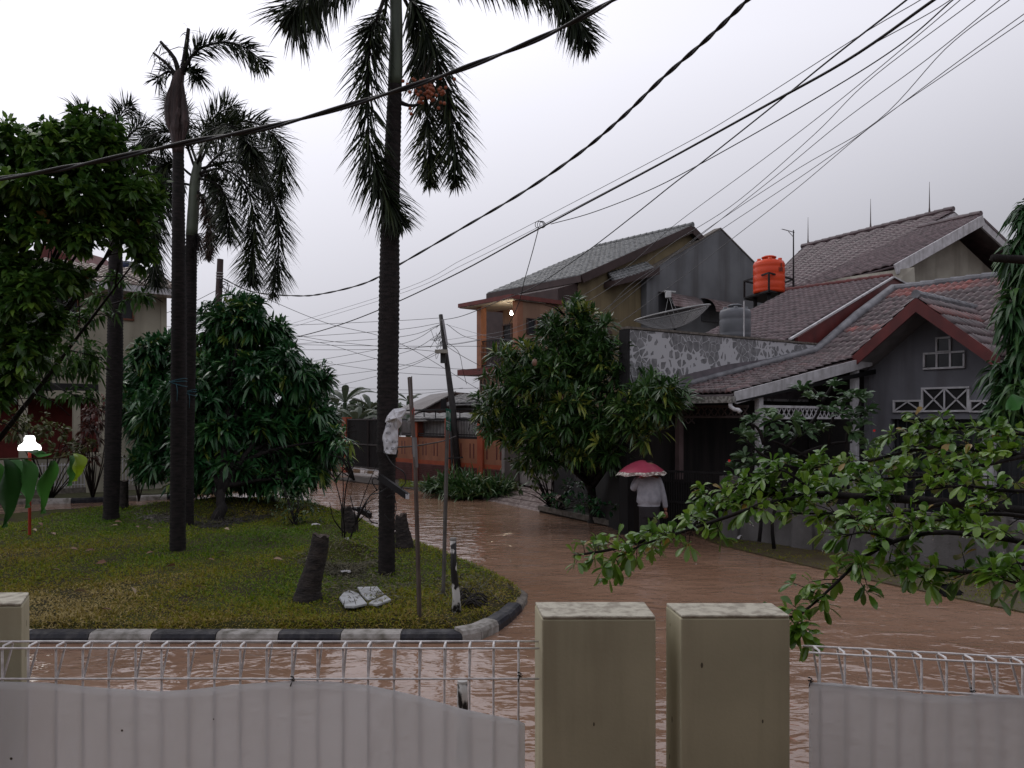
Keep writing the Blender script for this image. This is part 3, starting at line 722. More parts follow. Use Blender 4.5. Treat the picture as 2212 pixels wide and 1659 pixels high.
# party wall with white cracked render, beside the carport
def crackmat():
    m = bpy.data.materials.new("cracked_render"); m.use_nodes = True; t = m.node_tree; b = t.nodes['Principled BSDF']
    tcn = t.nodes.new("ShaderNodeTexCoord")
    nz_ = t.nodes.new("ShaderNodeTexNoise"); nz_.inputs['Scale'].default_value = 3.5; nz_.inputs['Detail'].default_value = 3
    t.links.new(tcn.outputs['Object'], nz_.inputs['Vector'])
    ad = t.nodes.new("ShaderNodeMixRGB"); ad.blend_type = 'ADD'; ad.inputs[0].default_value = 0.10
    t.links.new(tcn.outputs['Object'], ad.inputs[1]); t.links.new(nz_.outputs['Color'], ad.inputs[2])
    v = t.nodes.new("ShaderNodeTexVoronoi"); v.feature = 'DISTANCE_TO_EDGE'; v.inputs['Scale'].default_value = 6.4
    t.links.new(ad.outputs[0], v.inputs['Vector'])
    n2 = t.nodes.new("ShaderNodeTexNoise"); n2.inputs['Scale'].default_value = 1.2; n2.inputs['Detail'].default_value = 6
    t.links.new(tcn.outputs['Object'], n2.inputs['Vector'])
    mr = t.nodes.new("ShaderNodeMapRange"); mr.inputs[1].default_value = 0.45; mr.inputs[2].default_value = 0.66; mr.inputs[3].default_value = 0.02; mr.inputs[4].default_value = 0.42
    t.links.new(n2.outputs[0], mr.inputs[0])
    lt = t.nodes.new("ShaderNodeMath"); lt.operation = 'LESS_THAN'; t.links.new(v.outputs[0], lt.inputs[0]); t.links.new(mr.outputs[0], lt.inputs[1])
    n3 = t.nodes.new("ShaderNodeTexNoise"); n3.inputs['Scale'].default_value = 9; n3.inputs['Detail'].default_value = 8
    t.links.new(tcn.outputs['Object'], n3.inputs['Vector'])
    r = t.nodes.new("ShaderNodeValToRGB"); r.color_ramp.elements[0].position = .3; r.color_ramp.elements[0].color = (0.10, 0.10, 0.105, 1); r.color_ramp.elements[1].position = .7; r.color_ramp.elements[1].color = (0.22, 0.22, 0.23, 1)
    t.links.new(n3.outputs[0], r.inputs[0])
    mx = t.nodes.new("ShaderNodeMixRGB"); t.links.new(lt.outputs[0], mx.inputs[0]); t.links.new(r.outputs[0], mx.inputs[1]); mx.inputs[2].default_value = (0.42, 0.42, 0.44, 1)
    t.links.new(mx.outputs[0], b.inputs['Base Color']); b.inputs['Roughness'].default_value = 0.8
    return m
pw = thing("boundary_wall", Q(0, 1.45), "high grey boundary wall with a web of white filled cracks beside the carport", "wall")
MB().prism([Q(-0.9, 1.42, 2.35), Q(5.6, 1.42, 2.35), Q(5.6, 1.42, 3.62), Q(-0.9, 1.42, 3.52)], a_ * 0.14).build("rendered_panel", crackmat(), pw)
MB().prism([Q(-0.93, 1.40, 3.53), Q(5.6, 1.40, 3.63), Q(5.6, 1.40, 3.67), Q(-0.93, 1.40, 3.57)], a_ * 0.18).build("coping", conc, pw)
MB().prism([Q(-0.95, 1.39, -0.3), Q(-0.9, 1.39, -0.3), Q(-0.9, 1.39, 3.52), Q(-0.95, 1.39, 3.52)], a_ * 0.2).build("end_strip", dark, pw)
MB().prism([Q(-0.9, 1.44, -0.3), Q(5.6, 1.44, -0.3), Q(5.6, 1.44, 2.35), Q(-0.9, 1.44, 2.35)], a_ * 0.12).build("lower_panel", mat("shaded_wood_boards", (0.028, 0.023, 0.022), (0.014, 0.012, 0.012), rough=0.8, scale=8, stretch=(1, 1, 0.1)), pw)  # brown boards, with the shade under the tree put into their colour
plum = mat("plum_render", (0.15, 0.13, 0.145), (0.10, 0.09, 0.10), rough=0.7, scale=5)
mb = MB(); lo_ = [(0.4, 2.75), (2.0, 3.05), (2.9, 3.16), (4.0, 3.3), (5.6, 3.4)]
mb.prism([Q(0.3, 1.415, 2.4)] + [Q(s, 1.415, z) for s, z in lo_] + [Q(5.6, 1.415, 2.4)], a_ * 0.004).build("plum_band", plum, pw)

# ---- iron gate and low front wall of the near house
gt = thing("iron_gate", Q(0.1, 0.6), "low black iron gate across the dark carport behind the person", "gate")
iron = mat("black_iron", (0.012, 0.011, 0.012), rough=0.6)
mb = MB(); A_, B_ = Q(-0.35, 1.30, 0), Q(0.05, 0.1, 0)
for k in range(30):
    p = A_.lerp(B_, k / 29); mb.bar(p + Vector((0, 0, 0.08)), p + Vector((0, 0, 1.1)), 0.014)
mb.build("bars", iron, gt)
mb = MB()
for z in (0.12, 0.55, 1.08): mb.bar(A_ + Vector((0, 0, z)), B_ + Vector((0, 0, z)), 0.03, 0.035)
mb.build("frame", iron, gt)
MB().prism([A_ + Vector((.02, .02, .1)), B_ + Vector((.02, .02, .1)), B_ + Vector((.02, .02, .9)), A_ + Vector((.02, .02, .9))], Vector((0.01, 0.01, 0))).build("backing_sheet", iron, gt)
lwall = thing("garden_wall", Q(0, -3), "low grey block wall along the verge below the leafy branches", "wall")
greyblock = mat("grey_block_wall", (0.150, 0.142, 0.14), (0.095, 0.088, 0.085), rough=0.75, scale=2.5, streak=((0.05, 0.045, 0.04), 5, 0.6), bump=0.3)
for k in range(8):
    t0 = 0.0 - k * 1.3
    MB().prism([Q(0.02, t0, -0.3), Q(0.02, t0 - 1.29, -0.3), Q(0.02, t0 - 1.29, 0.72), Q(0.02, t0, 0.72)], w_ * 0.12).build("wall_panel", greyblock, lwall)
    rot_box(lwall, "wall_pier", 0.07, t0 - 0.0, 0.26, 0.34, -0.3, 1.04 if k == 0 else 0.86, greyblock)
mb = MB()
for k in range(86):
    t0 = -0.25 - k * 0.115; mb.bar(Q(0.08, t0, 0.72), Q(0.08, t0, 1.32), 0.012)
for z in (0.85, 1.25): mb.bar(Q(0.08, -0.2, z), Q(0.08, -10, z), 0.018)
mb.build("railing", iron, lwall)

# ---- second house behind the cracked wall (brown tiles, maroon verge)
h3 = thing("house", Q(8, 3), "house with a brown tiled slope and broad maroon verge board behind the cracked wall", "house")
zz = lambda s: 5.62 - 0.385 * (9.4 - s)
tiles("roof", Q(3.4, 4.5, zz(3.4)), Q(3.4, 1.62, zz(3.4)), Q(9.4, 1.62, zz(9.4)), Q(9.4, 4.5, zz(9.4)), 0.155, 0.27, browntile, h3)
ridge("ridge_cap", Q(9.42, 4.6, 5.66), Q(9.42, 1.6, 5.66), maroon, h3, 0.07, 0.3)
MB().prism([Q(9.4, 1.62, 5.5), Q(13, 1.62, 4.2), Q(13, 1.62, 0), Q(3.5, 1.62, 0), Q(3.5, 1.62, zz(3.5) - 0.12)], a_ * 2.8).build("wall", mat("h3_wall", (0.12, 0.09, 0.09), rough=0.8), h3)
pts = [(1724, 729), (1928, 601), (1968, 619), (1950, 640), (1860, 715), (1793, 752), (1724, 775)]
O3 = Q(0, 1.52); MB().prism([PL(x, y, (O3.x, O3.y), P2) for x, y in pts], a_ * 0.08).build("verge_board", maroon, h3)
MB().bar(PL(1706, 733, (O3.x, O3.y), P2), PL(1929, 599, (O3.x, O3.y), P2), 0.06, 0.04).build("verge_trim", whitep, h3)
MB().bar(PL(1929, 599, (O3.x, O3.y), P2), PL(1972, 622, (O3.x, O3.y), P2), 0.10, 0.04).build("verge_trim", whitep, h3)

# ---- large pale house at the back right
b5 = Vector((-0.45, 0.893, 0)); q5 = Vector((0.893, 0.45, 0)); R5 = Vector((14.85, 27.0, 0))
def U5(u, k, z): return R5 + b5 * u - q5 * k + Vector((0, 0, z))
h5 = thing("house", (14, 26, 0), "tall cream house with a large brown tiled roof and three ridge spikes", "house")
z5 = lambda k: 9.02 - 0.46 * k
tiles("roof", U5(2.4, 6.3, z5(6.3)), U5(-0.3, 6.3, z5(6.3)), U5(-0.3, 0, z5(0)), U5(6.3, 0, z5(0)), 0.27, 0.30, browntile, h5, amp=0.03)
tiles("porch_roof", U5(0.4, 7.2, z5(7.2) + .06), U5(-3.0, 6.3, z5(6.3) + .1), U5(-3.0, 2.75, z5(2.75) + .16), U5(-0.9, 2.6, z5(2.6) + .16), 0.27, 0.30, browntile, h5, amp=0.03)
ridge("ridge_cap", U5(6.3, 0, 9.1), U5(-0.3, 0, 9.1), browntile, h5, 0.10)
ridge("ridge_cap", U5(-0.9, 2.6, z5(2.6) + .22), U5(-3.0, 2.75, z5(2.75) + .24), browntile, h5, 0.09)
creamw = mat("cream_house_wall", (0.36, 0.34, 0.285), (0.27, 0.25, 0.21), rough=0.8, scale=1.5, streak=((0.12, 0.10, 0.08), 2.5, 0.7))
MB().prism([U5(-2.2, 6.2, 0), U5(-2.2, 6.2, 5.95), U5(-2.2, 2.8, 7.5), U5(-2.2, -0.8, 5.7), U5(-2.2, -0.8, 0)], b5 * 2.2).build("wall", creamw, h5)
MB().prism([U5(-0.1, 5.8, 0), U5(-0.1, 5.8, 6.1), U5(-0.1, 0, 8.8), U5(-0.1, -5, 6.4), U5(-0.1, -5, 0)], b5 * 2.4).build("rear_wall", creamw, h5)
MB().bar(U5(-3.02, 6.5, z5(6.5) + .0), U5(-3.02, 2.7, z5(2.7) + .02), 0.06, 0.28).build("barge_board", whitep, h5)
MB().bar(U5(-3.0, 2.7, z5(2.7) - 0.1), U5(-3.0, -1.2, 5.85), 0.06, 0.24).build("barge_board", whitep, h5)
MB().prism([U5(-3.05, 2.7, z5(2.7) + .08), U5(-3.05, -1.3, 5.95), U5(-3.05, -1.3, 5.88), U5(-3.05, 2.7, z5(2.7))], b5 * 3).build("porch_roof_slope", browntile, h5)
MB().prism([U5(-0.32, 0, 9.0), U5(-0.32, -3.0, 7.6), U5(-0.32, -3.0, 7.5), U5(-0.32, 0, 8.85)], b5 * 6.6).build("rear_roof_slope", browntile, h5)
MB().prism([U5(-0.34, 2.4, z5(2.4) - .05), U5(-0.34, 0, 8.95), U5(-0.34, -1.4, 8.3), U5(-0.34, -1.4, 8.15), U5(-0.34, 0, 8.75), U5(-0.34, 2.4, z5(2.4) - .3)], b5 * .06).build("barge_board", whitep, h5)
for u in (6.0, 3.0, 0.6):
    MB().tube([U5(u, 0, 9.1), U5(u, 0, 9.35), U5(u, 0, 10.25)], [0.05, 0.022, 0.006], 6).build("spike", mat("rust_spike", (0.09, 0.07, 0.065), rough=0.6), h5)
MB().prism([P(1704, 628, 23.4), P(1820, 600, 22.4), P(1900, 588, 21.8), P(1975, 577, 21.2), P(1978, 625, 21.2), P(1900, 640, 21.6), P(1704, 660, 23.4)], Vector((0.3, 0.6, 0))).build("parapet", creamw, h5)

# ---- orange two-storey house with a balcony, and the grey gable wall beside it
N1 = (0.19, 26.5)
def Q1(s, t, z=0.0): return Q(s, t, z, N1)
h1 = thing("house", Q1(3, 1), "two-storey orange house with a balcony, lit bulb and long grey tiled roof", "house")
salmon = mat("salmon_wall_paint", (0.24, 0.145, 0.095), (0.19, 0.115, 0.078), rough=0.75, scale=1.6, streak=((0.12, 0.06, 0.045), 3, 0.6))
yellow = mat("yellow_wall_paint", (0.19, 0.150, 0.085), (0.15, 0.12, 0.068), rough=0.8, scale=1.2, streak=((0.09, 0.065, 0.04), 2.5, 0.7))
brownf = mat("dark_brown_board", (0.055, 0.035, 0.033), rough=0.6)
redslab = mat("red_slab_paint", (0.155, 0.042, 0.036), rough=0.6, streak=((0.07, 0.03, 0.03), 4, 0.5))
def lev(x, y, t=0.0): # point on the gable plane
    o = Q1(0, t); return PL(x, y, (o.x, o.y), P2)
E1_, Rn = lev(1246, 598), lev(1484, 491); E0_, Rf = P(1051, 648, 33.4), P(1238, 561, 38.5)
zE = E1_.z; t_far = 5.2
E0_ = Vector((E1_.x + A2[0] * t_far, E1_.y + A2[1] * t_far, zE)); Rf = Vector((Rn.x + A2[0] * t_far, Rn.y + A2[1] * t_far, Rn.z))
tiles("roof", E0_, E1_ - a_ * 0.25, Rn - a_ * 0.25, Rf, 0.27, 0.33, greytile, h1, amp=0.03)
ridge("ridge_cap", Rn - a_ * .3 + Vector((0, 0, .06)), Rf + Vector((0, 0, .06)), greytile, h1, 0.10)
Rb = Rn + Vector((P2[0] * 4.2, P2[1] * 4.2, -2.0))
MB().prism([Rn - a_ * .25, Rb - a_ * .25, Rb - a_ * .25 - Vector((0, 0, .12)), Rn - a_ * .25 - Vector((0, 0, .12))], a_ * 5.4).build("rear_roof_slope", greytile, h1)
MB().bar(E1_ - a_ * .27 - Vector((0, 0, .10)), Rn - a_ * .27 - Vector((0, 0, .12)), 0.05, 0.30).build("barge_board", brownf, h1)
MB().bar(Rn - a_ * .27 - Vector((0, 0, .12)), Rb - a_ * .27 - Vector((0, 0, .12)), 0.05, 0.30).build("barge_board", brownf, h1)
MB().bar(E0_ - w_ * .03 - Vector((0, 0, .10)), E1_ - a_ * .25 - w_ * .03 - Vector((0, 0, .10)), 0.04, 0.24).build("fascia_board", brownf, h1)
s0 = (E1_.x - N1[0]) / P2[0]; sr = (Rn.x - N1[0]) / P2[0]
MB().prism([Q1(s0 + .1, 0, 0), Q1(13, 0, 0), Q1(13, 0, 7.6), Q1(sr, 0, Rn.z - .2), Q1(s0 + .1, 0, zE - .15)], a_ * 5.0).build("gable_wall", yellow, h1)
MB().prism([Q1(1.9, 0.05, 3.5), Q1(s0 + .1, 0.05, 3.5), Q1(s0 + .1, 0.05, zE - .2), Q1(1.9, 0.05, zE - .5)], a_ * 4.6).build("upper_wall", brownf, h1)
# balcony block
MB().prism([Q1(1.2, 0.0, 3.75), Q1(2.75, 0.0, 3.75), Q1(2.75, 0.0, 6.0), Q1(1.2, 0.0, 6.0)], a_ * 2.25).build("wall", salmon, h1)
MB().prism([Q1(0.2, 0.0, 3.75), Q1(1.2, 0.0, 3.75), Q1(1.2, 0.0, 6.0), Q1(0.2, 0.0, 6.0)], a_ * 0.12).build("wall", salmon, h1)
MB().prism([Q1(0.0, 0.0, 0.0), Q1(2.75, 0.0, 0.0), Q1(2.75, 0.0, 3.52), Q1(0.0, 0.0, 3.52)], a_ * 2.1).build("lower_wall", salmon, h1)
for t0 in (0.0, 2.0):
    MB().prism([Q1(-0.03, t0 - .02, 3.75), Q1(0.22, t0 - .02, 3.75), Q1(0.22, t0 - .02, 6.0), Q1(-0.03, t0 - .02, 6.0)], a_ * 0.24).build("column", mat("column_paint", (0.30, 0.135, 0.080), rough=0.7), h1)
MB().prism([Q1(-0.38, -0.12, 5.98), Q1(1.95, -0.12, 5.98), Q1(1.95, -0.12, 6.12), Q1(-0.38, -0.12, 6.12)], a_ * 3.0).build("balcony_roof", redslab, h1)
MB().prism([Q1(-0.34, -0.08, 5.955), Q1(1.2, -0.08, 5.955), Q1(1.2, -0.08, 5.979), Q1(-0.34, -0.08, 5.979)], a_ * 2.92).build("balcony_ceiling", mat("ceiling_paint", (0.42, 0.38, 0.32), rough=0.8), h1)
MB().prism([Q1(-0.32, -0.10, 3.53), Q1(1.2, -0.10, 3.53), Q1(1.2, -0.10, 3.745), Q1(-0.32, -0.10, 3.745)], a_ * 3.1).build("balcony_floor", redslab, h1)
MB().prism([Q1(-.4, 0.1, 2.72), Q1(0, 0.1, 2.72), Q1(0, 0.1, 2.84), Q1(-.4, 0.1, 2.84)], a_ * 3.3).build("canopy", redslab, h1)
mb = MB()
for k in range(22): mb.bar(Q1(0.04, 0.25 + k * .083, 3.75), Q1(0.04, 0.25 + k * .083, 4.72), 0.022)
for z in (3.86, 4.72): mb.bar(Q1(0.04, 0.2, z), Q1(0.04, 2.05, z), 0.04)
mb.build("balustrade", iron, h1)
O1 = (N1[0], N1[1]); d_ = Q1(1.2, 0)
framed(h1, (d_.x, d_.y), A2, (1086, 700, 1108, 790), mat("dark_timber", (0.07, 0.035, 0.025), rough=0.5), dark, 0.0, 3, name="door")
framed(h1, O1, P2, (1137, 688, 1155, 722), brownf, glass, 0.0, 2)
framed(h1, O1, P2, (1161, 686, 1182, 722), brownf, glass, 0.0, 2)
mb = MB()
for k in range(9):
    mb.prism([Q1(-0.012, 0.2 + k * .22, 2.95), Q1(-0.012, 0.28 + k * .22, 2.95), Q1(-0.012, 0.28 + k * .22, 3.35), Q1(-0.012, 0.2 + k * .22, 3.35)], w_ * 0.006)
mb.build("vent_slots", dark, h1)
bulb = P(1104.5, 675, 26.9); bm = glow("lit_bulb", (1, 0.97, 0.88), 26)
bl_ = MB().lathe(bulb, [(0.0, -0.085), (0.035, -0.075), (0.052, -0.04), (0.045, 0.0), (0.022, 0.045), (0.02, 0.06)], 16).build("bulb", bm, h1, smooth=True)
MB().lathe(bulb, [(0.06, 0.12), (0.06, 0.09), (0.03, 0.085), (0.028, 0.055), (0, 0.055)], 16).build("bulb_holder", brownf, bl_)
lt_ = bpy.data.lights.new("balcony_bulb_light", 'POINT'); lt_.energy = 22; lt_.color = (1, .86, .62); lt_.shadow_soft_size = 0.06
lo2 = bpy.data.objects.new("balcony_bulb_light", lt_); lo2.location = bulb + Vector((0, -0.02, -0.13)); COL.objects.link(lo2); lo2.parent = h1; lo2.matrix_parent_inverse = h1.matrix_world.inverted()
# arched window hood and small side roof
O1b = O1
ar = MB(); cpt = lev(1262, 700); pts = [lev(1236, 740), lev(1236, 702)] + [lev(1252 + 40 * 0.0, 697)] + [lev(1290, 694), lev(1308, 700), lev(1320, 716), lev(1328, 740)]
MB().prism([p_ - a_ * .03 for p_ in pts], a_ * .02).build("arched_window", mat("brown_shade", (0.09, 0.06, 0.05), rough=0.6), h1)
tiles("side_roof", lev(1305, 612) - a_ * .55, lev(1396, 588) - a_ * .55, lev(1396, 566), lev(1312, 590), 0.2, 0.2, greytile, h1)
MB().prism([lev(1303, 610) - a_ * .58, lev(1400, 580) - a_ * .58, lev(1400, 597) - a_ * .58, lev(1303, 622) - a_ * .58], a_ * .55).build("side_soffit", brownf, h1)

h2 = thing("house", Q1(10, -0.3), "plain grey gable-ended house with a damp stain and two curved metal awnings", "house")
greyg = mat("grey_gable_render", (0.150, 0.155, 0.165), (0.115, 0.118, 0.126), rough=0.8, scale=0.9, streak=((0.060, 0.055, 0.055), 1.6, 0.75))
MB().prism([lev(1397, 905, -.3), lev(1397, 588, -.3), lev(1556, 494, -.3), lev(1662, 600, -.3), lev(1662, 905, -.3)], a_ * 0.28).build("gable_wall", greyg, h2)
for p_, q_ in (((1395, 587), (1556, 493)), ((1556, 493), (1664, 602))):
    MB().bar(lev(*p_, -.3) + a_ * .14, lev(*q_, -.3) + a_ * .14, 0.34, 0.05).build("coping", conc, h2)
awn = mat("rusty_awning_sheet", (0.20, 0.15, 0.15), (0.10, 0.065, 0.062), rough=0.3, scale=6, stretch=(1, 1, .3), metal=0.4)
for x0, x1, yt, yb in ((1422, 1490, 630, 672), (1514, 1580, 644, 680)):
    a0 = lev(x0, yt, -.3); a1 = lev(x1, yt + 8, -.3); V = MB(); pr = []
    for k in range(9):
        an = k / 8 * math.pi / 2; pr.append((0.75 * math.sin(an), 0.62 * (math.cos(an) - 1)))
    for k in range(8):
        o0, z0 = pr[k]; o1, z1 = pr[k + 1]; up = Vector((0, 0, 1))
        V.prism([a0 - a_ * o0 + up * z0, a1 - a_ * o0 + up * (z0 + (a0.z - a1.z)), a1 - a_ * o1 + up * (z1 + (a0.z - a1.z)), a0 - a_ * o1 + up * z1], Vector((0, 0, -0.015)))
    V.build("awning", awn, h2, smooth=True)
    MB().prism([a0 - a_ * .02 - Vector((0, 0, .1)), a1 - a_ * .02 - Vector((0, 0, .1)), a1 - a_ * .02 - Vector((0, 0, .95)), a0 - a_ * .02 - Vector((0, 0, .95))], -a_ * 0.02).build("window", mat("shaded_window", (.05, .05, .055), rough=.4), h2)

# ---- cream house at the far left
O6 = (-10.1, 23.0)
def Q6(u, v, z=0.0): return Vector((O6[0] - P2[0] * u + A2[0] * v, O6[1] - P2[1] * u + A2[1] * v, z))
h6 = thing("house", Q6(3, 1), "cream two-storey house with brown tiled roof and dark red porch behind the left trees", "house")
cw6 = mat("cream_render", (0.33, 0.31, 0.245), (0.26, 0.24, 0.19), rough=0.8, scale=1.2, streak=((0.14, 0.12, 0.09), 2, 0.5))
MB().prism([Q6(0, 0, 0), Q6(14, 0, 0), Q6(14, 0, 5.7), Q6(0, 0, 5.7)], a_ * 6).build("wall", cw6, h6)
MB().prism([Q6(-0.02, -.03, 0), Q6(0.14, -.03, 0), Q6(0.14, -.03, 5.6), Q6(-0.02, -.03, 5.6)], a_ * 0.026).build("corner_pilaster", cw6, h6)
tiles("roof", Q6(-.35, -.6, 5.68), Q6(14, -.6, 5.68), Q6(14, 3.0, 6.75), Q6(-.35, 3.0, 6.75), 0.25, 0.3, roofmat("beige_tiles", [(0, (0.20, 0.155, 0.13)), (1, (0.28, 0.22, 0.19))]), h6, amp=0.03)
MB().prism([Q6(-.35, -.64, 5.5), Q6(14, -.64, 5.5), Q6(14, -.64, 5.68), Q6(-.35, -.64, 5.68)], a_ * .04).build("fascia_board", whitep, h6)
MB().prism([Q6(-.35, -.6, 5.50), Q6(14, -.6, 5.50), Q6(14, 0, 5.50), Q6(-.35, 0, 5.50)], Vector((0, 0, .03))).build("soffit", whitep, h6)
fp = (O6[0], O6[1]); wood6 = mat("brown_window_wood", (0.16, 0.06, 0.035), rough=0.5)
framed(h6, fp, P2, (252, 643, 289, 692), wood6, glass, 0.0, 4)
framed(h6, fp, P2, (100, 640, 170, 700), wood6, glass, 0.0, 4)
quad_on(MB(), fp, P2, (-60, 862, 212, 990), 0.0, 0.03).build("porch_wall", mat("dark_red_panel", (0.11, 0.016, 0.013), rough=0.7), h6)
quad_on(MB(), fp, P2, (57, 828, 212, 845), 0.0, 0.02).build("opening", dark, h6)
quad_on(MB(), fp, P2, (-80, 845, 214, 862), 0.0, 1.1).build("porch_beam", cw6, h6)
O6p = Q6(0, -1.1)
for x0, x1 in ((40, 57), (156, 170), (213, 226)):
    quad_on(MB(), (O6p.x, O6p.y), P2, (x0, 862, x1, 1062), 0.0, 0.2).build("porch_column", cw6, h6)
rg = thing("house", P(110, 560, 30), "dark red gable peak of another house showing between the left leaves", "house")
MB().prism([P(105, 522, 29), P(20, 590, 29), P(175, 575, 29)], Vector((0.5, 3, 0))).build("gable_roof", mat("dark_red_roof", (0.10, 0.02, 0.018), rough=0.6), rg)
MB().prism([P(30, 590, 29.2), P(172, 576, 29.2), P(172, 640, 29.2), P(30, 640, 29.2)], Vector((0, 3, 0))).build("wall", cw6, rg)
# its front fence
fo = G(232, 1060, 0.1); FP = (fo.x, fo.y)
f6 = thing("house_fence", fo, "cream fence with white railings before the far-left house", "fence")
quad_on(MB(), FP, P2, (184, 977, 231, 1062), 0.05, 0.25).build("pillar", cw6, f6)
quad_on(MB(), FP, P2, (352, 975, 367, 1075), 0.0, 0.2).build("pillar", cw6, f6)
quad_on(MB(), FP, P2, (232, 1046, 352, 1082), 0.0, 0.15).build("base_wall", creamw, f6)
quad_on(MB(), FP, P2, (-60, 1058, 184, 1080), 0.0, 0.15).build("base_wall", conc, f6)
quad_on(MB(), FP, P2, (-60, 995, 60, 1058), 0.0, 0.15).build("base_wall", cw6, f6)
mb = MB()
for k in range(17): quad_on(mb, FP, P2, (236 + k * 7, 985, 237.6 + k * 7, 1046), 0.0, 0.015)
for k in range(18): quad_on(mb, FP, P2, (62 + k * 7, 1000, 63.6 + k * 7, 1058), 0.0, 0.015)
for y in (990, 1036): quad_on(mb, FP, P2, (232, y, 352, y + 2), 0.0, 0.02)
for y in (1004, 1048): quad_on(mb, FP, P2, (60, y, 184, y + 2), 0.0, 0.02)
mb.build("railing", whitep, f6)

# ---- orange fence with gate
FO = (-0.74, 21.8)
of = thing("orange_fence", (-2.4, 23.6, 0), "orange slotted fence with black grille and maroon ribbed base", "fence")
orange = mat("orange_fence_paint", (0.30, 0.125, 0.070), (0.24, 0.10, 0.055), rough=0.7, scale=2, streak=((0.16, 0.07, 0.045), 4, 0.5))
orange2 = mat("red_orange_paint", (0.34, 0.075, 0.032), (0.26, 0.055, 0.026), rough=0.6, scale=3)
ribm = mat("maroon_ribbed_base", (0.105, 0.036, 0.033), rough=0.6)
def FQ(u, z): return Vector((FO[0] + A2[0] * u, FO[1] + A2[1] * u, z))
nF = -w_
MB().prism([FQ(-2.6, 0.72), FQ(4.75, 0.72), FQ(4.75, 1.40), FQ(-2.6, 1.40)], w_ * 0.12).build("slotted_panel", orange, of)
MB().prism([FQ(-2.6, 0.60), FQ(4.75, 0.60), FQ(4.75, 0.72), FQ(-2.6, 0.72)], w_ * 0.12 - w_ * 0).build("base_band", orange2, of)
mb = MB()
for k in range(11):
    z = -0.05 + k * 0.06; mb.prism([FQ(-2.6, z), FQ(4.75, z), FQ(4.75, z + 0.042), FQ(-2.6, z + 0.042)], -w_ * 0.02)
mb.build("ribs", ribm, of); MB().prism([FQ(-2.6, -.3), FQ(4.75, -.3), FQ(4.75, 0.598), FQ(-2.6, 0.598)], w_ * 0.1).build("base_wall", ribm, of)
mb = MB(); u = -2.5
while u < 4.6:
    for du in (0, 0.17): mb.prism([FQ(u + du, 0.86), FQ(u + du + .05, 0.86), FQ(u + du + .05, 1.28), FQ(u + du, 1.28)], -w_ * 0.004)
    u += 0.60
mb.build("slots", maroon, of)
for u in (-2.3, 0.05, 1.62, 3.35, 4.75):
    MB().prism([FQ(u, -.2) - w_ * .06, FQ(u + .24, -.2) - w_ * .06, FQ(u + .24, 1.99) - w_ * .06, FQ(u, 1.99) - w_ * .06], w_ * 0.24).build("post", orange2, of)
mb = MB(); u = -2.5
for u in np.arange(-2.5, 4.7, 0.075): mb.bar(FQ(u, 1.45), FQ(u, 1.93), 0.014)
for z in (1.46, 1.52, 1.95): mb.bar(FQ(-2.6, z), FQ(4.75, z), 0.03, 0.035)
mb.build("grille", iron, of)
MB().prism([FQ(-2.6, 1.44) + w_ * .25, FQ(4.75, 1.44) + w_ * .25, FQ(4.75, 1.90) + w_ * .25, FQ(-2.6, 1.90) + w_ * .25], w_ * 0.01).build("privacy_sheet", mat("grey_sheet", (0.38, 0.37, 0.36), (0.26, .25, .25), rough=0.6, scale=6), of)
MB().bar(FQ(-2.5, 2.28) + w_ * .1, FQ(4.3, 2.24) + w_ * .1, 0.05, 0.05).build("canopy_rail", iron, of)
mb = MB()
for u in np.arange(-2.4, 4.3, 0.62): mb.bar(FQ(u, 1.95) + w_ * .1, FQ(u, 2.26) + w_ * .1, 0.03)
mb.build("canopy_posts", iron, of)
og = thing("sliding_gate", FQ(6.5, 0), "tall black sliding gate of the orange fence with orange post on its left", "gate")
MB().prism([FQ(5.0, 0.26), FQ(7.8, 0.30), FQ(7.8, 1.96), FQ(5.0, 1.96)], w_ * 0.03).build("gate_sheet", iron, og)
mb = MB()
for u in np.arange(5.0, 7.9, 0.09): mb.bar(FQ(u, 0.3) - w_ * .02, FQ(u, 2.0) - w_ * .02, 0.012)
for z in (0.32, 1.1, 1.95): mb.bar(FQ(5.0, z) - w_ * .03, FQ(7.8, z) - w_ * .03, 0.045)
for u in (5.0, 6.4, 7.8): mb.bar(FQ(u, 0.3) - w_ * .03, FQ(u, 1.97) - w_ * .03, 0.045)
mb.build("gate_frame", mat("dark_brown_iron", (0.035, 0.026, 0.025), rough=0.5), og)
MB().prism([FQ(7.9, -.2) - w_ * .06, FQ(8.2, -.2) - w_ * .06, FQ(8.2, 2.03) - w_ * .06, FQ(7.9, 2.03) - w_ * .06], w_ * 0.24).build("gate_post", orange2, og)
MB().prism([FQ(8.2, -.2), FQ(11, -.2), FQ(11, 1.35), FQ(8.2, 1.35)], w_ * 0.12).build("side_panel", orange, og)
MB().bar(FQ(4.9, 0.24) - w_ * .05, FQ(7.9, 0.27) - w_ * .05, 0.1, 0.03).build("gate_rail", whitep, og)
apron = mat("apron_concrete", (0.30, 0.27, 0.25), (0.20, 0.16, 0.15), rough=0.5, scale=3, bump=0.3)
mb = MB(); c = [G(742, 1018, .1), G(805, 1022, .1), G(815, 1034, .02), G(762, 1030, .02), G(700, 1020, .02)]
struct(mb.prism([Vector((v.x, v.y, -.2)) for v in c], (0, 0, 0.27)).build("pavement", apron), "concrete apron in front of the sliding gate")
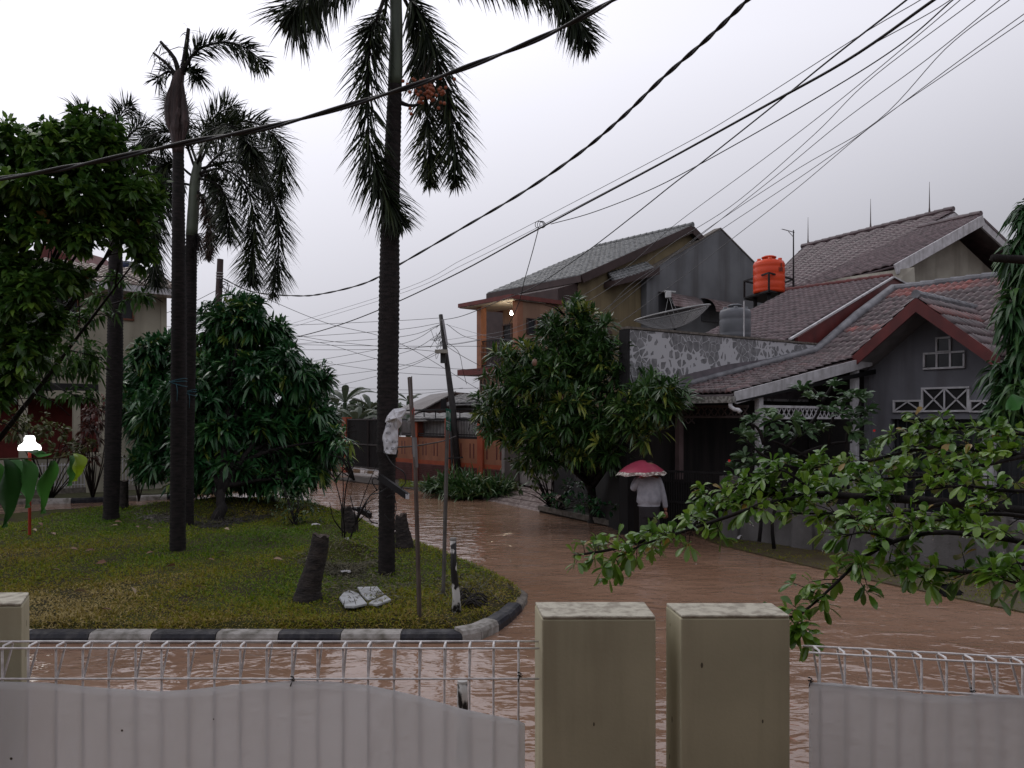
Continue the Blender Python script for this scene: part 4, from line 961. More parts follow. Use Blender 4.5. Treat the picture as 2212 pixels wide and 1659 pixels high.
# shack behind the fence
sh = thing("shed", FQ(2.5, 0) + w_ * 4, "brown timber shed with a sloping grey sheet roof behind the orange fence", "shed")
shm = mat("weathered_sheet_roof", (0.17, 0.155, 0.15), (0.10, 0.09, 0.088), rough=0.6, scale=5, stretch=(1, 6, 1))
a0, a1, a2, a3 = P(845, 890, 29), P(895, 893, 27), P(985, 845, 27.5), P(930, 852, 31)
MB().prism([a0, a1, a2, a3], Vector((0, 0, -.05))).build("roof", shm, sh)
MB().prism([P(893, 893, 27.2), P(985, 847, 27.6), P(1010, 870, 27.6), P(1010, 960, 27.6), P(893, 960, 27.2)], Vector((0.5, 1.5, 0))).build("timber_wall", mat("brown_timber", (0.075, 0.045, 0.04), (0.04, 0.028, 0.026), rough=0.7, scale=4, stretch=(6, 6, .3)), sh)
MB().prism([P(952, 862, 27.1), P(964, 862, 27.1), P(964, 884, 27.1), P(952, 884, 27.1)], Vector((0, 0.08, 0))).build("opening", dark, sh)
sh2 = thing("shed", P(1010, 880, 26.5), "low outbuilding roofed in pale corrugated sheets beside the orange house", "shed")
pale = mat("pale_corrugated_sheet", (0.25, 0.245, 0.245), (0.14, 0.135, 0.135), rough=0.5, scale=8)
tiles("roof", P(965, 872, 26.2), P(1048, 869, 25.6), P(1050, 852, 27.5), P(990, 852, 28), 0.25, 0.4, pale, sh2, amp=0.018)
tiles("lower_roof", P(880, 905, 24.4), P(1040, 903, 22.9), P(1045, 893, 24.2), P(905, 893, 25.8), 0.5, 0.4, pale, sh2, amp=0.012, step=.01)
MB().prism([P(985, 872, 26.4), P(1048, 870, 26), P(1048, 960, 26), P(985, 960, 26.4)], Vector((0.3, 1.2, 0))).build("wall", brownf, sh2)
# driveway ramp and dark entrance under the right mango tree
dr = [G(1018, 1074, 0.0), G(1165, 1108, 0.0), G(1185, 1090, 0.05), G(1218, 1050, .30), G(1080, 1042, .30)]
rmp = MB(); A0, B0, C0, D0 = G(1015, 1077, -0.02), G(1165, 1110, -0.02), G(1222, 1062, .27), G(1085, 1046, .27)
rmp.prism([A0, B0, C0, D0], (0, 0, -0.12))
for k in range(1, 5):
    e0 = A0.lerp(D0, k / 5) + Vector((0, 0, .004)); e1 = B0.lerp(C0, k / 5) + Vector((0, 0, .004)); rmp.bar(e0, e1, 0.03, 0.012)
struct(rmp.build("pavement", mat("wet_ramp", (0.36, 0.30, 0.28), (0.20, 0.15, 0.14), rough=0.15, spec=.6, scale=4, bump=0.4, stretch=(3, 1, 1))), "wet concrete driveway ramp running into the flood")
MB_ = thing("boundary_wall", P(1165, 1040, 18.5), "white wall with a brown gate behind the trunk of the right mango tree", "wall")
wl = mat("dull_white_wall", (0.24, 0.21, 0.20), (0.17, 0.15, 0.145), rough=0.8, scale=2, streak=((0.08, 0.07, 0.06), 3, 0.6))
g0, g1 = G(1100, 1045, .25), G(1240, 1068, .25)
O7 = (g0.x, g0.y); D7 = ((g1 - g0).normalized().x, (g1 - g0).normalized().y)
quad_on(MB(), O7, D7, (1092, 915, 1260, 1052), 0.0, 0.12).build("wall_face", wl, MB_)
quad_on(MB(), O7, D7, (1092, 955, 1122, 1048), 0.13, 0.03).build("brown_gate", mat("brown_gate_paint", (0.06, 0.045, 0.04), rough=0.6), MB_)
quad_on(MB(), O7, D7, (1210, 940, 1340, 1085), 0.0, 0.2).build("dark_gate", iron, MB_)
pl = thing("planter_kerb", G(1230, 1110), "broken planter kerb with dark soil under the right mango tree", "planter")
k0, k1, k2, k3 = G(1165, 1106), G(1330, 1140), G(1420, 1120, .0), G(1222, 1062, .2)
MB().prism([Vector((v.x, v.y, -.2)) for v in (k0, k1, k2, k3)], (0, 0, .30)).build("soil", mat("black_soil", (0.012, 0.011, 0.009), rough=0.95), pl)
MB().bar(k0 + Vector((0, 0, .09)), k1 + Vector((0, 0, .07)), .07, .1).build("edge_block", conc, pl)
MB().bar(Q(-.9, 1.36, .3), G(1245, 1055, .5), .1, 1.6).build("rear_board", dark, pl)

# ================================================================ TREES
bark = mat("dark_wet_bark", (0.016, 0.012, 0.011), (0.006, 0.005, 0.005), rough=0.85, scale=14, stretch=(1, 1, .25), bump=0.8, bscale=30)
palmbark = mat("ringed_palm_bark", (0.024, 0.018, 0.018), (0.006, 0.005, 0.005), rough=0.75, scale=9, stretch=(1, 1, 4), bump=0.8, bscale=40)
mangoleaf = leafmat("mango_leaf", [(0.0, (0.012, 0.055, 0.020)), (0.5, (0.030, 0.110, 0.032)), (0.85, (0.075, 0.175, 0.034)), (1.0, (0.180, 0.240, 0.040))], rough=0.34, spec=0.5, trans=0.18)
def limb_tree(root, base, blobs, r0, m=bark, fork=0.35, wob=0.12):
    """tapered trunk, and one limb to each blob of the crown"""
    base = Vector(base); cs = [P(*b[:3]) for b in blobs]
    cen = sum(cs, Vector()) / len(cs); top = base.lerp(cen, 0.55); top.x = base.x * .6 + cen.x * .4; top.y = base.y * .6 + cen.y * .4
    mb = MB(); pts = [base - Vector((0, 0, .15)), base + Vector((0, 0, .05)), base.lerp(top, fork * .6) + Vector((random.uniform(-wob, wob), 0, 0)) * .5, base.lerp(top, fork), top]
    mb.tube(spline(pts, 14), [r0 * (1.35 if i == 0 else 1.15 if i == 1 else 1 - .5 * i / 13) for i in range(14)], 10)
    for c in cs:
        s = base.lerp(top, random.uniform(fork, 0.95)); md = s.lerp(c, 0.5) + Vector((random.uniform(-wob, wob), random.uniform(-wob, wob), random.uniform(0, wob)))
        q = spline([s, md, c], 8); mb.tube(q, [r0 * (.5 - .42 * i / 7) for i in range(8)], 6)
        for _ in range(5):
            d = Vector((random.gauss(0, 1), random.gauss(0, 1), random.gauss(0, .8))).normalized() * 0.55
            k = q[random.randint(3, 7)]; mb.tube(spline([k, k + d * .5 + Vector((0, 0, .05)), k + d], 5), [r0 * .12, r0 * .1, r0 * .08, r0 * .06, r0 * .04], 5)
    return mb.build("trunk", m, root, smooth=True)
def mango(loc, label, blobs, dens, L, W, k=9, r0=0.14, group=None, cat="tree", m=mangoleaf, name="mango_tree", spread=0.72, droop=0.5, upb=0.45, shell=0.5, trunk=True, flush=0.06, clump=True):
    root = thing(name, loc, label, cat, group)
    C, D = blob_points(clumps(blobs) if clump else blobs, dens, shell); D = norm(D + np.array([0, 0, upb]) + rng.normal(0, .25, D.shape))
    tc_ = rng.random(len(C)) ** 1.3 * 0.72; tc_[rng.random(len(C)) < flush] = 1.15
    b_, d_2, Ls, Ws, tn = rosettes(C, D, k, L, W, spread, tint_c=tc_)
    leaf_mesh("crown", b_, d_2, Ls, Ws, m, root, tn, droop=droop)
    if trunk: limb_tree(root, loc, blobs, r0)
    return root
# left mango tree on the island
b1 = onisl(470, 1092)
T1 = [(440, 930, 15.9, 75, 55), (500, 985, 15.7, 70, 45), (420, 1000, 15.8, 60, 35), (470, 1010, 15.5, 50, 28), (530, 660, 17.4, 40, 35), (470, 1035, 15.9, 60, 22), (560, 1040, 16.0, 60, 22), (640, 1035, 16.2, 55, 20), (400, 1035, 16.2, 45, 16), (420, 1010, 16.4, 90, 30), (330, 1000, 16.8, 60, 30), (500, 1010, 16.2, 90, 35), (500, 720, 17.3, 85, 75), (440, 760, 17.5, 110, 80), (560, 740, 17.4, 75, 65), (590, 800, 17.0, 95, 75), (330, 800, 17.6, 75, 75), (400, 860, 16.9, 130, 90), (520, 870, 16.7, 140, 95), (640, 820, 17.3, 80, 55), (660, 930, 17.0, 85, 75),
      (300, 900, 17.5, 65, 95), (340, 960, 17.2, 75, 70), (560, 960, 16.6, 120, 80), (480, 950, 17.4, 120, 80), (690, 900, 17.3, 50, 45), (620, 1000, 16.9, 85, 45), (690, 1010, 17.3, 45, 35), (560, 1020, 16.8, 60, 25), (720, 950, 16.6, 45, 35)]
mango(b1, "broad mango tree growing on the grass island behind the twin palms", T1, 50, 0.30, 0.064, k=9, r0=0.13, shell=0.35)
# right mango tree before the orange house
b2 = G(1285, 1118, .1)
T2 = [(1222, 685, 14.6, 60, 70), (1200, 760, 14.6, 90, 80), (1290, 745, 14.4, 75, 75), (1130, 780, 15.0, 80, 60), (1120, 860, 14.8, 95, 85), (1230, 850, 14.2, 110, 95), (1320, 820, 13.9, 85, 85), (1390, 850, 12.9, 75, 62), (1440, 840, 12.5, 55, 48), (1310, 920, 13.6, 95, 70),
      (1170, 930, 14.6, 85, 65), (1085, 920, 15.2, 60, 60), (1240, 950, 14.0, 85, 55), (1375, 915, 12.9, 65, 48), (1075, 880, 15.4, 45, 50), (1200, 990, 14.6, 50, 35), (1150, 985, 14.9, 50, 35), (1300, 975, 13.9, 60, 32), (1440, 880, 12.4, 40, 30)]
mango(b2, "tall mango tree before the orange house, crown reaching over the carport roof", T2, 46, 0.24, 0.042, k=10, r0=0.13, shell=0.4, droop=0.3, flush=0.10, m=leafmat("mango_leaf_olive", [(0.0, (0.016, 0.050, 0.014)), (0.5, (0.045, 0.105, 0.024)), (0.85, (0.10, 0.165, 0.034)), (1.0, (0.23, 0.26, 0.045))], rough=0.34, spec=0.5, trans=0.18))
fr = MB()
for x, y in ((1155, 783),):
    o = MB().lathe(P(x, y, 13.2), [(0, -.06), (.03, -.05), (.045, 0), (.03, .05), (0, .06)], 10).build("mango", mat("mango_fruit", (0.25, 0.14, 0.10), rough=.4), [q_ for q_ in COL.objects if q_.name == "mango_tree.001"][0], smooth=True)

# broad-leaved tree filling the top left
tl_leaf = leafmat("broad_leaf", [(0.0, (0.014, 0.045, 0.010)), (0.5, (0.055, 0.125, 0.018)), (0.9, (0.140, 0.230, 0.030)), (1.0, (0.20, 0.12, 0.035))], rough=0.4, spec=0.3, trans=0.3)
TL = [(-110, 330, 9.0, 90, 70), (-120, 480, 8.9, 100, 90), (-90, 620, 8.9, 80, 70), (-60, 740, 8.8, 60, 60), (190, 275, 9.3, 60, 45), (110, 300, 9.1, 60, 45), (250, 320, 9.4, 55, 45), (150, 600, 9.5, 60, 35), (60, 570, 9.0, 60, 40), (0, 850, 8.8, 40, 30), (30, 300, 9.2, 80, 60), (120, 350, 9.0, 90, 75), (200, 300, 9.4, 75, 60), (60, 420, 8.8, 110, 75), (170, 430, 9.0, 100, 70), (265, 400, 9.4, 70, 75), (300, 470, 9.6, 45, 60), (60, 500, 8.9, 90, 60), (170, 510, 9.2, 80, 45), (270, 500, 9.5, 60, 40), (20, 560, 8.9, 55, 60), (40, 640, 8.8, 75, 65), (15, 740, 8.7, 55, 70), (70, 740, 9.2, 75, 60), (-30, 400, 8.8, 90, 120), (110, 600, 9.2, 60, 35), (100, 690, 9.4, 50, 40), (20, 820, 8.9, 50, 35), (310, 540, 9.9, 35, 40), (330, 420, 10, 30, 45)]
tlr = thing("broadleaf_tree", G(-120, 1180, 0.1), "leafy broad-leaved tree filling the top left corner of the view", "tree")
C, D = blob_points(clumps(TL, 7, .45, 5), 120, 0.3); D = norm(D + np.array([0, 0, .2]) + rng.normal(0, .3, D.shape))
b_, d_2, Ls, Ws, tn = rosettes(C, D, 7, 0.125, 0.06, 0.75, tint_c=np.where(rng.random(len(C)) < .002, 1.3, rng.random(len(C)) ** 1.1 * .80))
leaf_mesh("crown", b_, d_2, Ls, Ws, tl_leaf, tlr, tn, droop=0.4)
limb_tree(tlr, G(-120, 1180, 0.1), TL, 0.09)
# thin hanging boughs before the cream house
TL2 = [(130, 700, 12.6, 60, 30), (200, 680, 12.8, 60, 25), (165, 760, 12.4, 80, 40), (90, 790, 12.2, 80, 35), (200, 790, 12.6, 45, 45), (60, 830, 12.0, 70, 28), (150, 850, 12.3, 60, 22), (215, 640, 12.6, 35, 25), (300, 640, 13.0, 40, 25), (255, 600, 13, 30, 25)]
bt = thing("slender_tree", G(-60, 1120, .1), "slender tree with thin drooping boughs before the cream house wall", "tree")
C, D = blob_points(TL2, 60, 0.2); D = norm(D + np.array([0, 0, -.3]) + rng.normal(0, .3, D.shape))
b_, d_2, Ls, Ws, tn = rosettes(C, D, 6, 0.15, 0.045, 0.75); leaf_mesh("crown", b_, d_2, Ls, Ws, tl_leaf, bt, tn * .6, droop=0.7)
mb = MB(); o_b = G(-60, 1120, .1)
mb.tube([o_b - Vector((0, 0, .2)), o_b + Vector((.1, 0, 2)), o_b + Vector((.3, 0, 3.6))], [.10, .08, .05], 8)
for x, y, Y, rx, ry in TL2:
    c = P(x, y, Y); s_ = o_b + Vector((.2, 0, random.uniform(1.8, 3.6))); mb.tube(spline([s_, s_.lerp(c, .5) + Vector((0, 0, .25)), c, c + Vector((.4, 0, -.1))], 9), [.03, .028, .024, .02, .016, .013, .01, .008, .006], 5)
mb.build("trunk", bark, bt, smooth=True)

# shrubs
def shrub(px, label, blobs, dens, L, W, m, name="shrub", cat="shrub", group=None, k=7, spread=.7, droop=.4, upb=.4, tint=None, stems=6, shell=.3, flush=0.0):
    root = thing(name, px, label, cat, group); C, D = blob_points(blobs, dens, shell); D = norm(D + np.array([0, 0, upb]) + rng.normal(0, .3, D.shape))
    b_, d_2, Ls, Ws, tn = rosettes(C, D, k, L, W, spread)
    leaf_mesh("foliage", b_, d_2, Ls, Ws, m, root, np.clip(tn + flush, 0, 1) if tint is None else tn * 0 + tint, droop=droop)
    mb = MB(); px = Vector(px)
    for b in blobs:
        c = P(*b[:3])
        for _ in range(max(1, stems // 2)):
            q = c + Vector((random.gauss(0, .12), random.gauss(0, .12), random.gauss(0, .1))); mb.tube(spline([px - Vector((0, 0, .05)), px.lerp(q, .5) + Vector((random.gauss(0, .06), 0, .05)), q], 6), [.018, .015, .012, .01, .007, .005], 5)
    mb.build("stems", bark, root, smooth=True)
    return root
greenleaf = leafmat("green_leaf", [(0, (0.020, 0.045, 0.014)), (0.6, (0.045, 0.085, 0.022)), (1.0, (0.090, 0.13, 0.035))], rough=.4, trans=.2)
olive = leafmat("olive_leaf", [(0, (0.04, 0.055, 0.014)), (0.6, (0.08, 0.095, 0.025)), (1.0, (0.13, 0.14, 0.04))], rough=.5, trans=.2)
redleaf = leafmat("reddish_leaf", [(0, (0.035, 0.022, 0.016)), (0.6, (0.08, 0.035, 0.028)), (1.0, (0.17, 0.05, 0.04))], rough=.4, trans=.2)
shrub(onisl(640, 1135), "small bushy shrub on the island beside the puddled kerb", [(640, 1075, 14.2, 45, 35), (660, 1100, 14.0, 40, 30), (625, 1110, 13.9, 35, 25), (610, 1060, 14.4, 25, 22)], 90, .06, .028, greenleaf, flush=-.1)
shrub(G(110, 1075, .1), "olive green shrub beside the glowing garden lamp", [(60, 910, 17.2, 60, 25), (110, 930, 17.0, 50, 25), (30, 930, 17.2, 40, 30), (140, 965, 17.1, 40, 22), (190, 960, 17.2, 30, 14)], 45, .13, .05, olive)
shrub(G(200, 1075, .1), "reddish-leaved shrub between the cream house and the dark palm", [(200, 905, 17.8, 30, 35), (190, 940, 17.6, 35, 28), (215, 870, 17.9, 22, 25), (170, 970, 17.5, 30, 18), (195, 990, 17.4, 20, 16)], 50, .16, .045, redleaf, droop=.8)
shrub(G(300, 1078, .1), "small green bush before the white railing of the cream house", [(285, 990, 18.0, 30, 18), (310, 1010, 17.9, 26, 18)], 50, .10, .035, olive)
shrub(G(760, 1030, .1), "clump of pale green saplings by the black sliding gate", [(700, 960, 20.5, 45, 30), (735, 985, 20.0, 30, 25), (715, 1010, 20.2, 40, 20)], 30, .20, .05, mangoleaf, flush=.2)
shrub(G(1190, 1090, .1), "yellowish potted sapling at the foot of the right mango tree", [(1120, 1000, 15.2, 40, 14), (1160, 985, 15.0, 28, 22), (1165, 1030, 15.0, 25, 25), (1195, 1010, 14.9, 25, 25), (1130, 1050, 14.8, 25, 10)], 70, .09, .045, greenleaf, flush=.15)
shrub(G(1205, 1098, .1), "dark low plants inside the broken planter kerb", [(1200, 1075, 14.5, 45, 18), (1260, 1085, 14.0, 45, 20), (1310, 1095, 13.8, 40, 18), (1240, 1050, 14.9, 40, 20)], 60, .10, .04, mangoleaf, flush=-.25)
# strap-leaved clumps (lilies) at the corner of the orange fence
lily = leafmat("strap_leaf", [(0, (0.022, 0.060, 0.016)), (0.7, (0.045, 0.11, 0.026)), (1.0, (0.12, 0.15, 0.05))], rough=.35, trans=.2)
labs = ["strap-leaved plant clump standing in the water, leftmost of the row", "strap-leaved plant clump tallest of the row before the orange fence", "strap-leaved plant clump below the leaning pole", "dry-tipped strap-leaved clump next to the driveway ramp", "strap-leaved clump at the back of the ramp", "small strap-leaved clump low in front of the row"]
for i, (x, y, Y, s_, n) in enumerate(((945, 1072, 20.2, 1.0, 260), (985, 1066, 20.0, 1.25, 300), (1025, 1060, 19.8, 1.15, 280), (1062, 1052, 19.6, 1.1, 240), (1085, 1045, 19.8, 0.9, 160), (1000, 1078, 19.4, .7, 200))):
    g_ = P(x, 1066, Y); g_.z = 0.0; rt_ = thing("strap_leaf_plant", g_, labs[i], "plant", "strap-leaved plants by the orange fence")
    C = np.array(g_) + np.stack([rng.normal(0, .17, n), rng.normal(0, .17, n), rng.random(n) * .1], 1); D = norm(np.stack([rng.normal(0, .55, n), rng.normal(0, .55, n), np.full(n, 1.0)], 1))
    leaf_mesh("leaves", C, D, .95 * s_ * (.6 + .6 * rng.random(n)), .035 + .015 * rng.random(n), lily, rt_, droop=.75, prof=((.2, .8), (.45, 1), (.75, .7)))
# banana plants and greenery far behind
ban = leafmat("banana_leaf", [(0, (0.045, 0.065, 0.038)), (1.0, (0.09, 0.12, 0.065))], rough=.5, trans=.3)
blabs = ["banana plant left of the big palm with one upright leaf", "banana plant close left of the big palm trunk", "pale banana plant low behind the gate", "small ragged banana plant above the grey shed roof"]
for i, (x, yb, yt, Y, n, L) in enumerate(((745, 960, 870, 37, 9, 2.3), (800, 960, 885, 38, 8, 2.2), (770, 975, 915, 34, 8, 2.0), (882, 900, 868, 40, 5, 1.3))):
    base = P(x, yb, Y); base.z = 0; top = P(x, yt, Y); r_ = thing("banana_plant", base, blabs[i], "banana plant", "banana plants behind the gate")
    MB().tube([base, top], [.16, .10], 8).build("stem", greenleaf, r_, smooth=True)
    for k in range(n):
        an = 2 * math.pi * k / n + .4 * i; d = Vector((math.cos(an), math.sin(an) * .7, random.uniform(.5, 1.6))).normalized(); mb = MB(); pts = []
        for j in range(9):
            u = j / 8; pts.append(top + d * L * u - Vector((0, 0, L * .55 * u * u)))
        sd = Vector((-d.y, d.x, 0)).normalized()
        for j in range(8):
            w0 = .17 * math.sin(math.pi * (j + .3) / 8.6); w1 = .17 * math.sin(math.pi * (j + 1.0) / 8.6)
            mb.poly([pts[j] - sd * w0 - Vector((0, 0, w0 * .5)), pts[j], pts[j + 1], pts[j + 1] - sd * w1 - Vector((0, 0, w1 * .5))]); mb.poly([pts[j], pts[j] + sd * w0 - Vector((0, 0, w0 * .5)), pts[j + 1] + sd * w1 - Vector((0, 0, w1 * .5)), pts[j + 1]])
        mb.build("leaf", ban, r_)
hz = leafmat("far_leaf", [(0, (0.05, 0.075, 0.045)), (1.0, (0.10, 0.13, 0.07))], rough=.6, trans=.2)
for i, (lab, bl) in enumerate((("pale rounded far bush left of the banana plants", [(690, 885, 40, 70, 38), (640, 895, 42, 60, 34), (600, 905, 42, 60, 30)]), ("grey-green far tree behind the big palm trunk", [(790, 895, 44, 55, 34), (850, 905, 44, 50, 34), (760, 905, 43, 60, 34)]), ("far bush showing just over the black sliding gate", [(740, 930, 36, 60, 25), (800, 935, 36, 50, 22)]))):
    shrub(P(bl[0][0], 975, bl[0][2]) * 1.0, lab, bl, 9, .5, .16, hz, name="far_bush", cat="bush", k=8)
fb = thing("row_of_houses", P(900, 900, 60), "far low roofline on the horizon beyond the banana plants", "building")
MB().prism([P(560, 930, 62), P(560, 893, 62), P(640, 884, 62), P(760, 892, 62), P(860, 888, 62), P(1060, 890, 62), P(1060, 930, 62)], Vector((0, 4, 0))).build("roofline", mat("far_grey", (0.20, 0.20, 0.22), rough=.9), fb)

# ---- palms
frondleaf = leafmat("palm_leaflet", [(0, (0.010, 0.014, 0.009)), (0.6, (0.022, 0.034, 0.014)), (1.0, (0.085, 0.100, 0.028))], rough=.5, spec=.25, trans=.15)
deadfrond = leafmat("brown_leaflet", [(0, (0.035, 0.022, 0.016)), (1.0, (0.085, 0.05, 0.035))], rough=.7, trans=.1)
def frond(root, pts, L=.45, n=170, m=frondleaf, w=.018, full=True, r0=.022, start=.12, green=0.0):
    q = spline(pts, 26); ln = sum((q[i + 1] - q[i]).length for i in range(25)); n = int(n * ln / 2.2 * 3.0)
    rh = MB().tube(q, [r0 * (1 - .85 * i / 25) + .003 for i in range(26)], 6).build("frond", palmbark, root, smooth=True)
    Q_ = np.array([tuple(v) for v in q]); u = start + (1 - start) * rng.random(n) ** .95 * .995; k = (u * 25).astype(int).clip(0, 24); f = (u * 25 - k)[:, None]
    C = Q_[k] * (1 - f) + Q_[k + 1] * f; T = norm(Q_[k + 1] - Q_[k])
    if full: pr = norm(rng.normal(0, 1, (n, 3)))
    else:
        s_ = norm(np.cross(T, np.array([0, 0, 1.0]))); pr = s_ * np.where(rng.random(n) < .5, -1, 1)[:, None] + rng.normal(0, .3, (n, 3))
    pr = norm(pr - T * np.sum(pr * T, 1, keepdims=True)); D = norm(pr + T * (.55 + .5 * rng.random((n, 1))))
    env = np.clip(.45 + 1.6 * u, 0, 1) * np.clip((1.06 - u) / .22, .38, 1)
    leaf_mesh("leaflets", C, D, L * 1.12 * env * (.7 + .5 * rng.random(n)), w * 1.15 * (.7 + .6 * rng.random(n)), m, rh, tint=np.clip(rng.random(n) * .75 + green, 0, 1), droop=.3, prof=((.3, 1), (.7, .7)))
    return rh
def palm_trunk(root, pts, rad, step=.055, m=palmbark, lean=None):
    q = [Vector(p) for p in pts]; ln = sum((q[i + 1] - q[i]).length for i in range(len(q) - 1)); n = int(ln / (step / 2))
    ds = [0]; 
    for i in range(len(q) - 1): ds.append(ds[-1] + (q[i + 1] - q[i]).length)
    c = []; r_ = []
    for i in range(n):
        s_ = ln * i / (n - 1); k = max(j for j in range(len(q) - 1) if ds[j] <= s_ + 1e-9); f = (s_ - ds[k]) / (ds[k + 1] - ds[k])
        c.append(q[k].lerp(q[k + 1], f)); r_.append((rad[k] * (1 - f) + rad[k + 1] * f) * (1 + (.045 if i % 2 else -.03) + random.uniform(-.015, .015)))
    return MB().tube(c, r_, 16).build("trunk", m, root, smooth=True)
shaftm = mat("green_crownshaft", (0.062, 0.078, 0.052), (0.04, 0.05, 0.036), rough=.45, scale=5, stretch=(3, 3, .5))
# big palm
bp_ = onisl(835, 1240); Yp = bp_.y
w2r = lambda w, Y: w / 2 / FPX * Y
big = thing("palm_tree", bp_, "big foxtail palm in the middle of the view with a white banner on its trunk", "palm tree")
palm_trunk(big, [bp_ - Vector((0, 0, .15)), P(835.5, 1120, Yp), P(836, 990, Yp), P(836.5, 982, Yp), P(838, 800, Yp), P(841, 620, Yp), P(843, 450, Yp), P(849, 300, Yp), P(853, 185, Yp)], [w2r(w, Yp) for w in (37, 35, 37, 45, 46, 44, 39, 34, 30)])
MB().tube(spline([P(853, 187, Yp), P(855, 120, Yp), P(856, 40, Yp), P(853, -60, Yp), P(850, -140, Yp)], 14), [w2r(w, Yp) for w in (30, 31, 31, 30, 29, 28, 27, 26, 26, 25, 24, 22, 20, 16)], 14).build("crownshaft", shaftm, big, smooth=True)
BF = [([(835, -20, 9.6), (815, 40, 9.4), (800, 85, 9.3), (795, 200, 9.2), (800, 330, 9.2), (838, 430, 9.3), (868, 485, 9.4)], .40, 0.0),
      ([(862, -30, 9.7), (900, 20, 9.7), (930, 90, 9.8), (965, 200, 9.9), (980, 300, 10), (985, 395, 10)], .42, 0.0),
      ([(870, -10, 9.8), (900, 60, 10.0), (915, 160, 10.1), (925, 280, 10.1), (928, 400, 10.1)], .36, 0.22),
      ([(850, -60, 9.6), (780, -70, 9.4), (700, -45, 9.3), (650, 5, 9.2), (620, 45, 9.2)], .45, 0.0),
      ([(850, -50, 9.8), (960, -120, 9.9), (1080, -80, 10), (1190, -30, 10), (1240, 30, 10), (1276, 105, 10)], .38, 0.0),
      ([(860, -60, 9.9), (980, -60, 10.3), (1100, -40, 10.6), (1200, -20, 10.8)], .35, 0.05),
      ([(850, -60, 10), (760, -60, 10.4), (690, 0, 10.6), (670, 30, 10.7)], .4, 0.0),
      ([(850, -100, 9.7), (840, -300, 10), (880, -420, 10.4)], .45, 0.0), ([(850, -100, 9.7), (800, -250, 9), (700, -300, 8.4)], .45, 0.0), ([(850, -100, 9.7), (930, -250, 9.2), (1040, -280, 8.8)], .45, 0.0),
      ([(838, -30, 9.9), (833, 20, 10.1), (828, 60, 10.2), (825, 110, 10.2)], .18, 0.1)]
for pts, L, gr in BF: frond(big, [P(*p) for p in pts], L, 230 if L > .2 else 60, green=gr)
fs = MB().tube(spline([P(866, 222, Yp), P(885, 228, Yp), P(905, 224, 9.6), P(915, 200, 9.6)], 8), [.03, .025, .022, .02, .018, .016, .014, .012], 8).build("fruit_stalk", palmbark, big, smooth=True)
fm = mat("palm_fruit", (0.26, 0.075, 0.035), (0.13, 0.05, 0.03), rough=.4, scale=9)
fr0 = MB().lathe((0, 0, 0), [(0, -.022), (.016, -.016), (.022, 0), (.016, .016), (0, .022)], 8).build("fruit", fm, fs, smooth=True)
for k in range(70):
    c = P(925 + random.gauss(0, 20), 195 + random.gauss(0, 17), 9.35 + random.gauss(0, .08)); f_ = fr0 if k == 0 else fr0.copy()
    if k: COL.objects.link(f_); f_.parent = fs
    f_.matrix_world = Matrix.Translation(c)
mb = MB()
for k in range(60):
    a = P(912, 200, 9.6); c = P(925 + random.gauss(0, 25), 185 + random.gauss(0, 30), 9.62 + random.gauss(0, .08)); mb.tube([a, a.lerp(c, .5) + Vector((0, 0, .03)), c], .003, 4)
mb.build("fruit_branches", deadfrond, fs)
# palm A, ragged top
pa = onisl(384, 1188); Ya = pa.y
pA = thing("palm_tree", pa, "front palm of the twin pair, with a ragged broken crown of three stubs", "palm tree")
palm_trunk(pA, [pa - Vector((0, 0, .15)), P(384, 1100, Ya), P(386, 900, Ya), P(386, 600, Ya), P(385, 330, Ya)], [w2r(w, Ya) for w in (34, 31, 33, 29, 23)])
MB().tube(spline([P(385, 332, Ya), P(383, 280, Ya), P(379, 225, Ya), P(384, 175, Ya), P(392, 150, Ya)], 14), [w2r(w, Ya) for w in (24, 25, 28, 31, 34, 35, 34, 33, 30, 27, 24, 21, 18, 12)], 14).build("crownshaft", mat("brown_sheath", (0.065, 0.04, 0.038), (0.025, 0.018, 0.018), rough=.6, scale=7, stretch=(4, 4, .4), bump=.6), pA, smooth=True)
for q_, rs_ in (([(376, 175), (368, 215), (366, 262), (374, 300)], (.02, .075, .06, .01)), ([(394, 178), (398, 225), (400, 268), (394, 310)], (.015, .045, .06, .008)), ([(388, 235), (380, 275), (383, 325)], (.05, .085, .03))):
    MB().tube(spline([P(x, y, Ya - .05) for x, y in q_], 12), list(np.interp(np.linspace(0, 1, 12), np.linspace(0, 1, len(rs_)), rs_) * (1 + rng.normal(0, .05, 12))), 9).build("dead_sheath", MATS["brown_sheath"], pA)
for pts, r_ in (([(386, 160), (376, 125), (347, 90)], .03), ([(384, 165), (362, 140), (331, 114)], .022), ([(394, 160), (401, 110), (407, 62)], .035)):
    st = MB().tube(spline([P(x, y, Ya) for x, y in pts], 7), [r_ * (1.3 - .1 * i) for i in range(7)], 7).build("broken_frond", palmbark, pA, smooth=True)
    C = np.array([tuple(P(*pts[-1], Ya).lerp(P(*pts[0], Ya), random.random() * .9)) for _ in range(34)]); D = norm(rng.normal(0, 1, (34, 3)) + np.array([0, 0, .2]))
    leaf_mesh("leaflets", C, D, .05 + .28 * rng.random(34) ** 2, np.full(34, .014), frondleaf, st, droop=.7)
frond(pA, [P(396, 155, Ya), P(415, 120, Ya), P(444, 99, Ya), P(495, 92, Ya), P(540, 110, Ya), P(580, 148, Ya)], .28, 200)
frond(pA, [P(392, 158, Ya), P(410, 150, 11.2), P(425, 158, 11.1), P(430, 165, 11)], .25, 300)
frond(pA, [P(380, 165, Ya), P(365, 155, 11.2), P(345, 165, 11.1), P(340, 175, 11)], .22, 120)
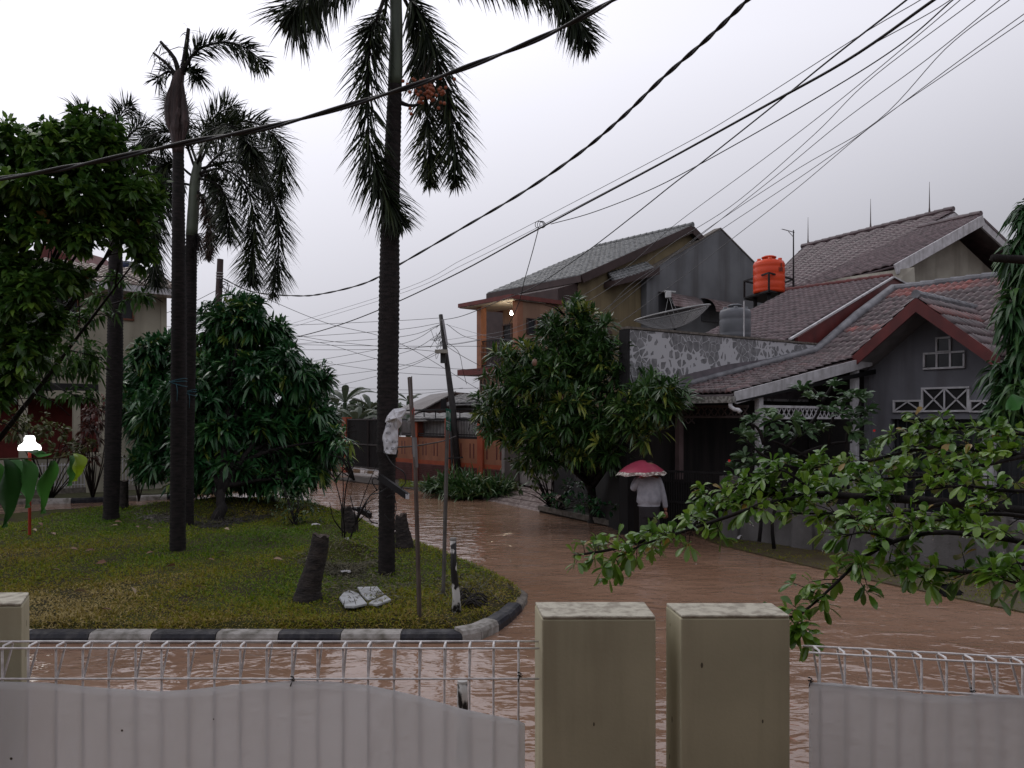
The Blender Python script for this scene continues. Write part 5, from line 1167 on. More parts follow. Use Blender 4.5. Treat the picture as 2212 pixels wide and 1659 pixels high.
# palm B behind it
pb = onisl(406, 1134); Yb = pb.y
pB = thing("palm_tree", pb, "rear palm of the twin pair, with full drooping plumes and a green shaft", "palm tree")
palm_trunk(pB, [pb - Vector((0, 0, .15)), P(407, 1000, Yb), P(410, 800, Yb), P(413, 560, Yb), P(414, 508, Yb)], [w2r(w, Yb) for w in (24, 22, 24, 24, 23)])
MB().tube(spline([P(414, 510, Yb), P(418, 450, Yb), P(421, 395, Yb), P(428, 350, Yb)], 12), [w2r(w, Yb) for w in (24, 24, 24, 24, 23, 23, 22, 22, 21, 20, 18, 16)], 14).build("crownshaft", mat("grey_green_shaft", (0.11, 0.13, 0.095), (0.08, 0.09, 0.07), rough=.45, scale=5), pB, smooth=True)
BB = [[(428, 359, Yb), (470, 285, 13.8), (530, 262, 13.6), (590, 290, 13.4), (612, 350, 13.3), (600, 430, 13.3)],
      [(430, 375, Yb), (480, 365, 13.6), (530, 400, 13.3), (548, 480, 13.2), (545, 560, 13.1), (540, 615, 13.1)],
      [(430, 365, Yb), (510, 350, 14.2), (575, 395, 14.3), (600, 470, 14.3), (600, 560, 14.3), (590, 640, 14.3)],
      [(420, 360, Yb), (395, 300, 13.8), (350, 285, 13.7), (300, 310, 13.6), (265, 350, 13.5)],
      [(415, 380, Yb), (370, 350, 13.9), (330, 390, 13.7), (315, 460, 13.6), (310, 560, 13.6)],
      [(415, 400, Yb), (380, 400, 14.2), (350, 460, 14.3), (335, 560, 14.3), (340, 620, 14.3)],
      [(428, 350, Yb), (445, 280, 14.2), (480, 240, 14.4), (510, 235, 14.6)],
      [(425, 350, Yb), (400, 280, 14.1), (390, 240, 14.5), (370, 220, 14.8)],
      [(430, 380, Yb), (480, 330, 14.5), (540, 320, 15), (570, 350, 15.3), (580, 410, 15.5)],
      [(430, 385, Yb), (470, 400, 13.4), (490, 450, 13), (495, 520, 12.9)],
      [(425, 355, Yb), (450, 300, 13), (490, 270, 12.4), (530, 300, 12), (545, 350, 11.9)]]
for p_ in BB: frond(pB, [P(*v) for v in p_], .42, 170)
frond(pB, [P(425, 410, Yb), P(445, 440, 13.7), P(455, 500, 13.6), P(450, 560, 13.6)], .22, 260, m=deadfrond)
frond(pB, [P(432, 380, Yb), P(455, 380, 14.3), P(470, 420, 14.4), P(475, 500, 14.4)], .3, 200, m=deadfrond)
mb = MB()
for k in range(70):
    c = P(432 + random.gauss(0, 12), 535 + random.gauss(0, 16), 13.75 + random.gauss(0, .08)); mb.tube([P(425, 505, Yb), c, c + Vector((random.gauss(0, .07), 0, -.05))], .005, 4)
mb.build("flower_stalks", palmbark, pB)
# palm C at the left
pc = onisl(240, 1122); Yc = pc.y
pC = thing("palm_tree", pc, "leftmost palm, black trunk standing before the cream house", "palm tree")
palm_trunk(pC, [pc - Vector((0, 0, .15)), P(240, 1105, Yc), P(243, 1000, Yc), P(248, 800, Yc), P(250, 600, Yc), P(248, 430, Yc)], [w2r(w, Yc) for w in (38, 31, 33, 33, 29, 24)])
MB().tube([P(248, 432, Yc), P(247, 390, Yc), P(245, 340, Yc)], [w2r(w, Yc) for w in (24, 23, 17)], 12).build("crownshaft", shaftm, pC, smooth=True)
for p_ in ([(245, 345, Yc), (220, 270, 14.4), (185, 225, 14.2), (160, 215, 14)], [(247, 345, Yc), (280, 270, 14.5), (320, 255, 14.4), (350, 300, 14.2), (360, 370, 14.2)], [(246, 340, Yc), (250, 260, 14.9), (265, 220, 15), (285, 205, 15.1)],
           [(243, 350, Yc), (190, 290, 15), (140, 290, 15.2), (110, 330, 15.4)], [(248, 350, Yc), (300, 310, 15.2), (350, 340, 15.5), (370, 420, 15.7)], [(247, 360, Yc), (300, 350, 14), (330, 420, 13.6), (330, 520, 13.5)]):
    frond(pC, [P(v[0], v[1] + 22, v[2]) for v in p_], .38, 130)
ribb = mat("blue_ribbon", (0.04, 0.13, 0.17), rough=.5)
for (x, y, Y, w, sl, pr) in ((385, 822, Ya, 34, 5, "blue cord tied round the front twin palm trunk"), (411, 845, Yb, 26, 8, "blue cord wound round the rear twin palm trunk")):
    mb = MB(); c = P(x, y, Y); r_ = w2r(w, Y) * 1.03
    for dz, s_ in ((0, .03), (-.05, -.035), (-.02, .01)):
        mb.tube([c + Vector((r_ * math.cos(a), r_ * math.sin(a), dz + s_ * math.cos(a))) for a in np.linspace(0, 2 * math.pi, 25)], .006, 5)
    mb.tube([c + Vector((r_ * .2, -r_, -.05)), c + Vector((r_ * .4, -r_ - .02, -.16)), c + Vector((r_ * .3, -r_ - .01, -.3))], .004, 5)
    tag(mb.build("cord", ribb, smooth=True), pr, "cord")
# stumps
stm = mat("cut_stump_bark", (0.045, 0.036, 0.032), (0.015, 0.012, 0.012), rough=.7, scale=10, stretch=(1, 1, 3), bump=.9, bscale=25)
cutm = mat("cut_stump_top", (0.08, 0.06, 0.05), (0.04, 0.03, 0.025), rough=.8, scale=20)
def stump(px, prof, label, name="tree_stump", ring=True, jag=.012):
    g_ = onisl(*px); Y = g_.y; r_ = thing(name, g_, label, "stump"); q = [P(x, y, Y) for x, y, w in prof]; rad = [w2r(w, Y) for x, y, w in prof]
    q[0].z = g_.z - .08
    n = 40; c = spline(q, n); rr = np.interp(np.linspace(0, 1, n), np.linspace(0, 1, len(rad)), rad) * (1 + (np.arange(n) % 2) * (.05 if ring else 0) + rng.normal(0, .012, n))
    mb = MB().tube(c, list(rr), 18, cap=False)
    mb.v = [(x + random.uniform(-jag, jag) * .4, y + random.uniform(-jag, jag) * .4, z + (random.uniform(-jag, jag) * 2 if i >= 18 * (n - 1) else 0)) for i, (x, y, z) in enumerate(mb.v)]
    mb.build("bark", stm, r_, smooth=True)
    tp_ = mb.v[-18:]; cc = sum((Vector(v) for v in tp_), Vector()) / 18; m2_ = MB()
    for k in range(18): m2_.poly([tp_[k], tp_[(k + 1) % 18], cc - Vector((0, 0, .02))])
    m2_.build("cut_face", cutm, r_); return r_
stump((668, 1296), [(664, 1296, 72), (667, 1272, 50), (678, 1230, 42), (688, 1190, 38), (693, 1156, 35)], "leaning ringed palm stump nearest the broken slabs on the grass")
stump((872, 1182), [(875, 1182, 46), (872, 1165, 36), (868, 1140, 30), (866, 1114, 24)], "pale-scarred stump just right of the big palm trunk", ring=False, jag=.02)
stump((752, 1150), [(757, 1142, 36), (756, 1125, 34), (750, 1110, 26), (747, 1096, 22)], "short dark stump among bare twigs behind the grass heap", ring=False, jag=.02)
stump((265, 1098), [(265, 1098, 24), (265, 1080, 23), (265, 1060, 22), (265, 1038, 22)], "straight black stump right behind the leftmost palm")
# bare twigs round the short stump
tw = thing("bare_sapling", onisl(742, 1180), "leafless sapling with thin forked twigs beside the short dark stump", "sapling")
mb = MB(); bb = onisl(742, 1180)
for pts in ([(742, 1180), (738, 1130), (742, 1060), (740, 1010), (750, 985)], [(745, 1180), (741, 1110), (722, 1030), (712, 1000)], [(742, 1110), (748, 1050), (762, 1010), (775, 1000)], [(720, 1030), (705, 1010), (700, 995)], [(722, 1040), (745, 1012), (765, 1000)],
            [(752, 1170), (768, 1130), (760, 1085), (756, 1070)], [(757, 1165), (770, 1120), (790, 1060), (815, 1000)], [(770, 1120), (800, 1070), (830, 1050)], [(768, 1130), (790, 1090), (812, 1075)], [(742, 1150), (720, 1120), (712, 1085)], [(760, 1140), (785, 1115), (800, 1095)]):
    mb.tube(spline([P(x, y, bb.y + random.uniform(-.15, .15)) for x, y in pts], 9), [.012 - .001 * i for i in range(9)], 5)
mb.build("twigs", bark, tw, smooth=True)
shrub(P(765, 1030, bb.y + .6), "yellow-tipped mango shoot hanging beside the big palm", [(755, 955, bb.y + .6, 18, 10), (725, 965, bb.y + .6, 22, 12)], 60, .16, .04, mangoleaf, name="mango_shoot", cat="plant", flush=.35, droop=.9)

# ---- the near bough with small glossy leaves (right)
nearleaf = leafmat("near_leaf", [(0.0, (0.045, 0.120, 0.016)), (0.5, (0.105, 0.215, 0.022)), (0.88, (0.18, 0.29, 0.03)), (0.965, (0.25, 0.34, 0.03)), (1.0, (0.26, 0.17, 0.03))], rough=.28, spec=.6, trans=.3)
nb = thing("leafy_tree", P(2500, 1130, 4.0), "near tree reaching in from the right with wet glossy leaves", "tree")
BR = [([(2500, 1140, 3.6), (2212, 1105, 3.9), (2050, 1085, 4.1), (1870, 1074, 4.3), (1740, 1066, 4.5), (1640, 1070, 4.6), (1540, 1110, 4.7), (1430, 1155, 4.8), (1330, 1185, 4.9), (1240, 1200, 5.0)], .028, (.28, 1), .95),
      ([(1760, 1068, 4.5), (1650, 1090, 4.4), (1560, 1120, 4.4), (1470, 1150, 4.4), (1380, 1180, 4.5), (1310, 1215, 4.5)], .014, (.2, 1), .9),
      ([(1700, 1066, 4.5), (1640, 1045, 4.6), (1570, 1060, 4.8), (1520, 1070, 4.9)], .010, (.1, 1), 1.3),
      ([(1760, 1066, 4.4), (1700, 1020, 4.4), (1660, 1020, 4.5)], .009, (.1, 1), 1.2),
      ([(2500, 1000, 4.2), (2212, 985, 4.4), (2060, 965, 4.6), (1960, 975, 4.8), (1860, 1000, 4.9), (1760, 1010, 5.0)], .02, (.15, 1), 1.35),
      ([(2300, 950, 4.4), (2150, 930, 4.6), (2050, 925, 4.7), (1960, 935, 4.8)], .014, (.1, 1), 1.3),
      ([(2212, 985, 4.4), (2100, 1010, 4.3), (1980, 1030, 4.4), (1880, 1035, 4.5), (1790, 1040, 4.6)], .012, (.1, 1), 1.5),
      ([(2050, 1085, 4.1), (1960, 1105, 4.1), (1880, 1120, 4.2), (1800, 1110, 4.3), (1700, 1110, 4.4)], .012, (.1, 1), 1.2),
      ([(2500, 1230, 3.5), (2300, 1190, 3.6), (2150, 1160, 3.7), (2020, 1150, 3.8), (1930, 1170, 3.9), (1860, 1210, 3.9), (1800, 1265, 3.9), (1750, 1310, 3.9), (1690, 1345, 3.9)], .016, (.1, 1), 1.0),
      ([(2300, 1190, 3.6), (2200, 1220, 3.6), (2100, 1235, 3.7), (2010, 1230, 3.8), (1960, 1245, 3.8)], .012, (.1, 1), 1.2),
      ([(2250, 1120, 3.8), (2150, 1110, 3.8), (2060, 1120, 3.9), (1960, 1130, 4.0)], .012, (.1, 1), 1.3),
      ([(2300, 1060, 3.9), (2180, 1060, 4), (2080, 1050, 4.1), (1990, 1060, 4.2)], .012, (.1, 1), 1.2),
      ([(1930, 1170, 3.9), (1870, 1150, 3.9), (1820, 1160, 4.0)], .009, (.1, 1), 1.1),
      ([(1750, 1310, 3.9), (1720, 1340, 3.85), (1735, 1365, 3.8)], .006, (.1, 1), 1.3),
      ([(1690, 1345, 3.9), (1665, 1360, 3.9)], .005, (.0, 1), 1.2),
      ([(2400, 1200, 3.3), (2300, 1240, 3.3), (2212, 1260, 3.35), (2160, 1250, 3.4)], .012, (.1, 1), 1.2)]
mb = MB(); CC = []; DD = []
for pts, r_, (u0, u1), dn in BR:
    dn *= .78; q = spline([P(*p) for p in pts], 24); mb.tube(q, [r_ * (1 - .8 * i / 23) + .001 for i in range(24)], 7)
    ln = sum((q[i + 1] - q[i]).length for i in range(23)); n = int(ln * 38 * dn)
    for _ in range(n):
        u = u0 + (u1 - u0) * random.random(); k = min(int(u * 23), 22); p0 = q[k].lerp(q[k + 1], u * 23 - k); t_ = (q[k + 1] - q[k]).normalized()
        sd = Vector((random.gauss(0, 1), random.gauss(0, 1), random.gauss(.25, .55))).normalized(); d = (sd * .8 + t_ * .7).normalized(); lt2 = random.uniform(.03, .15)
        e_ = p0 + d * lt2; mb.tube([p0, p0.lerp(e_, .5) + Vector((0, 0, .006)), e_], [.0028, .0022, .0016], 4, cap=False)
        CC.append(tuple(e_)); DD.append(tuple((d + Vector((0, 0, .35))).normalized()))
    CC.append(tuple(q[-1])); DD.append(tuple((q[-1] - q[-2]).normalized()))
mb.build("trunk", bark, nb, smooth=True)
CC = np.array(CC); DD = np.array(DD)
b_, d_2, Ls, Ws, tn = rosettes(CC, DD, 6, .080, .035, .78, kvar=2, stem=.004, tint_c=rng.random(len(CC)) ** 1.2)
tn = np.where(rng.random(len(tn)) < .012, 1.0, tn * .93)
leaf_mesh("foliage", b_, d_2, Ls, Ws, nearleaf, nb, tn, droop=.35, fold=.14, prof=((.18, .35), (.45, .8), (.72, 1.0), (.9, .7)))
# rain drops hanging from the leaf tips
dm = bpy.data.materials.new("raindrop"); dm.use_nodes = True; bb_ = dm.node_tree.nodes['Principled BSDF']; bb_.inputs['Base Color'].default_value = (.9, .92, .95, 1); bb_.inputs['Roughness'].default_value = .02; bb_.inputs['Transmission Weight'].default_value = .85; bb_.inputs['IOR'].default_value = 1.33
mb = MB()
for i in rng.choice(len(b_), 130, replace=False):
    p_ = Vector(b_[i] + d_2[i] * Ls[i]); p_.z -= .35 * Ls[i] + .003; mb.lathe(p_, [(0, -.0035), (.0024, -.0028), (.0034, 0), (.0018, .003), (0, .005)], 8)
dr_ = mb.build("raindrops", dm, nb, smooth=True); dr_['kind'] = 'stuff'
# mango-like tree at the right edge
nm = leafmat("right_edge_leaf", [(0, (0.015, 0.050, 0.018)), (0.6, (0.035, 0.095, 0.028)), (1.0, (0.08, 0.16, 0.035))], rough=.38, spec=.35, trans=.25)
re_ = thing("mango_tree", P(2420, 1200, 6.5), "tree at the right edge with long drooping dark leaves and a sawn branch", "tree")
RE = [(2212, 500, 6.3, 32, 55), (2190, 560, 6.3, 35, 35), (2200, 660, 6.2, 55, 60), (2215, 740, 6.1, 55, 65), (2175, 800, 6.1, 55, 45), (2200, 860, 6.0, 75, 55), (2160, 890, 6.0, 45, 30), (2230, 600, 6.2, 40, 60), (2212, 455, 6.3, 18, 20)]
RE = [(x + 10, y, Y, rx * .8, ry) for x, y, Y, rx, ry in RE]
C, D = blob_points(clumps(RE, 6, .5, 9), 190, .2); D = norm(D + np.array([0, 0, .1]) + rng.normal(0, .3, D.shape)); b_, d_2, Ls, Ws, tn = rosettes(C, D, 7, .17, .036, .7)
leaf_mesh("crown", b_, d_2, Ls, Ws, nm, re_, tn, droop=1.0, fold=.1)
mb = MB(); mb.tube([P(2420, 1250, 6.5), P(2380, 800, 6.4), P(2330, 560, 6.3), P(2260, 400, 6.3)], [.12, .10, .07, .03], 8)
for x, y, Y, rx, ry in RE: mb.tube(spline([P(2360, y - 60, 6.35), P(2280, y - 30, Y), P(x, y, Y)], 7), [.025, .022, .019, .016, .013, .010, .007], 5)
mb.tube([P(2330, 575, 6.3), P(2240, 563, 6.0), P(2146, 557, 5.8)], [.04, .034, .030], 9); mb.build("trunk", bark, re_, smooth=True)
# plumeria-like shrub
plm = leafmat("plumeria_leaf", [(0, (0.035, 0.075, 0.028)), (0.6, (0.060, 0.120, 0.045)), (1.0, (0.10, 0.165, 0.055))], rough=.35, spec=.5, trans=.25)
pr_ = thing("plumeria", Q(0.4, -0.9), "plumeria shrub with bare forked stems and rosettes of broad leaves before the carport", "shrub")
stems = [[(1672, 1185), (1668, 1120), (1690, 1060), (1700, 1010)], [(1700, 1010), (1650, 985), (1625, 965)], [(1700, 1010), (1765, 1000), (1830, 1000)], [(1765, 1000), (1700, 965), (1660, 950)], [(1650, 960), (1640, 930), (1625, 915)], [(1700, 965), (1760, 905), (1775, 870)], [(1775, 870), (1755, 840), (1735, 838)], [(1775, 870), (1790, 845), (1800, 830)], [(1830, 1000), (1830, 940), (1850, 900)], [(1720, 985), (1790, 960), (1840, 955)],
         [(1640, 1170), (1645, 1110), (1640, 1060), (1620, 1020)], [(1850, 900), (1860, 860)], [(1790, 960), (1800, 900), (1830, 880)], [(1625, 965), (1605, 945)], [(1625, 965), (1620, 990)]]
mb = MB()
for s_ in stems: mb.tube(spline([P(x, y, 11.9 + .002 * (x - 1700)) for x, y in s_], 7), [.030, .027, .024, .022, .020, .018, .016], 7)
mb.build("stems", bark, pr_, smooth=True)
tips = [(1608, 935), (1625, 905), (1650, 935), (1665, 905), (1605, 985), (1630, 1000), (1690, 930), (1720, 940), (1735, 835), (1760, 850), (1800, 825), (1830, 845), (1860, 850), (1845, 890), (1815, 890), (1790, 880), (1860, 910), (1870, 880), (1770, 920), (1740, 930), (1620, 950), (1645, 975), (1690, 985), (1840, 930), (1720, 905), (1660, 870 + 20), (1590, 1010), (1820, 865), (1880, 960), (1900, 990), (1935, 1010)]
C = np.array([tuple(P(x + random.uniform(-5, 5), y + random.uniform(-5, 5), 11.9 + random.uniform(-.35, .35))) for x, y in tips for _ in range(2)]); D = norm(np.tile([0, 0, 1.0], (len(C), 1)) + rng.normal(0, .25, C.shape))
b_, d_2, Ls, Ws, tn = rosettes(C, D, 11, .22, .075, .72, stem=.008); leaf_mesh("foliage", b_, d_2, Ls, Ws, plm, pr_, tn, droop=.45, fold=.1, prof=((.3, .55), (.6, 1), (.85, .75)))
fl = mat("red_flower", (0.55, 0.03, 0.03), rough=.5)
for x, y in ((1575, 995), (1888, 930)):
    c = P(x, y, 11.2); mb = MB()
    for k in range(5):
        a = k * 1.256; d = Vector((math.cos(a), -.3, math.sin(a))) * .022; sd = Vector((-math.sin(a), 0, math.cos(a))) * .010; mb.poly([c, c + d * .6 + sd, c + d, c + d * .6 - sd])
    mb.build("flower", fl, pr_)
# the big leaf at the right edge and the twig at the left edge
bigleaf = leafmat("big_near_leaf", [(0, (0.020, 0.075, 0.018)), (0.35, (0.055, 0.19, 0.030)), (0.7, (0.08, 0.24, 0.08)), (1.0, (0.30, 0.46, 0.02))], rough=.4, trans=.6)
def near_leaves(root, rows, name="leaf"):
    for (x0, y0, x1, y1, w, Y, tn_, bend) in rows:
        a = P(x0, y0, Y); b = P(x1, y1, Y - .01); L_ = (b - a).length; d = (b - a) / L_; n = 12; mb = MB(); sd = Vector((d.z, 0, -d.x)); W_ = w / FPX * Y / 2; V = []
        for i in range(n + 1):
            u = i / n; ww = W_ * (math.sin(math.pi * min(1, u * 1.02 + .0)) ** .75) * (1 - .35 * u) * 1.25; c = a + d * L_ * u + sd * bend * math.sin(math.pi * u) * L_; yo = .006 * math.sin(u * 9)
            V += [c - sd * ww + Vector((0, .012 * math.sin(u * 3 + 1) + yo, 0)), c + Vector((0, -.004, 0)), c + sd * ww + Vector((0, .010 + yo, 0))]
        mb.v = [tuple(v) for v in V]
        for i in range(n): k = 3 * i; mb.f += [(k, k + 3, k + 4, k + 1), (k + 1, k + 4, k + 5, k + 2)]
        o = mb.build(name, bigleaf, root, smooth=True); at = o.data.attributes.new('tint', 'FLOAT', 'POINT'); at.data.foreach_set('value', [tn_] * len(o.data.vertices))
tg = thing("twig", P(-60, 990, 1.5), "close twig at the left edge with large hanging leaves", "twig")
MB().tube(spline([P(-900, 1060, 1.55), P(-400, 1010, 1.5), P(0, 992, 1.5), P(70, 991, 1.5), P(130, 988, 1.5), P(172, 974, 1.5), P(186, 965, 1.5)], 16), [.0022 - .00008 * i for i in range(16)], 6).build("stem", mat("green_stem", (0.12, 0.13, 0.04), rough=.5), tg, smooth=True)
near_leaves(tg, [(10, 992, 8, 1140, 48, 1.48, .05, -.06), (18, 990, 40, 1070, 50, 1.52, .62, .05), (50, 992, 58, 1098, 42, 1.49, .5, -.03), (112, 995, 92, 1110, 34, 1.5, .3, .08), (152, 984, 148, 1050, 24, 1.51, .4, -.05), (160, 980, 160, 1040, 30, 1.49, 1.0, -.14), (58, 975, 104, 980, 16, 1.5, .55, .05), (-20, 995, -14, 1110, 50, 1.5, .3, 0)])
near_leaves(re_, [(2215, 862, 2177, 885, 34, 3.0, .55, .1)], "leaf")

# ================================================================ POLES AND CABLES
cab = mat("black_cable", (0.018, 0.017, 0.018), rough=.45)
gcab = mat("grey_cable", (0.15, 0.15, 0.16), rough=.45)
def cable(pts, label, r=.008, m=cab, n=60, twist=0, tr=None, group=None, wob=0.0):
    q = spline([P(*p) for p in pts], n if not twist else 260); mb = MB()
    if twist:
        for ph in (0, math.pi):
            w = []
            for i, c in enumerate(q):
                d = (q[min(i + 1, len(q) - 1)] - q[max(i - 1, 0)]).normalized(); s = d.cross(Vector((0, 0, 1))).normalized(); u = s.cross(d); a = i * twist + ph
                w.append(c + (s * math.cos(a) + u * math.sin(a)) * (tr or r))
            mb.tube(w, r, 6)
    else:
        mb.tube(q, r, 6)
    o = mb.build("cable", m, smooth=True); tag(o, label, "cable", group or "overhead cables"); return o
cable([(-1400, 560, 7.0), (-600, 470, 6.3), (0, 386, 6.0), (195, 352, 6.0), (400, 309, 6.1), (600, 270, 6.2), (835, 203, 6.3), (1000, 148, 6.3), (1180, 76, 6.2), (1325, 0, 6.0), (1420, -60, 5.9)], "thick twisted black cable sagging across the upper left in front of the palms", .0115, twist=.16, tr=.0105)
cable([(478, 600, 22), (545, 630, 21), (640, 639, 19.5), (700, 634, 18.5), (790, 611, 17), (860, 573, 15.5), (1000, 492, 13), (1130, 415, 11), (1250, 332, 9.4), (1340, 257, 8.4), (1430, 170, 7.4), (1530, 82, 6.6), (1615, 0, 6.0), (1690, -70, 5.6)], "thick twisted black cable rising from the left pole past the big palm to the top", .012, twist=.42, tr=.009)
cable([(540, 748, 27), (613, 734, 26), (705, 711, 24), (815, 671, 21.5), (981, 594, 17.5), (1168, 492, 14), (1400, 368, 11), (1640, 236, 9), (1830, 130, 7.8), (2000, 12, 6.9), (2100, -60, 6.4)], "thick black cable with a coiled loop, running to the upper right", .014)
cable([(950, 692, 23), (1000, 682, 21), (1087, 647, 19), (1155, 619, 17.5), (1265, 545, 15), (1377, 459, 13), (1456, 396, 12), (1517, 350, 11), (1661, 236, 9.4), (1770, 147, 8.4), (1852, 82, 7.8), (1958, 0, 7), (2030, -60, 6.5)], "black cable crossing the thick looped one near the upper right", .009)
cable([(1190, 484, 14), (1280, 459, 13.4), (1400, 412, 12.4), (1517, 352, 11.3), (1751, 219, 9.3), (1936, 103, 8.1), (2058, 0, 7.4), (2130, -60, 7)], "thin black cable branching off just right of the coiled loop", .007)
cable([(560, 720, 27), (860, 628, 20), (1000, 560, 17.2), (1160, 478, 14.3), (1456, 323, 10.8), (1596, 243, 9.5), (1852, 80, 7.9), (1988, 0, 7.1), (2080, -60, 6.7)], "thin grey wire running just above the thick looped cable", .0045, gcab)
cable([(560, 728, 27.2), (860, 636, 20.2), (1000, 572, 17.4), (1160, 492, 14.5), (1456, 336, 11), (1729, 187, 8.8), (1879, 99, 7.8), (2022, 20, 7.1), (2120, -50, 6.6)], "thin grey wire running just below the thick looped cable", .0045, gcab)
GT = "thin grey wires fanning to the upper right"
grey_fan = [[(960, 735, 24), (999, 729, 23), (1104, 711, 20), (1243, 647, 17), (1356, 575, 15), (1456, 487, 13.5), (1661, 335, 11), (1832, 202, 9.5), (2074, 0, 7.8), (2130, -50, 7.5)],
            [(960, 745, 24), (1010, 738, 23), (1120, 716, 20), (1243, 665, 17.5), (1356, 596, 15.2), (1456, 523, 13.7), (1585, 441, 12), (1755, 294, 10.3), (1878, 173, 9.2), (2120, -10, 7.6)],
            [(960, 700, 24), (1100, 735, 20), (1250, 720, 17.5), (1356, 620, 15.3), (1456, 552, 13.8), (1660, 393, 11.4), (1820, 262, 10), (2000, 130, 8.6), (2160, 0, 7.6), (2220, -50, 7.3)],
            [(1040, 752, 22), (1200, 735, 18.5), (1330, 650, 16), (1507, 510, 13.4), (1715, 370, 11.2), (1893, 263, 9.7), (2046, 102, 8.4), (2180, 0, 7.5), (2230, -40, 7.2)],
            [(1037, 760, 22), (1150, 768, 19.5), (1280, 700, 17), (1420, 590, 14.6), (1559, 495, 13), (1740, 375, 11.3), (1897, 262, 9.9), (2060, 140, 8.7), (2240, 10, 7.7)],
            [(1180, 760, 19), (1300, 720, 17), (1456, 612, 14.4), (1580, 517, 13), (1720, 408, 11.6), (1883, 272, 10.2), (2050, 155, 8.9), (2240, 25, 7.8)]]
for g_ in grey_fan: cable(g_, "one of six thin grey wires fanning over the houses to the upper right", .0048, gcab, group=GT)
gd = [("drooping black drop wire falling from the coiled loop to the fence", [(1163, 495, 14.2), (1150, 545, 14.8), (1133, 605, 15.5), (1116, 666, 16.4), (1070, 760, 18.5), (1031, 864, 20.5), (1010, 935, 21.5)], .008),
      ("low black cable from the banner palm to the leaning pole", [(856, 966, 9.8), (900, 963, 11.5), (960, 952, 16), (985, 942, 20)], .011)]
for l_, p_, r_ in gd: cable(p_, l_, r_)
o = MB(); c = P(1165, 490, 14.1)
for k in range(3): o.tube([c + Vector((.075 * math.cos(a) * (1 - .15 * k) + .03 * k, .03 * math.sin(2 * a), .04 + .06 * math.sin(a))) for a in np.linspace(0, 6.283, 22)], .006, 5)
tag(o.build("cable_coil", cab, smooth=True), "small coil of spare cable tied on the thick overhead cable", "cable coil")
far = [[(300, 706, 27), (600, 703, 26), (850, 693, 25), (948, 687, 23.5)], [(300, 745, 27), (640, 728, 26), (860, 712, 25), (955, 697, 23.5)], [(600, 745, 27), (860, 728, 25), (955, 700, 23.5)], [(620, 790, 30), (860, 745, 26), (950, 702, 23.6)],
       [(400, 740, 26), (800, 747, 25), (1037, 748, 24)], [(500, 755, 26), (800, 755, 25), (960, 746, 24), (1037, 735, 24)], [(545, 632, 22), (700, 696, 24), (860, 740, 25), (1037, 843, 26.5)], [(590, 725, 26), (700, 742, 26), (860, 786, 26), (1037, 800, 26)],
       [(640, 800, 30), (860, 765, 26), (960, 715, 23.6)], [(700, 815, 30), (870, 790, 27), (960, 752, 23.6)], [(640, 775, 28), (860, 805, 27), (1037, 812, 26)], [(700, 840, 32), (860, 800, 28), (965, 755, 23.7)], [(960, 745, 23.6), (1000, 770, 24), (1037, 790, 25)],
       [(960, 735, 23.6), (990, 760, 24), (1000, 800, 24.4), (1008, 830, 24.5)], [(620, 830, 32), (860, 842, 29), (1037, 838, 27)], [(965, 700, 23.5), (1000, 725, 24), (1037, 735, 25)], [(640, 838, 34), (760, 845, 33), (900, 850, 32), (1000, 838, 30)],
       [(480, 640, 22), (560, 700, 24), (700, 735, 26), (950, 760, 23.8)], [(340, 765, 24), (420, 690, 23), (470, 640, 22)], [(280, 706, 24), (400, 660, 23), (472, 625, 22)]]
for f_ in far: cable(f_, "one of the thin sagging service wires between the two poles", .0075, cab, n=30, group="service wires between the poles")
pm_ = mat("dark_pole", (0.035, 0.030, 0.030), (0.018, 0.016, 0.016), rough=.6, scale=6)
lp = thing("utility_pole", P(472, 1040, 22), "dark concrete utility pole rising behind the left mango tree", "utility pole")
lp_pts = [P(465, 930, 22), P(468, 750, 22), P(476, 560, 22)]; lp_pts[0].z = 0
MB().tube(lp_pts, [.15, .11, .085], 12).build("shaft", mat("brown_concrete_pole", (0.06, 0.04, 0.038), rough=.7), lp)
mb = MB()
for y in (590, 596, 602): c = P(474.5, y, 22); mb.tube([c + Vector((.095 * math.cos(a), .095 * math.sin(a), 0)) for a in np.linspace(0, 6.283, 17)], .012, 5)
mb.build("band", mat("pole_band", (.45, .44, .44), rough=.4), lp)
mb = MB()
for k in range(9):
    a = P(474, 600 + k * 3, 21.9); b = P(480 + random.uniform(0, 25), 640 + random.uniform(-20, 25), 21.9); mb.tube(spline([a, a.lerp(b, .5) + Vector((.12, 0, random.uniform(-.2, .15))), b, a + Vector((0, 0, -.9))], 14), .008, 4)
mb.build("loose_wires", cab, lp, smooth=True)
ln_ = thing("utility_pole", P(992, 1012, 22.6), "thin leaning black pole with a tangle of wires before the orange fence", "utility pole")
q = [P(992, 1012, 22.6), P(978, 880, 22.9), P(965, 780, 23.2), P(952, 680, 23.5)]; q[0].z = 0
MB().tube(q, [.10, .095, .075, .06], 10).build("shaft", pm_, ln_, smooth=True)
MB().tube([P(977, 1010, 22.4), P(975, 950, 22.6), P(970, 905, 22.9)], .035, 8).build("brace", pm_, ln_)
MB().bar(P(957, 690, 23.3), P(966, 745, 23.1), .05, .03).build("conduit", mat("grey_conduit", (.25, .24, .25), rough=.5), ln_)
MB().box(-.15, .0, -.1, .1, -.22, .06, Matrix.Translation(P(963, 768, 23))).build("junction_box", mat("dark_box", (.05, .05, .05), rough=.5), ln_)
MB().box(-.28, .08, -.1, .1, .0, .10, Matrix.Translation(P(961, 763, 22.8))).build("splice_closure", mat("beige_box", (.30, .28, .24), rough=.5), ln_)
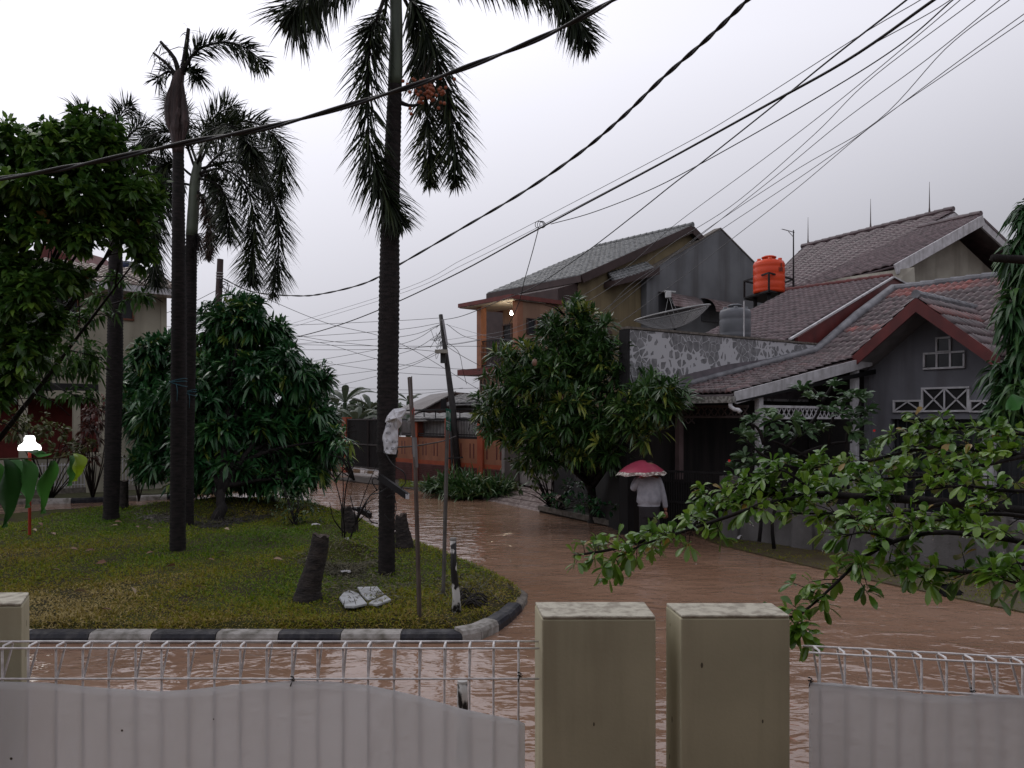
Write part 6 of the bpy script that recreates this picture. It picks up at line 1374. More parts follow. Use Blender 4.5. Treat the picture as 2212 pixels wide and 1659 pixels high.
MB().bar(P(968, 990, 22.3), P(1000, 988, 22.3), .04).build("cross_brace", pm_, ln_)
mb = MB()
for k in range(16):
    a = P(954 + random.uniform(-2, 8), 690 + random.uniform(-4, 60), 23.3); b = P(950 + random.uniform(-22, 14), 700 + random.uniform(0, 60), 23.3); mb.tube(spline([a, a.lerp(b, .5) + Vector((random.gauss(0, .1), 0, random.gauss(-.1, .15))), b], 9), .006, 4)
mb.build("loose_wires", cab, ln_, smooth=True)

# the two thin sign poles and the spotted post on the island
rust = mat("grey_rust_pole", (0.085, 0.065, 0.055), (0.05, 0.036, 0.032), rough=.6, scale=14, stretch=(1, 1, .3))
s1 = onisl(907, 1336); sp = thing("sign_pole", s1, "thin leaning square sign pole with the edge of a red sign, nearer of two", "sign pole")
top = P(884.5, 815, s1.y + .25); MB().tube([s1 - Vector((0, 0, .1)), P(897, 1000, s1.y + .1), top], [.022, .020, .020], 4).build("pole", rust, sp)
MB().prism([P(884, 818, s1.y + .18), P(889, 812, s1.y + .5), P(893, 900, s1.y + .5), P(889, 910, s1.y + .18)], Vector((.006, 0, 0))).build("sign_plate", mat("sign_back", (.20, .19, .19), rough=.5), sp)
MB().prism([P(890, 885, s1.y + .17), P(894, 880, s1.y + .4), P(894.5, 905, s1.y + .4), P(891, 912, s1.y + .17)], Vector((.004, 0, 0))).build("red_plate", mat("red_sign", (.45, .03, .02), rough=.5), sp)
MB().tube([P(895.2, 945, s1.y + .12), P(898.5, 1010, s1.y + .1)], .0225, 4).build("pale_band", mat("galvanised", (.17, .16, .16), rough=.5), sp)
s2 = onisl(957, 1285); sp2 = thing("sign_pole", s2, "thin upright grey pole carrying a small green street sign", "sign pole")
top2 = P(967, 905, s2.y + .1); MB().tube([s2 - Vector((0, 0, .1)), top2], [.021, .021], 4).build("pole", mat("grey_pole", (.10, .09, .085), (.06, .055, .05), rough=.6, scale=9), sp2)
gs = mat("green_sign", (.008, .085, .055), rough=.4)
def plate(x0, y0, x1, y1, sk, Y, lines):
    a = P(x0, y0, Y); b = P(x1, y0 + sk, Y + .16); c = P(x1, y1 + sk, Y + .16); d = P(x0, y1, Y)
    s_ = MB().prism([a, b, c, d], Vector((0, .006, 0))).build("sign_plate", gs, sp2); wp = mat("sign_lettering", (.42, .5, .46), rough=.5); U = (b - a); Vv = (d - a); n = Vector((0, -.004, 0)); mb = MB()
    for (u0, v0, u1, v1) in lines: mb.prism([a + U * u0 + Vv * v0 + n, a + U * u1 + Vv * v0 + n, a + U * u1 + Vv * v1 + n, a + U * u0 + Vv * v1 + n], Vector((0, .001, 0)))
    mb.build("lettering", wp, s_)
plate(963, 881, 974, 907, 4, s2.y, [(.12, .22, .2, .75), (.38, .2, .46, .7), (.46, .2, .62, .3), (.62, .25, .70, .85), (.82, .3, .9, .75)])
plate(963, 909, 974, 928, 4, s2.y, [(.05, .03, .95, .09), (.15, .3, .85, .36), (.15, .45, .7, .51), (.15, .58, .8, .63), (.4, .8, .6, .9)])
s3 = onisl(985, 1322); s3n = thing("post", s3, "thick short black post with flaking white paint and a capped top", "post")
flk = mat("flaking_post_paint", (0.50, 0.49, 0.47), (0.015, 0.014, 0.014), rough=.5, scale=9, contrast=(.53, .57), detail=6, stretch=(1, 1, .6))
MB().tube([s3 - Vector((0, 0, .12)), P(986, 1290, s3.y), P(980, 1230, s3.y), P(979, 1165, s3.y)], [w2r(w, s3.y) for w in (26, 17, 13.5, 13)], 14).build("shaft", flk, s3n, smooth=True)
MB().lathe(P(979, 1165, s3.y), [(.0, .018), (.032, .016), (.034, .0), (.030, -.012)], 16).build("cap", mat("post_cap", (.25, .24, .23), rough=.6), s3n)
rope = MB()
for k in range(26):
    a = onisl(1000 + random.uniform(-10, 20), 1308 + random.uniform(-25, 8)); b = a + Vector((random.uniform(.05, .22), random.uniform(-.12, .12), random.uniform(-.01, .02))); rope.tube(spline([a + Vector((0, 0, .02)), a.lerp(b, .5) + Vector((0, 0, random.uniform(.03, .09))), b], 7), .008, 5)
tag(rope.build("rope_heap", mat("black_rope", (.035, .03, .028), rough=.8), smooth=True), "tangled heap of black rope lying beside the flaking post", "rope")
s4 = P(999, 1470, 4.6); s4n = thing("post", (s4.x, s4.y, -.5), "drowned post top with flaking white paint, seen through the wire fence", "post")
MB().tube([Vector((s4.x, s4.y, -.5)), P(999, 1500, 4.6), P(999, 1474, 4.6)], [.04, .032, .030], 14).build("shaft", flk, s4n, smooth=True)
MB().lathe(P(999, 1474, 4.6), [(0, .012), (.03, .010), (.031, -.004)], 16).build("cap", mat("post_cap_white", (.55, .54, .52), rough=.6), s4n)
# garden lamp on a red pole
gl = onisl(64, 1156); lampo = thing("garden_lamp", gl, "glowing white garden lamp on a thin red pole", "lamp")
lc = P(64, 972, gl.y)
MB().tube([gl - Vector((0, 0, .1)), lc + Vector((0, 0, -.02))], .024, 8).build("pole", mat("red_pole", (.30, .035, .02), rough=.4), lampo)
MB().lathe(lc, [(.0, -.01), (.16, -.005), (.165, .03), (.15, .075), (.10, .11), (.078, .14), (.08, .19), (.06, .23), (0, .235)], 24).build("lamp_globe", glow("lamp_glow", (1, .99, .96), 2.2), lampo, smooth=True)
# camera-like bracket and cables on the big palm
dB = Yp - 9.66
br = thing("cable_bracket", P(850, 1050, dB + 9.6), "black bar strapped aslant on the big palm trunk with looped black wires", "bracket")
MB().bar(P(820, 1030, dB + 9.45), P(880, 1072, dB + 9.35), .06, .07).build("bar", iron, br); MB().box(-.02, .02, -.03, .0, -.03, .03, Matrix.Translation(P(880.5, 1072, dB + 9.35))).build("end_plate", whitep, br)
mb = MB()
mb.tube(spline([P(830, 975, dB + 9.5), P(850, 1005, dB + 9.4), P(872, 1020, dB + 9.4), P(876, 1042, dB + 9.4), P(862, 1056, dB + 9.4), P(845, 1058, dB + 9.45)], 24), .007, 5)
mb.tube(spline([P(840, 1052, dB + 9.45), P(818, 1065, dB + 9.45), P(800, 1070, dB + 9.5), P(789, 1095, dB + 9.5), P(800, 1125, dB + 9.5), P(816, 1131, dB + 9.6)], 24), .007, 5)
mb.tube(spline([P(815, 1060, dB + 9.45), P(804, 1042, dB + 9.45), P(808, 1032, dB + 9.45), P(816, 1036, dB + 9.45)], 12), .007, 5)
mb.tube(spline([P(835, 1075, dB + 9.42), P(850, 1070, dB + 9.4), P(856, 1100, dB + 9.4), P(845, 1125, dB + 9.42), P(830, 1110, dB + 9.42)], 20), .005, 5)
mb.build("wires", cab, br, smooth=True)
# white banner wrapped on the trunk
ban_ = thing("banner", P(842, 935, dB + 9.4), "crumpled white plastic banner with black lettering tied to the big palm", "banner")
wpl = mat("white_banner_plastic", (0.62, 0.62, 0.65), (0.52, 0.52, 0.55), rough=.35, scale=5, bump=.3, bscale=12)
L_ = [(834, 912), (831, 925), (827, 937), (825, 948), (827, 957), (829, 970), (828, 978), (833, 981)]; Rr = [(858, 912), (860, 925), (860, 937), (860, 948), (860, 957), (859, 965), (857, 973), (855.5, 981.5)]
nr, ncn = 29, 23; V = []
for i in range(nr):
    u = i / (nr - 1) * 7; k = min(int(u), 6); f = u - k; xl = L_[k][0] * (1 - f) + L_[k + 1][0] * f; yl = L_[k][1] * (1 - f) + L_[k + 1][1] * f; xr = Rr[k][0] * (1 - f) + Rr[k + 1][0] * f; yr = Rr[k][1] * (1 - f) + Rr[k + 1][1] * f
    for j in range(ncn):
        g = j / (ncn - 1); Y = dB + 9.50 - .045 * math.sin(math.pi * min(1, max(0, g))) ** .6 + (.05 if g < .12 else 0) * (1 - g / .12) + .006 * math.sin(7 * g + u * 2.2) + .004 * math.sin(19 * g - u * 3)
        V.append(tuple(P(xl + (xr - xl) * g, yl + (yr - yl) * g, Y)))
mb = MB(); mb.v = V; mb.f = [(i * ncn + j, i * ncn + j + 1, (i + 1) * ncn + j + 1, (i + 1) * ncn + j) for i in range(nr - 1) for j in range(ncn - 1)]
sh_ = mb.build("sheet", wpl, ban_, smooth=True); s_ = sh_.modifiers.new('thick', 'SOLIDIFY'); s_.thickness = .002; s_.offset = 1
pts = [(832, 912), (836, 900), (843, 891), (850, 884), (862, 882), (878, 884), (875, 893), (868, 903), (868, 915), (864, 922), (858, 928), (853, 926), (850, 915), (842, 911)]
mb = MB(); ctr = (856, 903); N_ = len(pts); ring0 = [P(x, y, dB + 9.44 + .05 * random.random()) for x, y in pts]; ring1 = [P(x * .5 + ctr[0] * .5 + random.uniform(-2.5, 2.5), y * .5 + ctr[1] * .5 + random.uniform(-3, 3), dB + 9.37 + .06 * random.random()) for x, y in pts]; cc = P(*ctr, dB + 9.34)
for k in range(N_):
    l = (k + 1) % N_; mb.poly([ring0[k], ring0[l], ring1[l], ring1[k]]) if k % 2 else (mb.poly([ring0[k], ring0[l], ring1[k]]), mb.poly([ring0[l], ring1[l], ring1[k]])); mb.poly([ring1[k], ring1[l], cc])
fo_ = mb.build("folded_top", wpl, ban_); s_ = fo_.modifiers.new('thick', 'SOLIDIFY'); s_.thickness = .003
MB().tube([P(868, 886, dB + 9.45), P(880, 880, dB + 9.6)], .008, 6).build("cord", whitep, ban_)
inkm = mat("black_ink", (.02, .02, .025), rough=.5)
def text(s, x, y, h, Y, parent, m, name="lettering", w=None, tilt=0.0, yaw=0.0, shear=0.0):
    c = bpy.data.curves.new("text", 'FONT'); c.body = s; c.size = 1.0; c.extrude = 0.0; c.shear = shear; c.offset = .012
    o = bpy.data.objects.new("text", c); COL.objects.link(o); bpy.context.view_layer.update()
    me = bpy.data.meshes.new_from_object(o); COL.objects.unlink(o); bpy.data.objects.remove(o)
    xs_ = [v.co.x for v in me.vertices]; ys_ = [v.co.y for v in me.vertices]; x0, x1, y0, y1 = min(xs_), max(xs_), min(ys_), max(ys_); sc_ = h / (y1 - y0); sx = sc_ if w is None else w / (x1 - x0)
    p = P(x, y, Y)
    for v in me.vertices:
        X_ = (v.co.x - x0) * sx; Z_ = (v.co.y - y0) * sc_; v.co = (p.x + X_ * math.cos(yaw), p.y + X_ * math.sin(yaw), p.z + Z_ + X_ * math.tan(tilt))
    me.materials.append(m); o = bpy.data.objects.new(name, me); COL.objects.link(o); o.parent = parent; o.matrix_parent_inverse = parent.matrix_world.inverted(); return o
pxm = 9.2 / FPX
for s, x, y, hp, wp_ in (("EAIDI", 835, 923, 6.2, 13), ("IARDI", 834, 938.5, 6, 13), ("NT", 834, 955, 5.5, 5.5), ("0812-8578", 846.5, 957.5, 5.5, 17.5), ("AR", 834, 971, 5.5, 6.5), ("0822-1017", 844.5, 971.5, 5.5, 20)):
    text(s, x - .8, y, hp * pxm, dB + 9.425, ban_, inkm, w=wp_ * pxm * .82, shear=.2 if s[0] == '0' else 0.05)
for x, y in ((840, 905), (855, 908)): text("T", x, y + 2, 3.5 * pxm, dB + 9.33, ban_, inkm)

# ================================================================ TANKS, DISH, AERIAL
org = mat("orange_tank_plastic", (0.62, 0.065, 0.018), (0.55, 0.05, 0.014), rough=.35, scale=2)
def tank(c, r, h, m, label, ribs=4, lid=True):
    t_ = thing("water_tank", c, label, "water tank"); pr = [(0, 0), (r * .96, 0)]
    for k in range(ribs): z = h * .78 * (k + .5) / ribs; pr += [(r, z - .03 * h), (r * .975, z), (r, z + .03 * h)]
    pr += [(r, h * .78), (r * .93, h * .85), (r * .55, h * .90), (r * .50, h * .91)]
    MB().lathe(c, pr, 32).build("body", m, t_, smooth=True)
    MB().lathe(Vector(c) + Vector((0, 0, h * .9)), [(r * .42, 0), (r * .42, h * .06), (r * .47, h * .062), (r * .47, h * .09), (r * .30, h * .12), (0, h * .125)], 24).build("lid", m, t_, smooth=True)
    mb = MB()
    for k in range(6): a = k * math.pi / 3 + .3; p_ = Vector(c) + Vector((math.cos(a) * r * .75, math.sin(a) * r * .75, h * .84)); mb.lathe(p_, [(.13 * r, 0), (.13 * r, h * .08), (0, h * .085)], 10)
    mb.build("shoulder_lugs", m, t_, smooth=True); return t_
Yt = 23.6; tk = P(1661, 634, Yt); r_t = 33 / FPX * Yt; h_t = 81 / FPX * Yt
tO = tank(tk, r_t, h_t / 1.02, org, "bright orange water tank in an iron cage on the tiled ridge")
lm = MB(); cpos = Vector(tk); 
for (a0, z0, z1, w_s) in ((-.62, .50, .53, .10), (-.62, .53, .62, .02), (-.54, .53, .60, .02), (-.47, .53, .72, .05), (-.37, .53, .62, .02), (-.31, .50, .62, .02)):
    a = a0 + .95 - math.pi / 2 - 0.0; p_ = cpos + Vector((math.cos(a) * r_t * 1.005, math.sin(a) * r_t * 1.005, h_t * (z0 + .02))); tg_ = Vector((-math.sin(a), math.cos(a), 0)); lm.prism([p_, p_ + tg_ * w_s, p_ + tg_ * w_s + Vector((0, 0, h_t * (z1 - z0))), p_ + Vector((0, 0, h_t * (z1 - z0)))], Vector((math.cos(a), math.sin(a), 0)) * .006)
lm.build("faded_logo", mat("faded_print", (.20, .035, .02), rough=.5), tO)
cg = thing("tank_cage", tk + Vector((0, 0, -.1)), "black iron cage platform round the orange water tank", "tank cage")
cn = [P(1608, 636, 24.3), P(1661, 649, 22.9), P(1714, 642, 24.0), P(1665, 632, 25.4)]; ct = [P(1608, 609, 24.3), P(1661, 601, 22.9), P(1714, 607, 24.0), P(1665, 612, 25.4)]; zb = tk.z - .03
mb = MB(); cn = [Vector((v.x, v.y, zb)) for v in cn]; zt_ = zb + .52; ct = [Vector((v.x, v.y, zt_)) for v in cn]
for k in range(4):
    l = (k + 1) % 4; mb.bar(cn[k], cn[l], .05); mb.bar(ct[k], ct[l], .045); mb.bar(cn[k], ct[k], .05)
    m0 = cn[k].lerp(cn[l], .5); mb.bar(m0, ct[k].lerp(ct[l], .5), .04)
mb.build("frame", iron, cg); MB().prism(cn, Vector((0, 0, -.05))).build("deck", iron, cg)
mb = MB()
for k in range(4): p_ = cn[k].lerp(tk, .45); mb.bar(Vector((p_.x, p_.y, 4.6)), Vector((p_.x, p_.y, zb)), .09)
mb.build("legs", iron, cg)
g2 = P(1588, 735, 16.6); gr_t = 33 / FPX * 16.6
tG = tank(g2, gr_t, 76 / FPX * 16.6, mat("grey_tank_plastic", (.13, .135, .15), (.10, .105, .115), rough=.4, scale=3), "grey water tank behind the cracked wall, pale cap on top", ribs=2)
MB().tube([P(1607, 735, 16.1), P(1607, 650, 16.1)], .014, 8).build("white_pipe", whitep, tG)
MB().prism([g2 + Vector((-.35, -.35, -.05)), g2 + Vector((.35, -.35, -.05)), g2 + Vector((.35, .35, -.05)), g2 + Vector((-.35, .35, -.05))], Vector((0, 0, -3.3))).build("plinth", conc, tG)
tB = tank(P(275, 592, 27), .38, .42, mat("navy_tank", (.02, .03, .08), rough=.4), "dark blue tank top peeping over the cream house roof", ribs=1)
# satellite dish
dc = P(1455, 694, 18.2); ds_ = thing("satellite_dish", dc, "large grey mesh satellite dish facing up behind the cracked wall", "satellite dish")
meshm = bpy.data.materials.new("dish_mesh"); meshm.use_nodes = True; t = meshm.node_tree; b = t.nodes['Principled BSDF']; b.inputs['Base Color'].default_value = (.16, .16, .165, 1)
tp = t.nodes.new("ShaderNodeBsdfTransparent"); mx = t.nodes.new("ShaderNodeMixShader"); vo = t.nodes.new("ShaderNodeTexVoronoi"); vo.inputs['Scale'].default_value = 55; tcn = t.nodes.new("ShaderNodeTexCoord"); t.links.new(tcn.outputs['Object'], vo.inputs['Vector'])
gt_ = t.nodes.new("ShaderNodeMath"); gt_.operation = 'LESS_THAN'; gt_.inputs[1].default_value = .42; t.links.new(vo.outputs['Distance'], gt_.inputs[0]); mx.inputs[0].default_value = 0.42; t.links.new(b.outputs[0], mx.inputs[1]); t.links.new(tp.outputs[0], mx.inputs[2]); t.links.new(mx.outputs[0], t.nodes['Material Output'].inputs[0])
RD = 81 / FPX * 18.2; axd = Vector((-.20, -.03, 1)).normalized(); bowl = [(RD * u, .40 * RD * u * u) for u in np.linspace(0.02, 1, 12)]; vtx = P(1458, 708, 18.2)
MB().lathe(vtx, bowl, 48, axd).build("mesh_bowl", meshm, ds_, smooth=True)
Md = Vector((0, 0, 1)).rotation_difference(axd).to_matrix(); dishm = mat("dish_metal", (.33, .33, .33), (.22, .22, .22), rough=.4)
mb = MB(); mb.tube([vtx + Md @ Vector((RD * math.cos(a), RD * math.sin(a), .40 * RD)) for a in np.linspace(0, 6.2832, 49)], .020, 6, cap=False); mb.build("rim", dishm, ds_, smooth=True)
mb = MB()
for k in range(10): a = k * .6283; mb.tube([vtx + Md @ Vector((RD * u * math.cos(a), RD * u * math.sin(a), .40 * RD * u * u - .01)) for u in np.linspace(.03, 1, 8)], .006, 5)
mb.build("ribs", dishm, ds_, smooth=True)
feed = vtx + Md @ Vector((0, 0, .88 * RD)); mb = MB()
for k in range(3): a = k * 2.09 + .5; mb.tube([vtx + Md @ Vector((RD * .35 * math.cos(a), RD * .35 * math.sin(a), .06)), feed], .006, 5)
mb.build("feed_struts", dishm, ds_); MB().box(-.07, .05, -.06, .06, -.06, .08, Matrix.Translation(feed)).build("feed_horn", mat("pale_feed", (.5, .5, .5), rough=.5), ds_, bevel=.01)
MB().tube([feed + Vector((-.1, 0, .09)), feed + Vector((.16, 0, .07))], .025, 8).build("feed_arm", dishm, ds_)
MB().tube([vtx - Vector((0, 0, 1.9)), vtx - Vector((0, 0, .02))], .035, 8).build("mast", iron, ds_)
# TV aerial
ae = thing("tv_aerial", P(1714, 640, 23.5), "thin rooftop aerial mast beside the orange tank", "aerial")
MB().tube([P(1714, 645, 23.5), P(1714, 497, 23.5)], [.03, .018], 6).build("mast", iron, ae)
mb = MB(); mb.bar(P(1690, 495, 23.3), P(1716, 502, 23.7), .018)
for k in range(10): c = P(1690 + k * 2.2, 495 + k * .6, 23.3 + k * .04); mb.bar(c + Vector((0, -.12, -.03)), c + Vector((0, .12, .03)), .010)
mb.bar(P(1703, 500, 23.5), P(1714, 512, 23.5), .015); mb.build("antenna_head", mat("aerial_metal", (.2, .2, .21), rough=.4), ae)

# ================================================================ SMALL THINGS ON THE LAWN
slab = mat("broken_slab_paint", (.40, .41, .42), (.20, .20, .20), rough=.6, scale=7, bump=.3, contrast=(.3, .55))
for i, (pp, lab, zt2) in enumerate((([(733, 1298), (742, 1287), (755, 1281), (775, 1287), (793, 1314), (765, 1322), (745, 1320)], "largest broken pale slab lying flat on the grass, leftmost piece", .06), ([(772, 1280), (815, 1277), (833, 1287), (795, 1301), (783, 1293)], "broken pale slab piece at the back of the group", .075), ([(833, 1290), (845, 1303), (815, 1316), (796, 1311), (803, 1303)], "small broken pale slab piece at the right of the group", .065))):
    g_ = [onisl(x, y) for x, y in pp]; zc = sum(v.z for v in g_) / len(g_); o = MB().prism([Vector((v.x, v.y, zc + zt2 - .025 + (v.x - g_[0].x) * (.06, -.08, .1)[i] + random.uniform(-.004, .004))) for v in g_], Vector((0, 0, -.025))).build("concrete_slab", slab, bevel=.006); tag(o, lab, "slab", "broken slabs on the lawn")
def heap(cx, cy, spx, spy, n, m, label, L=.16, name="grass_heap"):
    C = []
    for _ in range(n):
        g_ = onisl(cx + random.gauss(0, spx), cy + random.gauss(0, spy)); C.append((g_.x, g_.y, g_.z + .01 + random.random() * .03))
    C = np.array(C); D = norm(np.stack([rng.normal(0, 1, n), rng.normal(0, 1, n), rng.normal(.12, .18, n)], 1)); o = leaf_mesh(name, C, D, L * (.5 + rng.random(n)), .008 + .006 * rng.random(n), m, droop=.35, prof=((.5, 1),)); return tag(o, label, 'cut grass', kind='stuff')
straw = leafmat("cut_grass", [(0, (.035, .032, .018)), (.6, (.085, .078, .042)), (1, (.17, .15, .09))], rough=.8, trans=.1)
heap(738, 1208, 34, 10, 4200, straw, "mound of drying cut grass between the leaning stump and the big palm")
heap(345, 1112, 22, 5, 900, leafmat("dead_leaves", [(0, (.02, .016, .012)), (1, (.11, .095, .085))], rough=.6, trans=.1), "dark pile of dead leaves and twigs behind the twin palms", .2, "leaf_litter")
heap(480, 1100, 60, 9, 2600, leafmat("dark_twigs", [(0, (.012, .010, .009)), (1, (.04, .034, .028))], rough=.8, trans=.1), "dark heap of branches and soil under the left mango tree", .3, "brush_heap")
heap(790, 1265, 45, 20, 1500, straw, "loose straw scattered behind the broken slabs", .12, "straw"); heap(1000, 1262, 40, 20, 700, straw, "loose straw scattered round the spotted post", .12, "straw")
lfm = leafmat("fallen_leaf", [(0, (.10, .045, .025)), (.6, (.20, .10, .06)), (1, (.34, .26, .17))], rough=.6, trans=.1)
spots = [(20, 1137), (92, 1142), (120, 1162), (150, 1193), (205, 1196), (247, 1133), (255, 1141), (315, 1147), (333, 1201), (200, 1263), (292, 1293), (230, 1222), (485, 1148), (487, 1200), (300, 1146), (70, 1150), (45, 1155), (445, 1217), (160, 1288), (215, 1328), (420, 1278), (590, 1216), (620, 1150), (560, 1240), (130, 1240), (380, 1230)]
for x, y in spots:
    g_ = onisl(x, y) + Vector((0, 0, .05)); o = leaf_mesh("fallen_leaf", np.array([tuple(g_)]), np.array([[random.uniform(-1, 1), random.uniform(-.5, .5), .15]]), [.13], [.06], lfm, tint=np.array([random.random()]), droop=.3, fold=.2); tag(o, "brown fallen leaf lying on the island grass", "leaf", "fallen leaves on the lawn")
def litter(x, y, w, h, label, f=None):
    g_ = onisl(x, y) if f is None else f; mb = MB(); pts = []; s = w / FPX * g_.y
    for k in range(9): a = k * .698; pts.append(g_ + Vector((math.cos(a) * s * .5 * random.uniform(.7, 1.1), math.sin(a) * s * .35, .05 + random.uniform(0, h))))
    c = g_ + Vector((0, 0, .06 + h))
    for k in range(9): mb.poly([pts[k], pts[(k + 1) % 9], c])
    return tag(mb.build("litter", whitep), label, "litter")
litter(750, 1177, 20, .05, "crumpled white wrapper at the top of the grass heap"); litter(746, 1207, 24, .02, "flat white scrap on the grass heap"); litter(683, 1141, 20, .03, "white scrap on the grass beside the bushy shrub"); litter(0, 0, 14, .06, "white scrap at the foot of the grey wall pier", Q(-.25, -.35, .02))
rk = onisl(588, 1086); o = MB().lathe(rk, [(0, -.05), (.14, -.03), (.15, .05), (.10, .13), (0, .16)], 12)
o.v = [(x + random.uniform(-.02, .02), y + random.uniform(-.02, .02), z + random.uniform(-.015, .015)) for x, y, z in o.v]
tag(o.build("rock", mat("brown_rock", (.07, .055, .05), rough=.8, bump=.6), smooth=True), "rounded brown rock at the back edge of the island", "rock")
bd = thing("driftwood", onisl(790, 1122), "black charred planks washed against the island kerb behind the big palm", "planks")
mb = MB(); mb.bar(P(762, 1098, 15.6), P(795, 1106, 15.3), .09, .05); mb.bar(P(775, 1100, 15.2), P(800, 1114, 14.9), .07, .1); mb.build("planks", iron, bd)
o = MB().lathe(G(2043, 1283, 0.0), [(0, .10), (.10, .085), (.17, .03), (.21, -.05)], 12); o.v = [(x + random.uniform(-.05, .05), y + random.uniform(-.05, .05), z + random.uniform(-.03, .03)) for x, y, z in o.v]
tag(o.build("sack", mat("wet_black_plastic", (.006, .006, .006), rough=.9, spec=.1), smooth=False), "black lump of rubbish lying on the verge at the lower right", "rubbish bag")

# ================================================================ PERSON UNDER THE UMBRELLA
YP = 12.7
def pp(x, y, d=0.0): return P(x, y, YP + d)
jack = mat("grey_jacket", (0.34, 0.34, 0.38), (0.24, 0.24, 0.27), rough=.85, scale=9, bump=.4, bscale=25)
skin = mat("skin", (0.30, 0.14, 0.10), rough=.5); pants = mat("dark_trousers", (0.030, 0.026, 0.030), rough=.7); hair = mat("black_hair", (.012, .01, .01), rough=.5)
per = thing("person", (pp(1407, 1100).x, YP, -.38), "person in a grey jacket and dark trousers wading away under a pink umbrella", "person")
def skinned(name, verts, edges, radii, m, parent, lv=2, root=0):
    me = bpy.data.meshes.new(name); me.from_pydata([tuple(v) for v in verts], edges, []); o = bpy.data.objects.new(name, me); COL.objects.link(o)
    sk = o.modifiers.new("skin", 'SKIN'); sk.use_smooth_shade = True
    for v, r_ in zip(me.skin_vertices[0].data, radii): v.radius = r_ if isinstance(r_, tuple) else (r_, r_)
    me.skin_vertices[0].data[root].use_root = True
    ss = o.modifiers.new("sub", 'SUBSURF'); ss.levels = lv; ss.render_levels = lv; me.materials.append(m); o.parent = parent; o.matrix_parent_inverse = parent.matrix_world.inverted()
    dg = bpy.context.evaluated_depsgraph_get(); ev = bpy.data.meshes.new_from_object(o.evaluated_get(dg)); o.modifiers.clear(); o.data = ev; ev.polygons.foreach_set('use_smooth', [True] * len(ev.polygons)); return o
# continuous body (skin): pelvis, spine, neck, head, arms, legs
B = [pp(1403, 1100), pp(1402, 1070), pp(1402, 1046), pp(1402, 1028), pp(1402, 1018, -.01), pp(1402, 1006, -.02), pp(1402, 996, -.02),
     pp(1382, 1034), pp(1369, 1056, .02), pp(1372, 1040, .12), pp(1380, 1026, .16),
     pp(1421, 1036), pp(1430, 1066), pp(1437, 1094), pp(1438, 1104),
     pp(1393, 1106), pp(1393, 1140, .05), Vector((pp(1392, 0).x, YP + .02, -.35)), pp(1413, 1106), pp(1414, 1140, -.03), Vector((pp(1415, 0).x, YP - .08, -.35))]
E_ = [(0, 1), (1, 2), (2, 3), (3, 4), (4, 5), (5, 6), (3, 7), (7, 8), (8, 9), (9, 10), (3, 11), (11, 12), (12, 13), (13, 14), (0, 15), (15, 16), (16, 17), (0, 18), (18, 19), (19, 20)]
rB = [(.11, .08), (.11, .08), (.13, .085), (.115, .075), .05, .085, .075, .055, .04, .034, .026, .055, .042, .033, .026, .068, .055, .042, .068, .055, .042]
body = skinned("body", B, E_, rB, skin, per)
J = [pp(1403, 1090), pp(1403, 1078), pp(1402, 1058), pp(1402, 1042), pp(1402, 1031), pp(1383, 1035), pp(1367, 1058, .02), pp(1371, 1043, .11), pp(1377, 1032, .14), pp(1421, 1036), pp(1428, 1056), pp(1434, 1078), pp(1437, 1093), pp(1438, 1098)]
def loft(mb, rings, seg=24, cap=True):
    b0 = len(mb.v)
    for i, (x, y, hw, hd) in enumerate(rings):
        c = pp(x, y)
        for j in range(seg):
            a = 2 * math.pi * j / seg; wr = 1 + .025 * math.sin(3 * a + i * 1.7) + .018 * math.sin(7 * a - i * 2.3); mb.v.append((c.x + hw * math.cos(a) * wr, c.y + hd * math.sin(a) * wr, c.z))
    for i in range(len(rings) - 1):
        for j in range(seg): k = b0 + i * seg + j; l = b0 + i * seg + (j + 1) % seg; mb.f.append((k, l, l + seg, k + seg))
    if cap: mb.f.append(tuple(b0 + (len(rings) - 1) * seg + j for j in range(seg)))
    return mb
loft(MB(), [(1402, 1093, .180, .120), (1402, 1089, .178, .118), (1402, 1087.5, .182, .122), (1402, 1084, .196, .135), (1402, 1076, .200, .138), (1402, 1066, .194, .132), (1402, 1056, .192, .126), (1401, 1046, .190, .122), (1401, 1039, .184, .115), (1402, 1034, .166, .105), (1402, 1030, .125, .09), (1402, 1027, .07, .07)]).build("jacket", jack, per, smooth=True)
slv = [([J[5] + Vector((.02, 0, .01)), J[5], J[6], J[7], J[8]], "sleeve"), ([J[9] + Vector((-.02, 0, .01)), J[9], J[10], J[11], J[12], J[13]], "sleeve")]
for q_, nm_ in slv: skinned(nm_, q_, [(i, i + 1) for i in range(len(q_) - 1)], ([.07, .072, .062, .052, .043] if len(q_) == 5 else [.07, .072, .064, .056, .048, .040]), jack, per)
T = [pp(1403, 1088), pp(1394, 1108), pp(1393, 1136, .05), Vector((pp(1392, 0).x, YP + .02, -.33)), pp(1412, 1110), pp(1414, 1136, -.03), Vector((pp(1415, 0).x, YP - .08, -.33))]
mb = loft(MB(), [(1403, 1116, .165, .12), (1403, 1108, .168, .125), (1402, 1098, .168, .122), (1402, 1088, .162, .112)])
for sx, dx, dy in ((-1, -.02, .06), (1, .03, -.08)):
    h0 = pp(1403, 1112) + Vector((sx * .078, 0, 0)); mb.tube([h0 + Vector((0, 0, .02)), h0, h0 + Vector((dx * .5, dy * .5, -.28)), h0 + Vector((dx, dy, -.62))], [.09, .09, .078, .062], 14)
mb.build("trousers", pants, per, smooth=True)
skinned("hair", [pp(1402, 1003, .0), pp(1402, 994, .0)], [(0, 1)], [.095, .088], hair, per)
MB().lathe(pp(1402, 1031), [(.062, -.02), (.07, .02), (.066, .055), (.055, .06)], 20).build("pink_collar", mat("pink_collar", (.42, .06, .07), rough=.7), per, smooth=True)
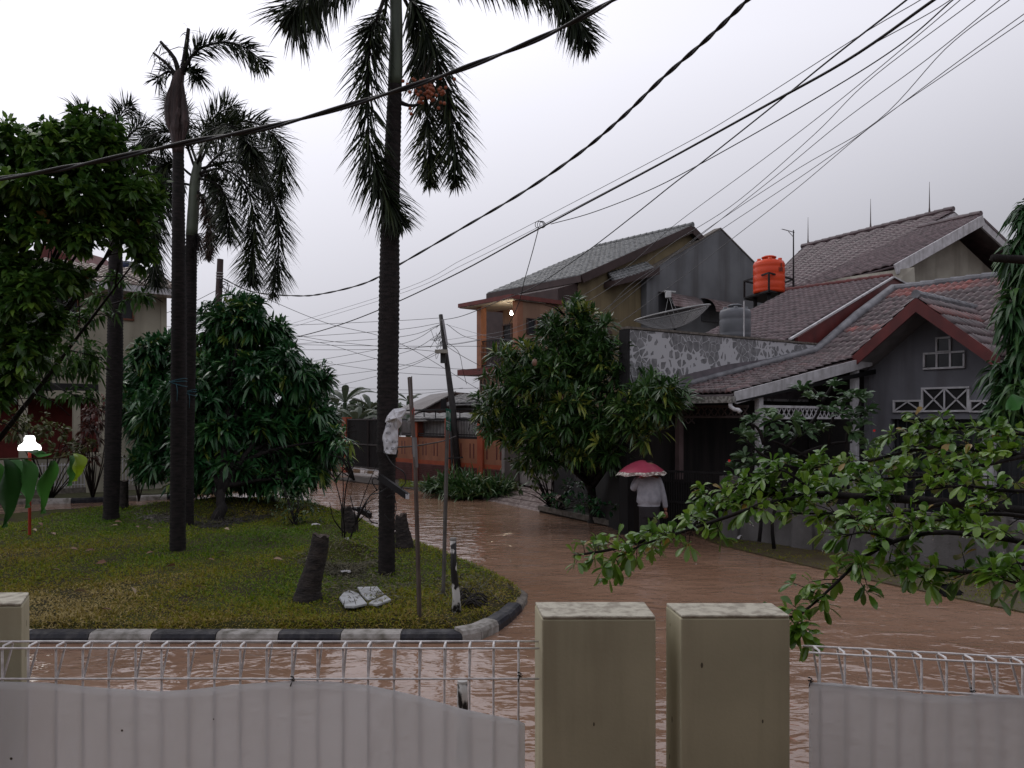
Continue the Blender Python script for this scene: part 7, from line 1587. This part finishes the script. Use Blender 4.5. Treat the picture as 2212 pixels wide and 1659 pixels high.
def hand(w, d, curl, side, nm):
    """palm, four unequal fingers and a thumb, hanging from wrist w in direction d"""
    w = Vector(w); d = Vector(d).normalized(); s = Vector((1, 0, 0)) * side; f = d.cross(s).normalized(); root = None
    V = [w, w + d * .045, w + d * .085]; o = skinned(nm, V, [(0, 1), (1, 2)], [(.022, .018), (.040, .018), (.036, .015)], skin, body, 2)
    for k, (off, ln) in enumerate(((-.030, .062), (-.010, .072), (.010, .067), (.029, .052))):
        b0 = w + d * .072 + s * off; pts = [b0]; a = 0
        for j in range(3): a += curl; pts.append(pts[-1] + (d * math.cos(a) - f * math.sin(a)) * ln * (.45, .32, .25)[j])
        skinned("finger", pts, [(0, 1), (1, 2), (2, 3)], [.0095, .009, .008, .007], skin, o, 1)
    b0 = w + d * .028 + s * -.030; skinned("thumb", [b0, b0 + (d * .6 - s * .7).normalized() * .035, b0 + (d * .9 - s * .6 - f * .3).normalized() * .066], [(0, 1), (1, 2)], [.012, .010, .008], skin, o, 1)
hand(pp(1438, 1104), (.04, .05, -1), .35, 1, "hand")
hand(pp(1380, 1028, .16), (.35, .1, .9), 1.1, -1, "hand")
um = thing("umbrella", pp(1390, 1010, .12), "pink umbrella with a pale scalloped patterned border held by the person", "umbrella")
apx = pp(1386, 993.5, .05); Ru = 57 / FPX * YP; Hd = .245; pinkm = mat("pink_umbrella_cloth", (.40, .060, .105), (.33, .045, .085), rough=.45, scale=5)
pinkm.node_tree.nodes['Principled BSDF'].inputs['Transmission Weight'].default_value = 0
brdm = mat("umbrella_border_pattern", (.62, .58, .52), (.20, .13, .12), rough=.6, scale=22, contrast=(.42, .56)); NR, NS = 14, 64
def cano(u, a):
    k = abs(math.sin(a * 4)); r_ = Ru * u; r_ *= 1 - .05 * k * u ** 4; z = -Hd * (.30 * u + .70 * u ** 2.2) + .022 * k * u ** 5
    return apx + Vector((r_ * math.cos(a), r_ * math.sin(a), z + .012 * u * math.cos(a)))
def canopart(u0, u1, m, nm, par):
    V = [tuple(cano(u0 + (u1 - u0) * i / NR, j * 2 * math.pi / NS)) for i in range(NR + 1) for j in range(NS)]; mb = MB(); mb.v = V
    mb.f = [(i * NS + j, i * NS + (j + 1) % NS, (i + 1) * NS + (j + 1) % NS, (i + 1) * NS + j) for i in range(NR) for j in range(NS)]; return mb.build(nm, m, par, smooth=True)
cn_ = canopart(0.01, .86, pinkm, "canopy", um); canopart(.86, 1.0, brdm, "border", cn_)
mb = MB()
for k in range(8): a = k * math.pi / 4; mb.tube([cano(u, a) - Vector((0, 0, .006)) for u in np.linspace(.05, 1.02, 10)], .003, 4)
mb.build("ribs", iron, um); MB().tube([apx - Vector((0, 0, .02)), apx + Vector((0, 0, .07))], [.008, .005], 6).build("ferrule", iron, um)
MB().tube([apx, pp(1382, 1020, .14), pp(1374, 1048, .19)], .007, 6).build("shaft", iron, um)
MB().tube([cano(.95, -math.pi / 2) + Vector((-.01, -.01, .02)), cano(.98, -math.pi / 2 - .2) + Vector((-.03, -.02, -.03))], .004, 5).build("strap", pinkm, um)
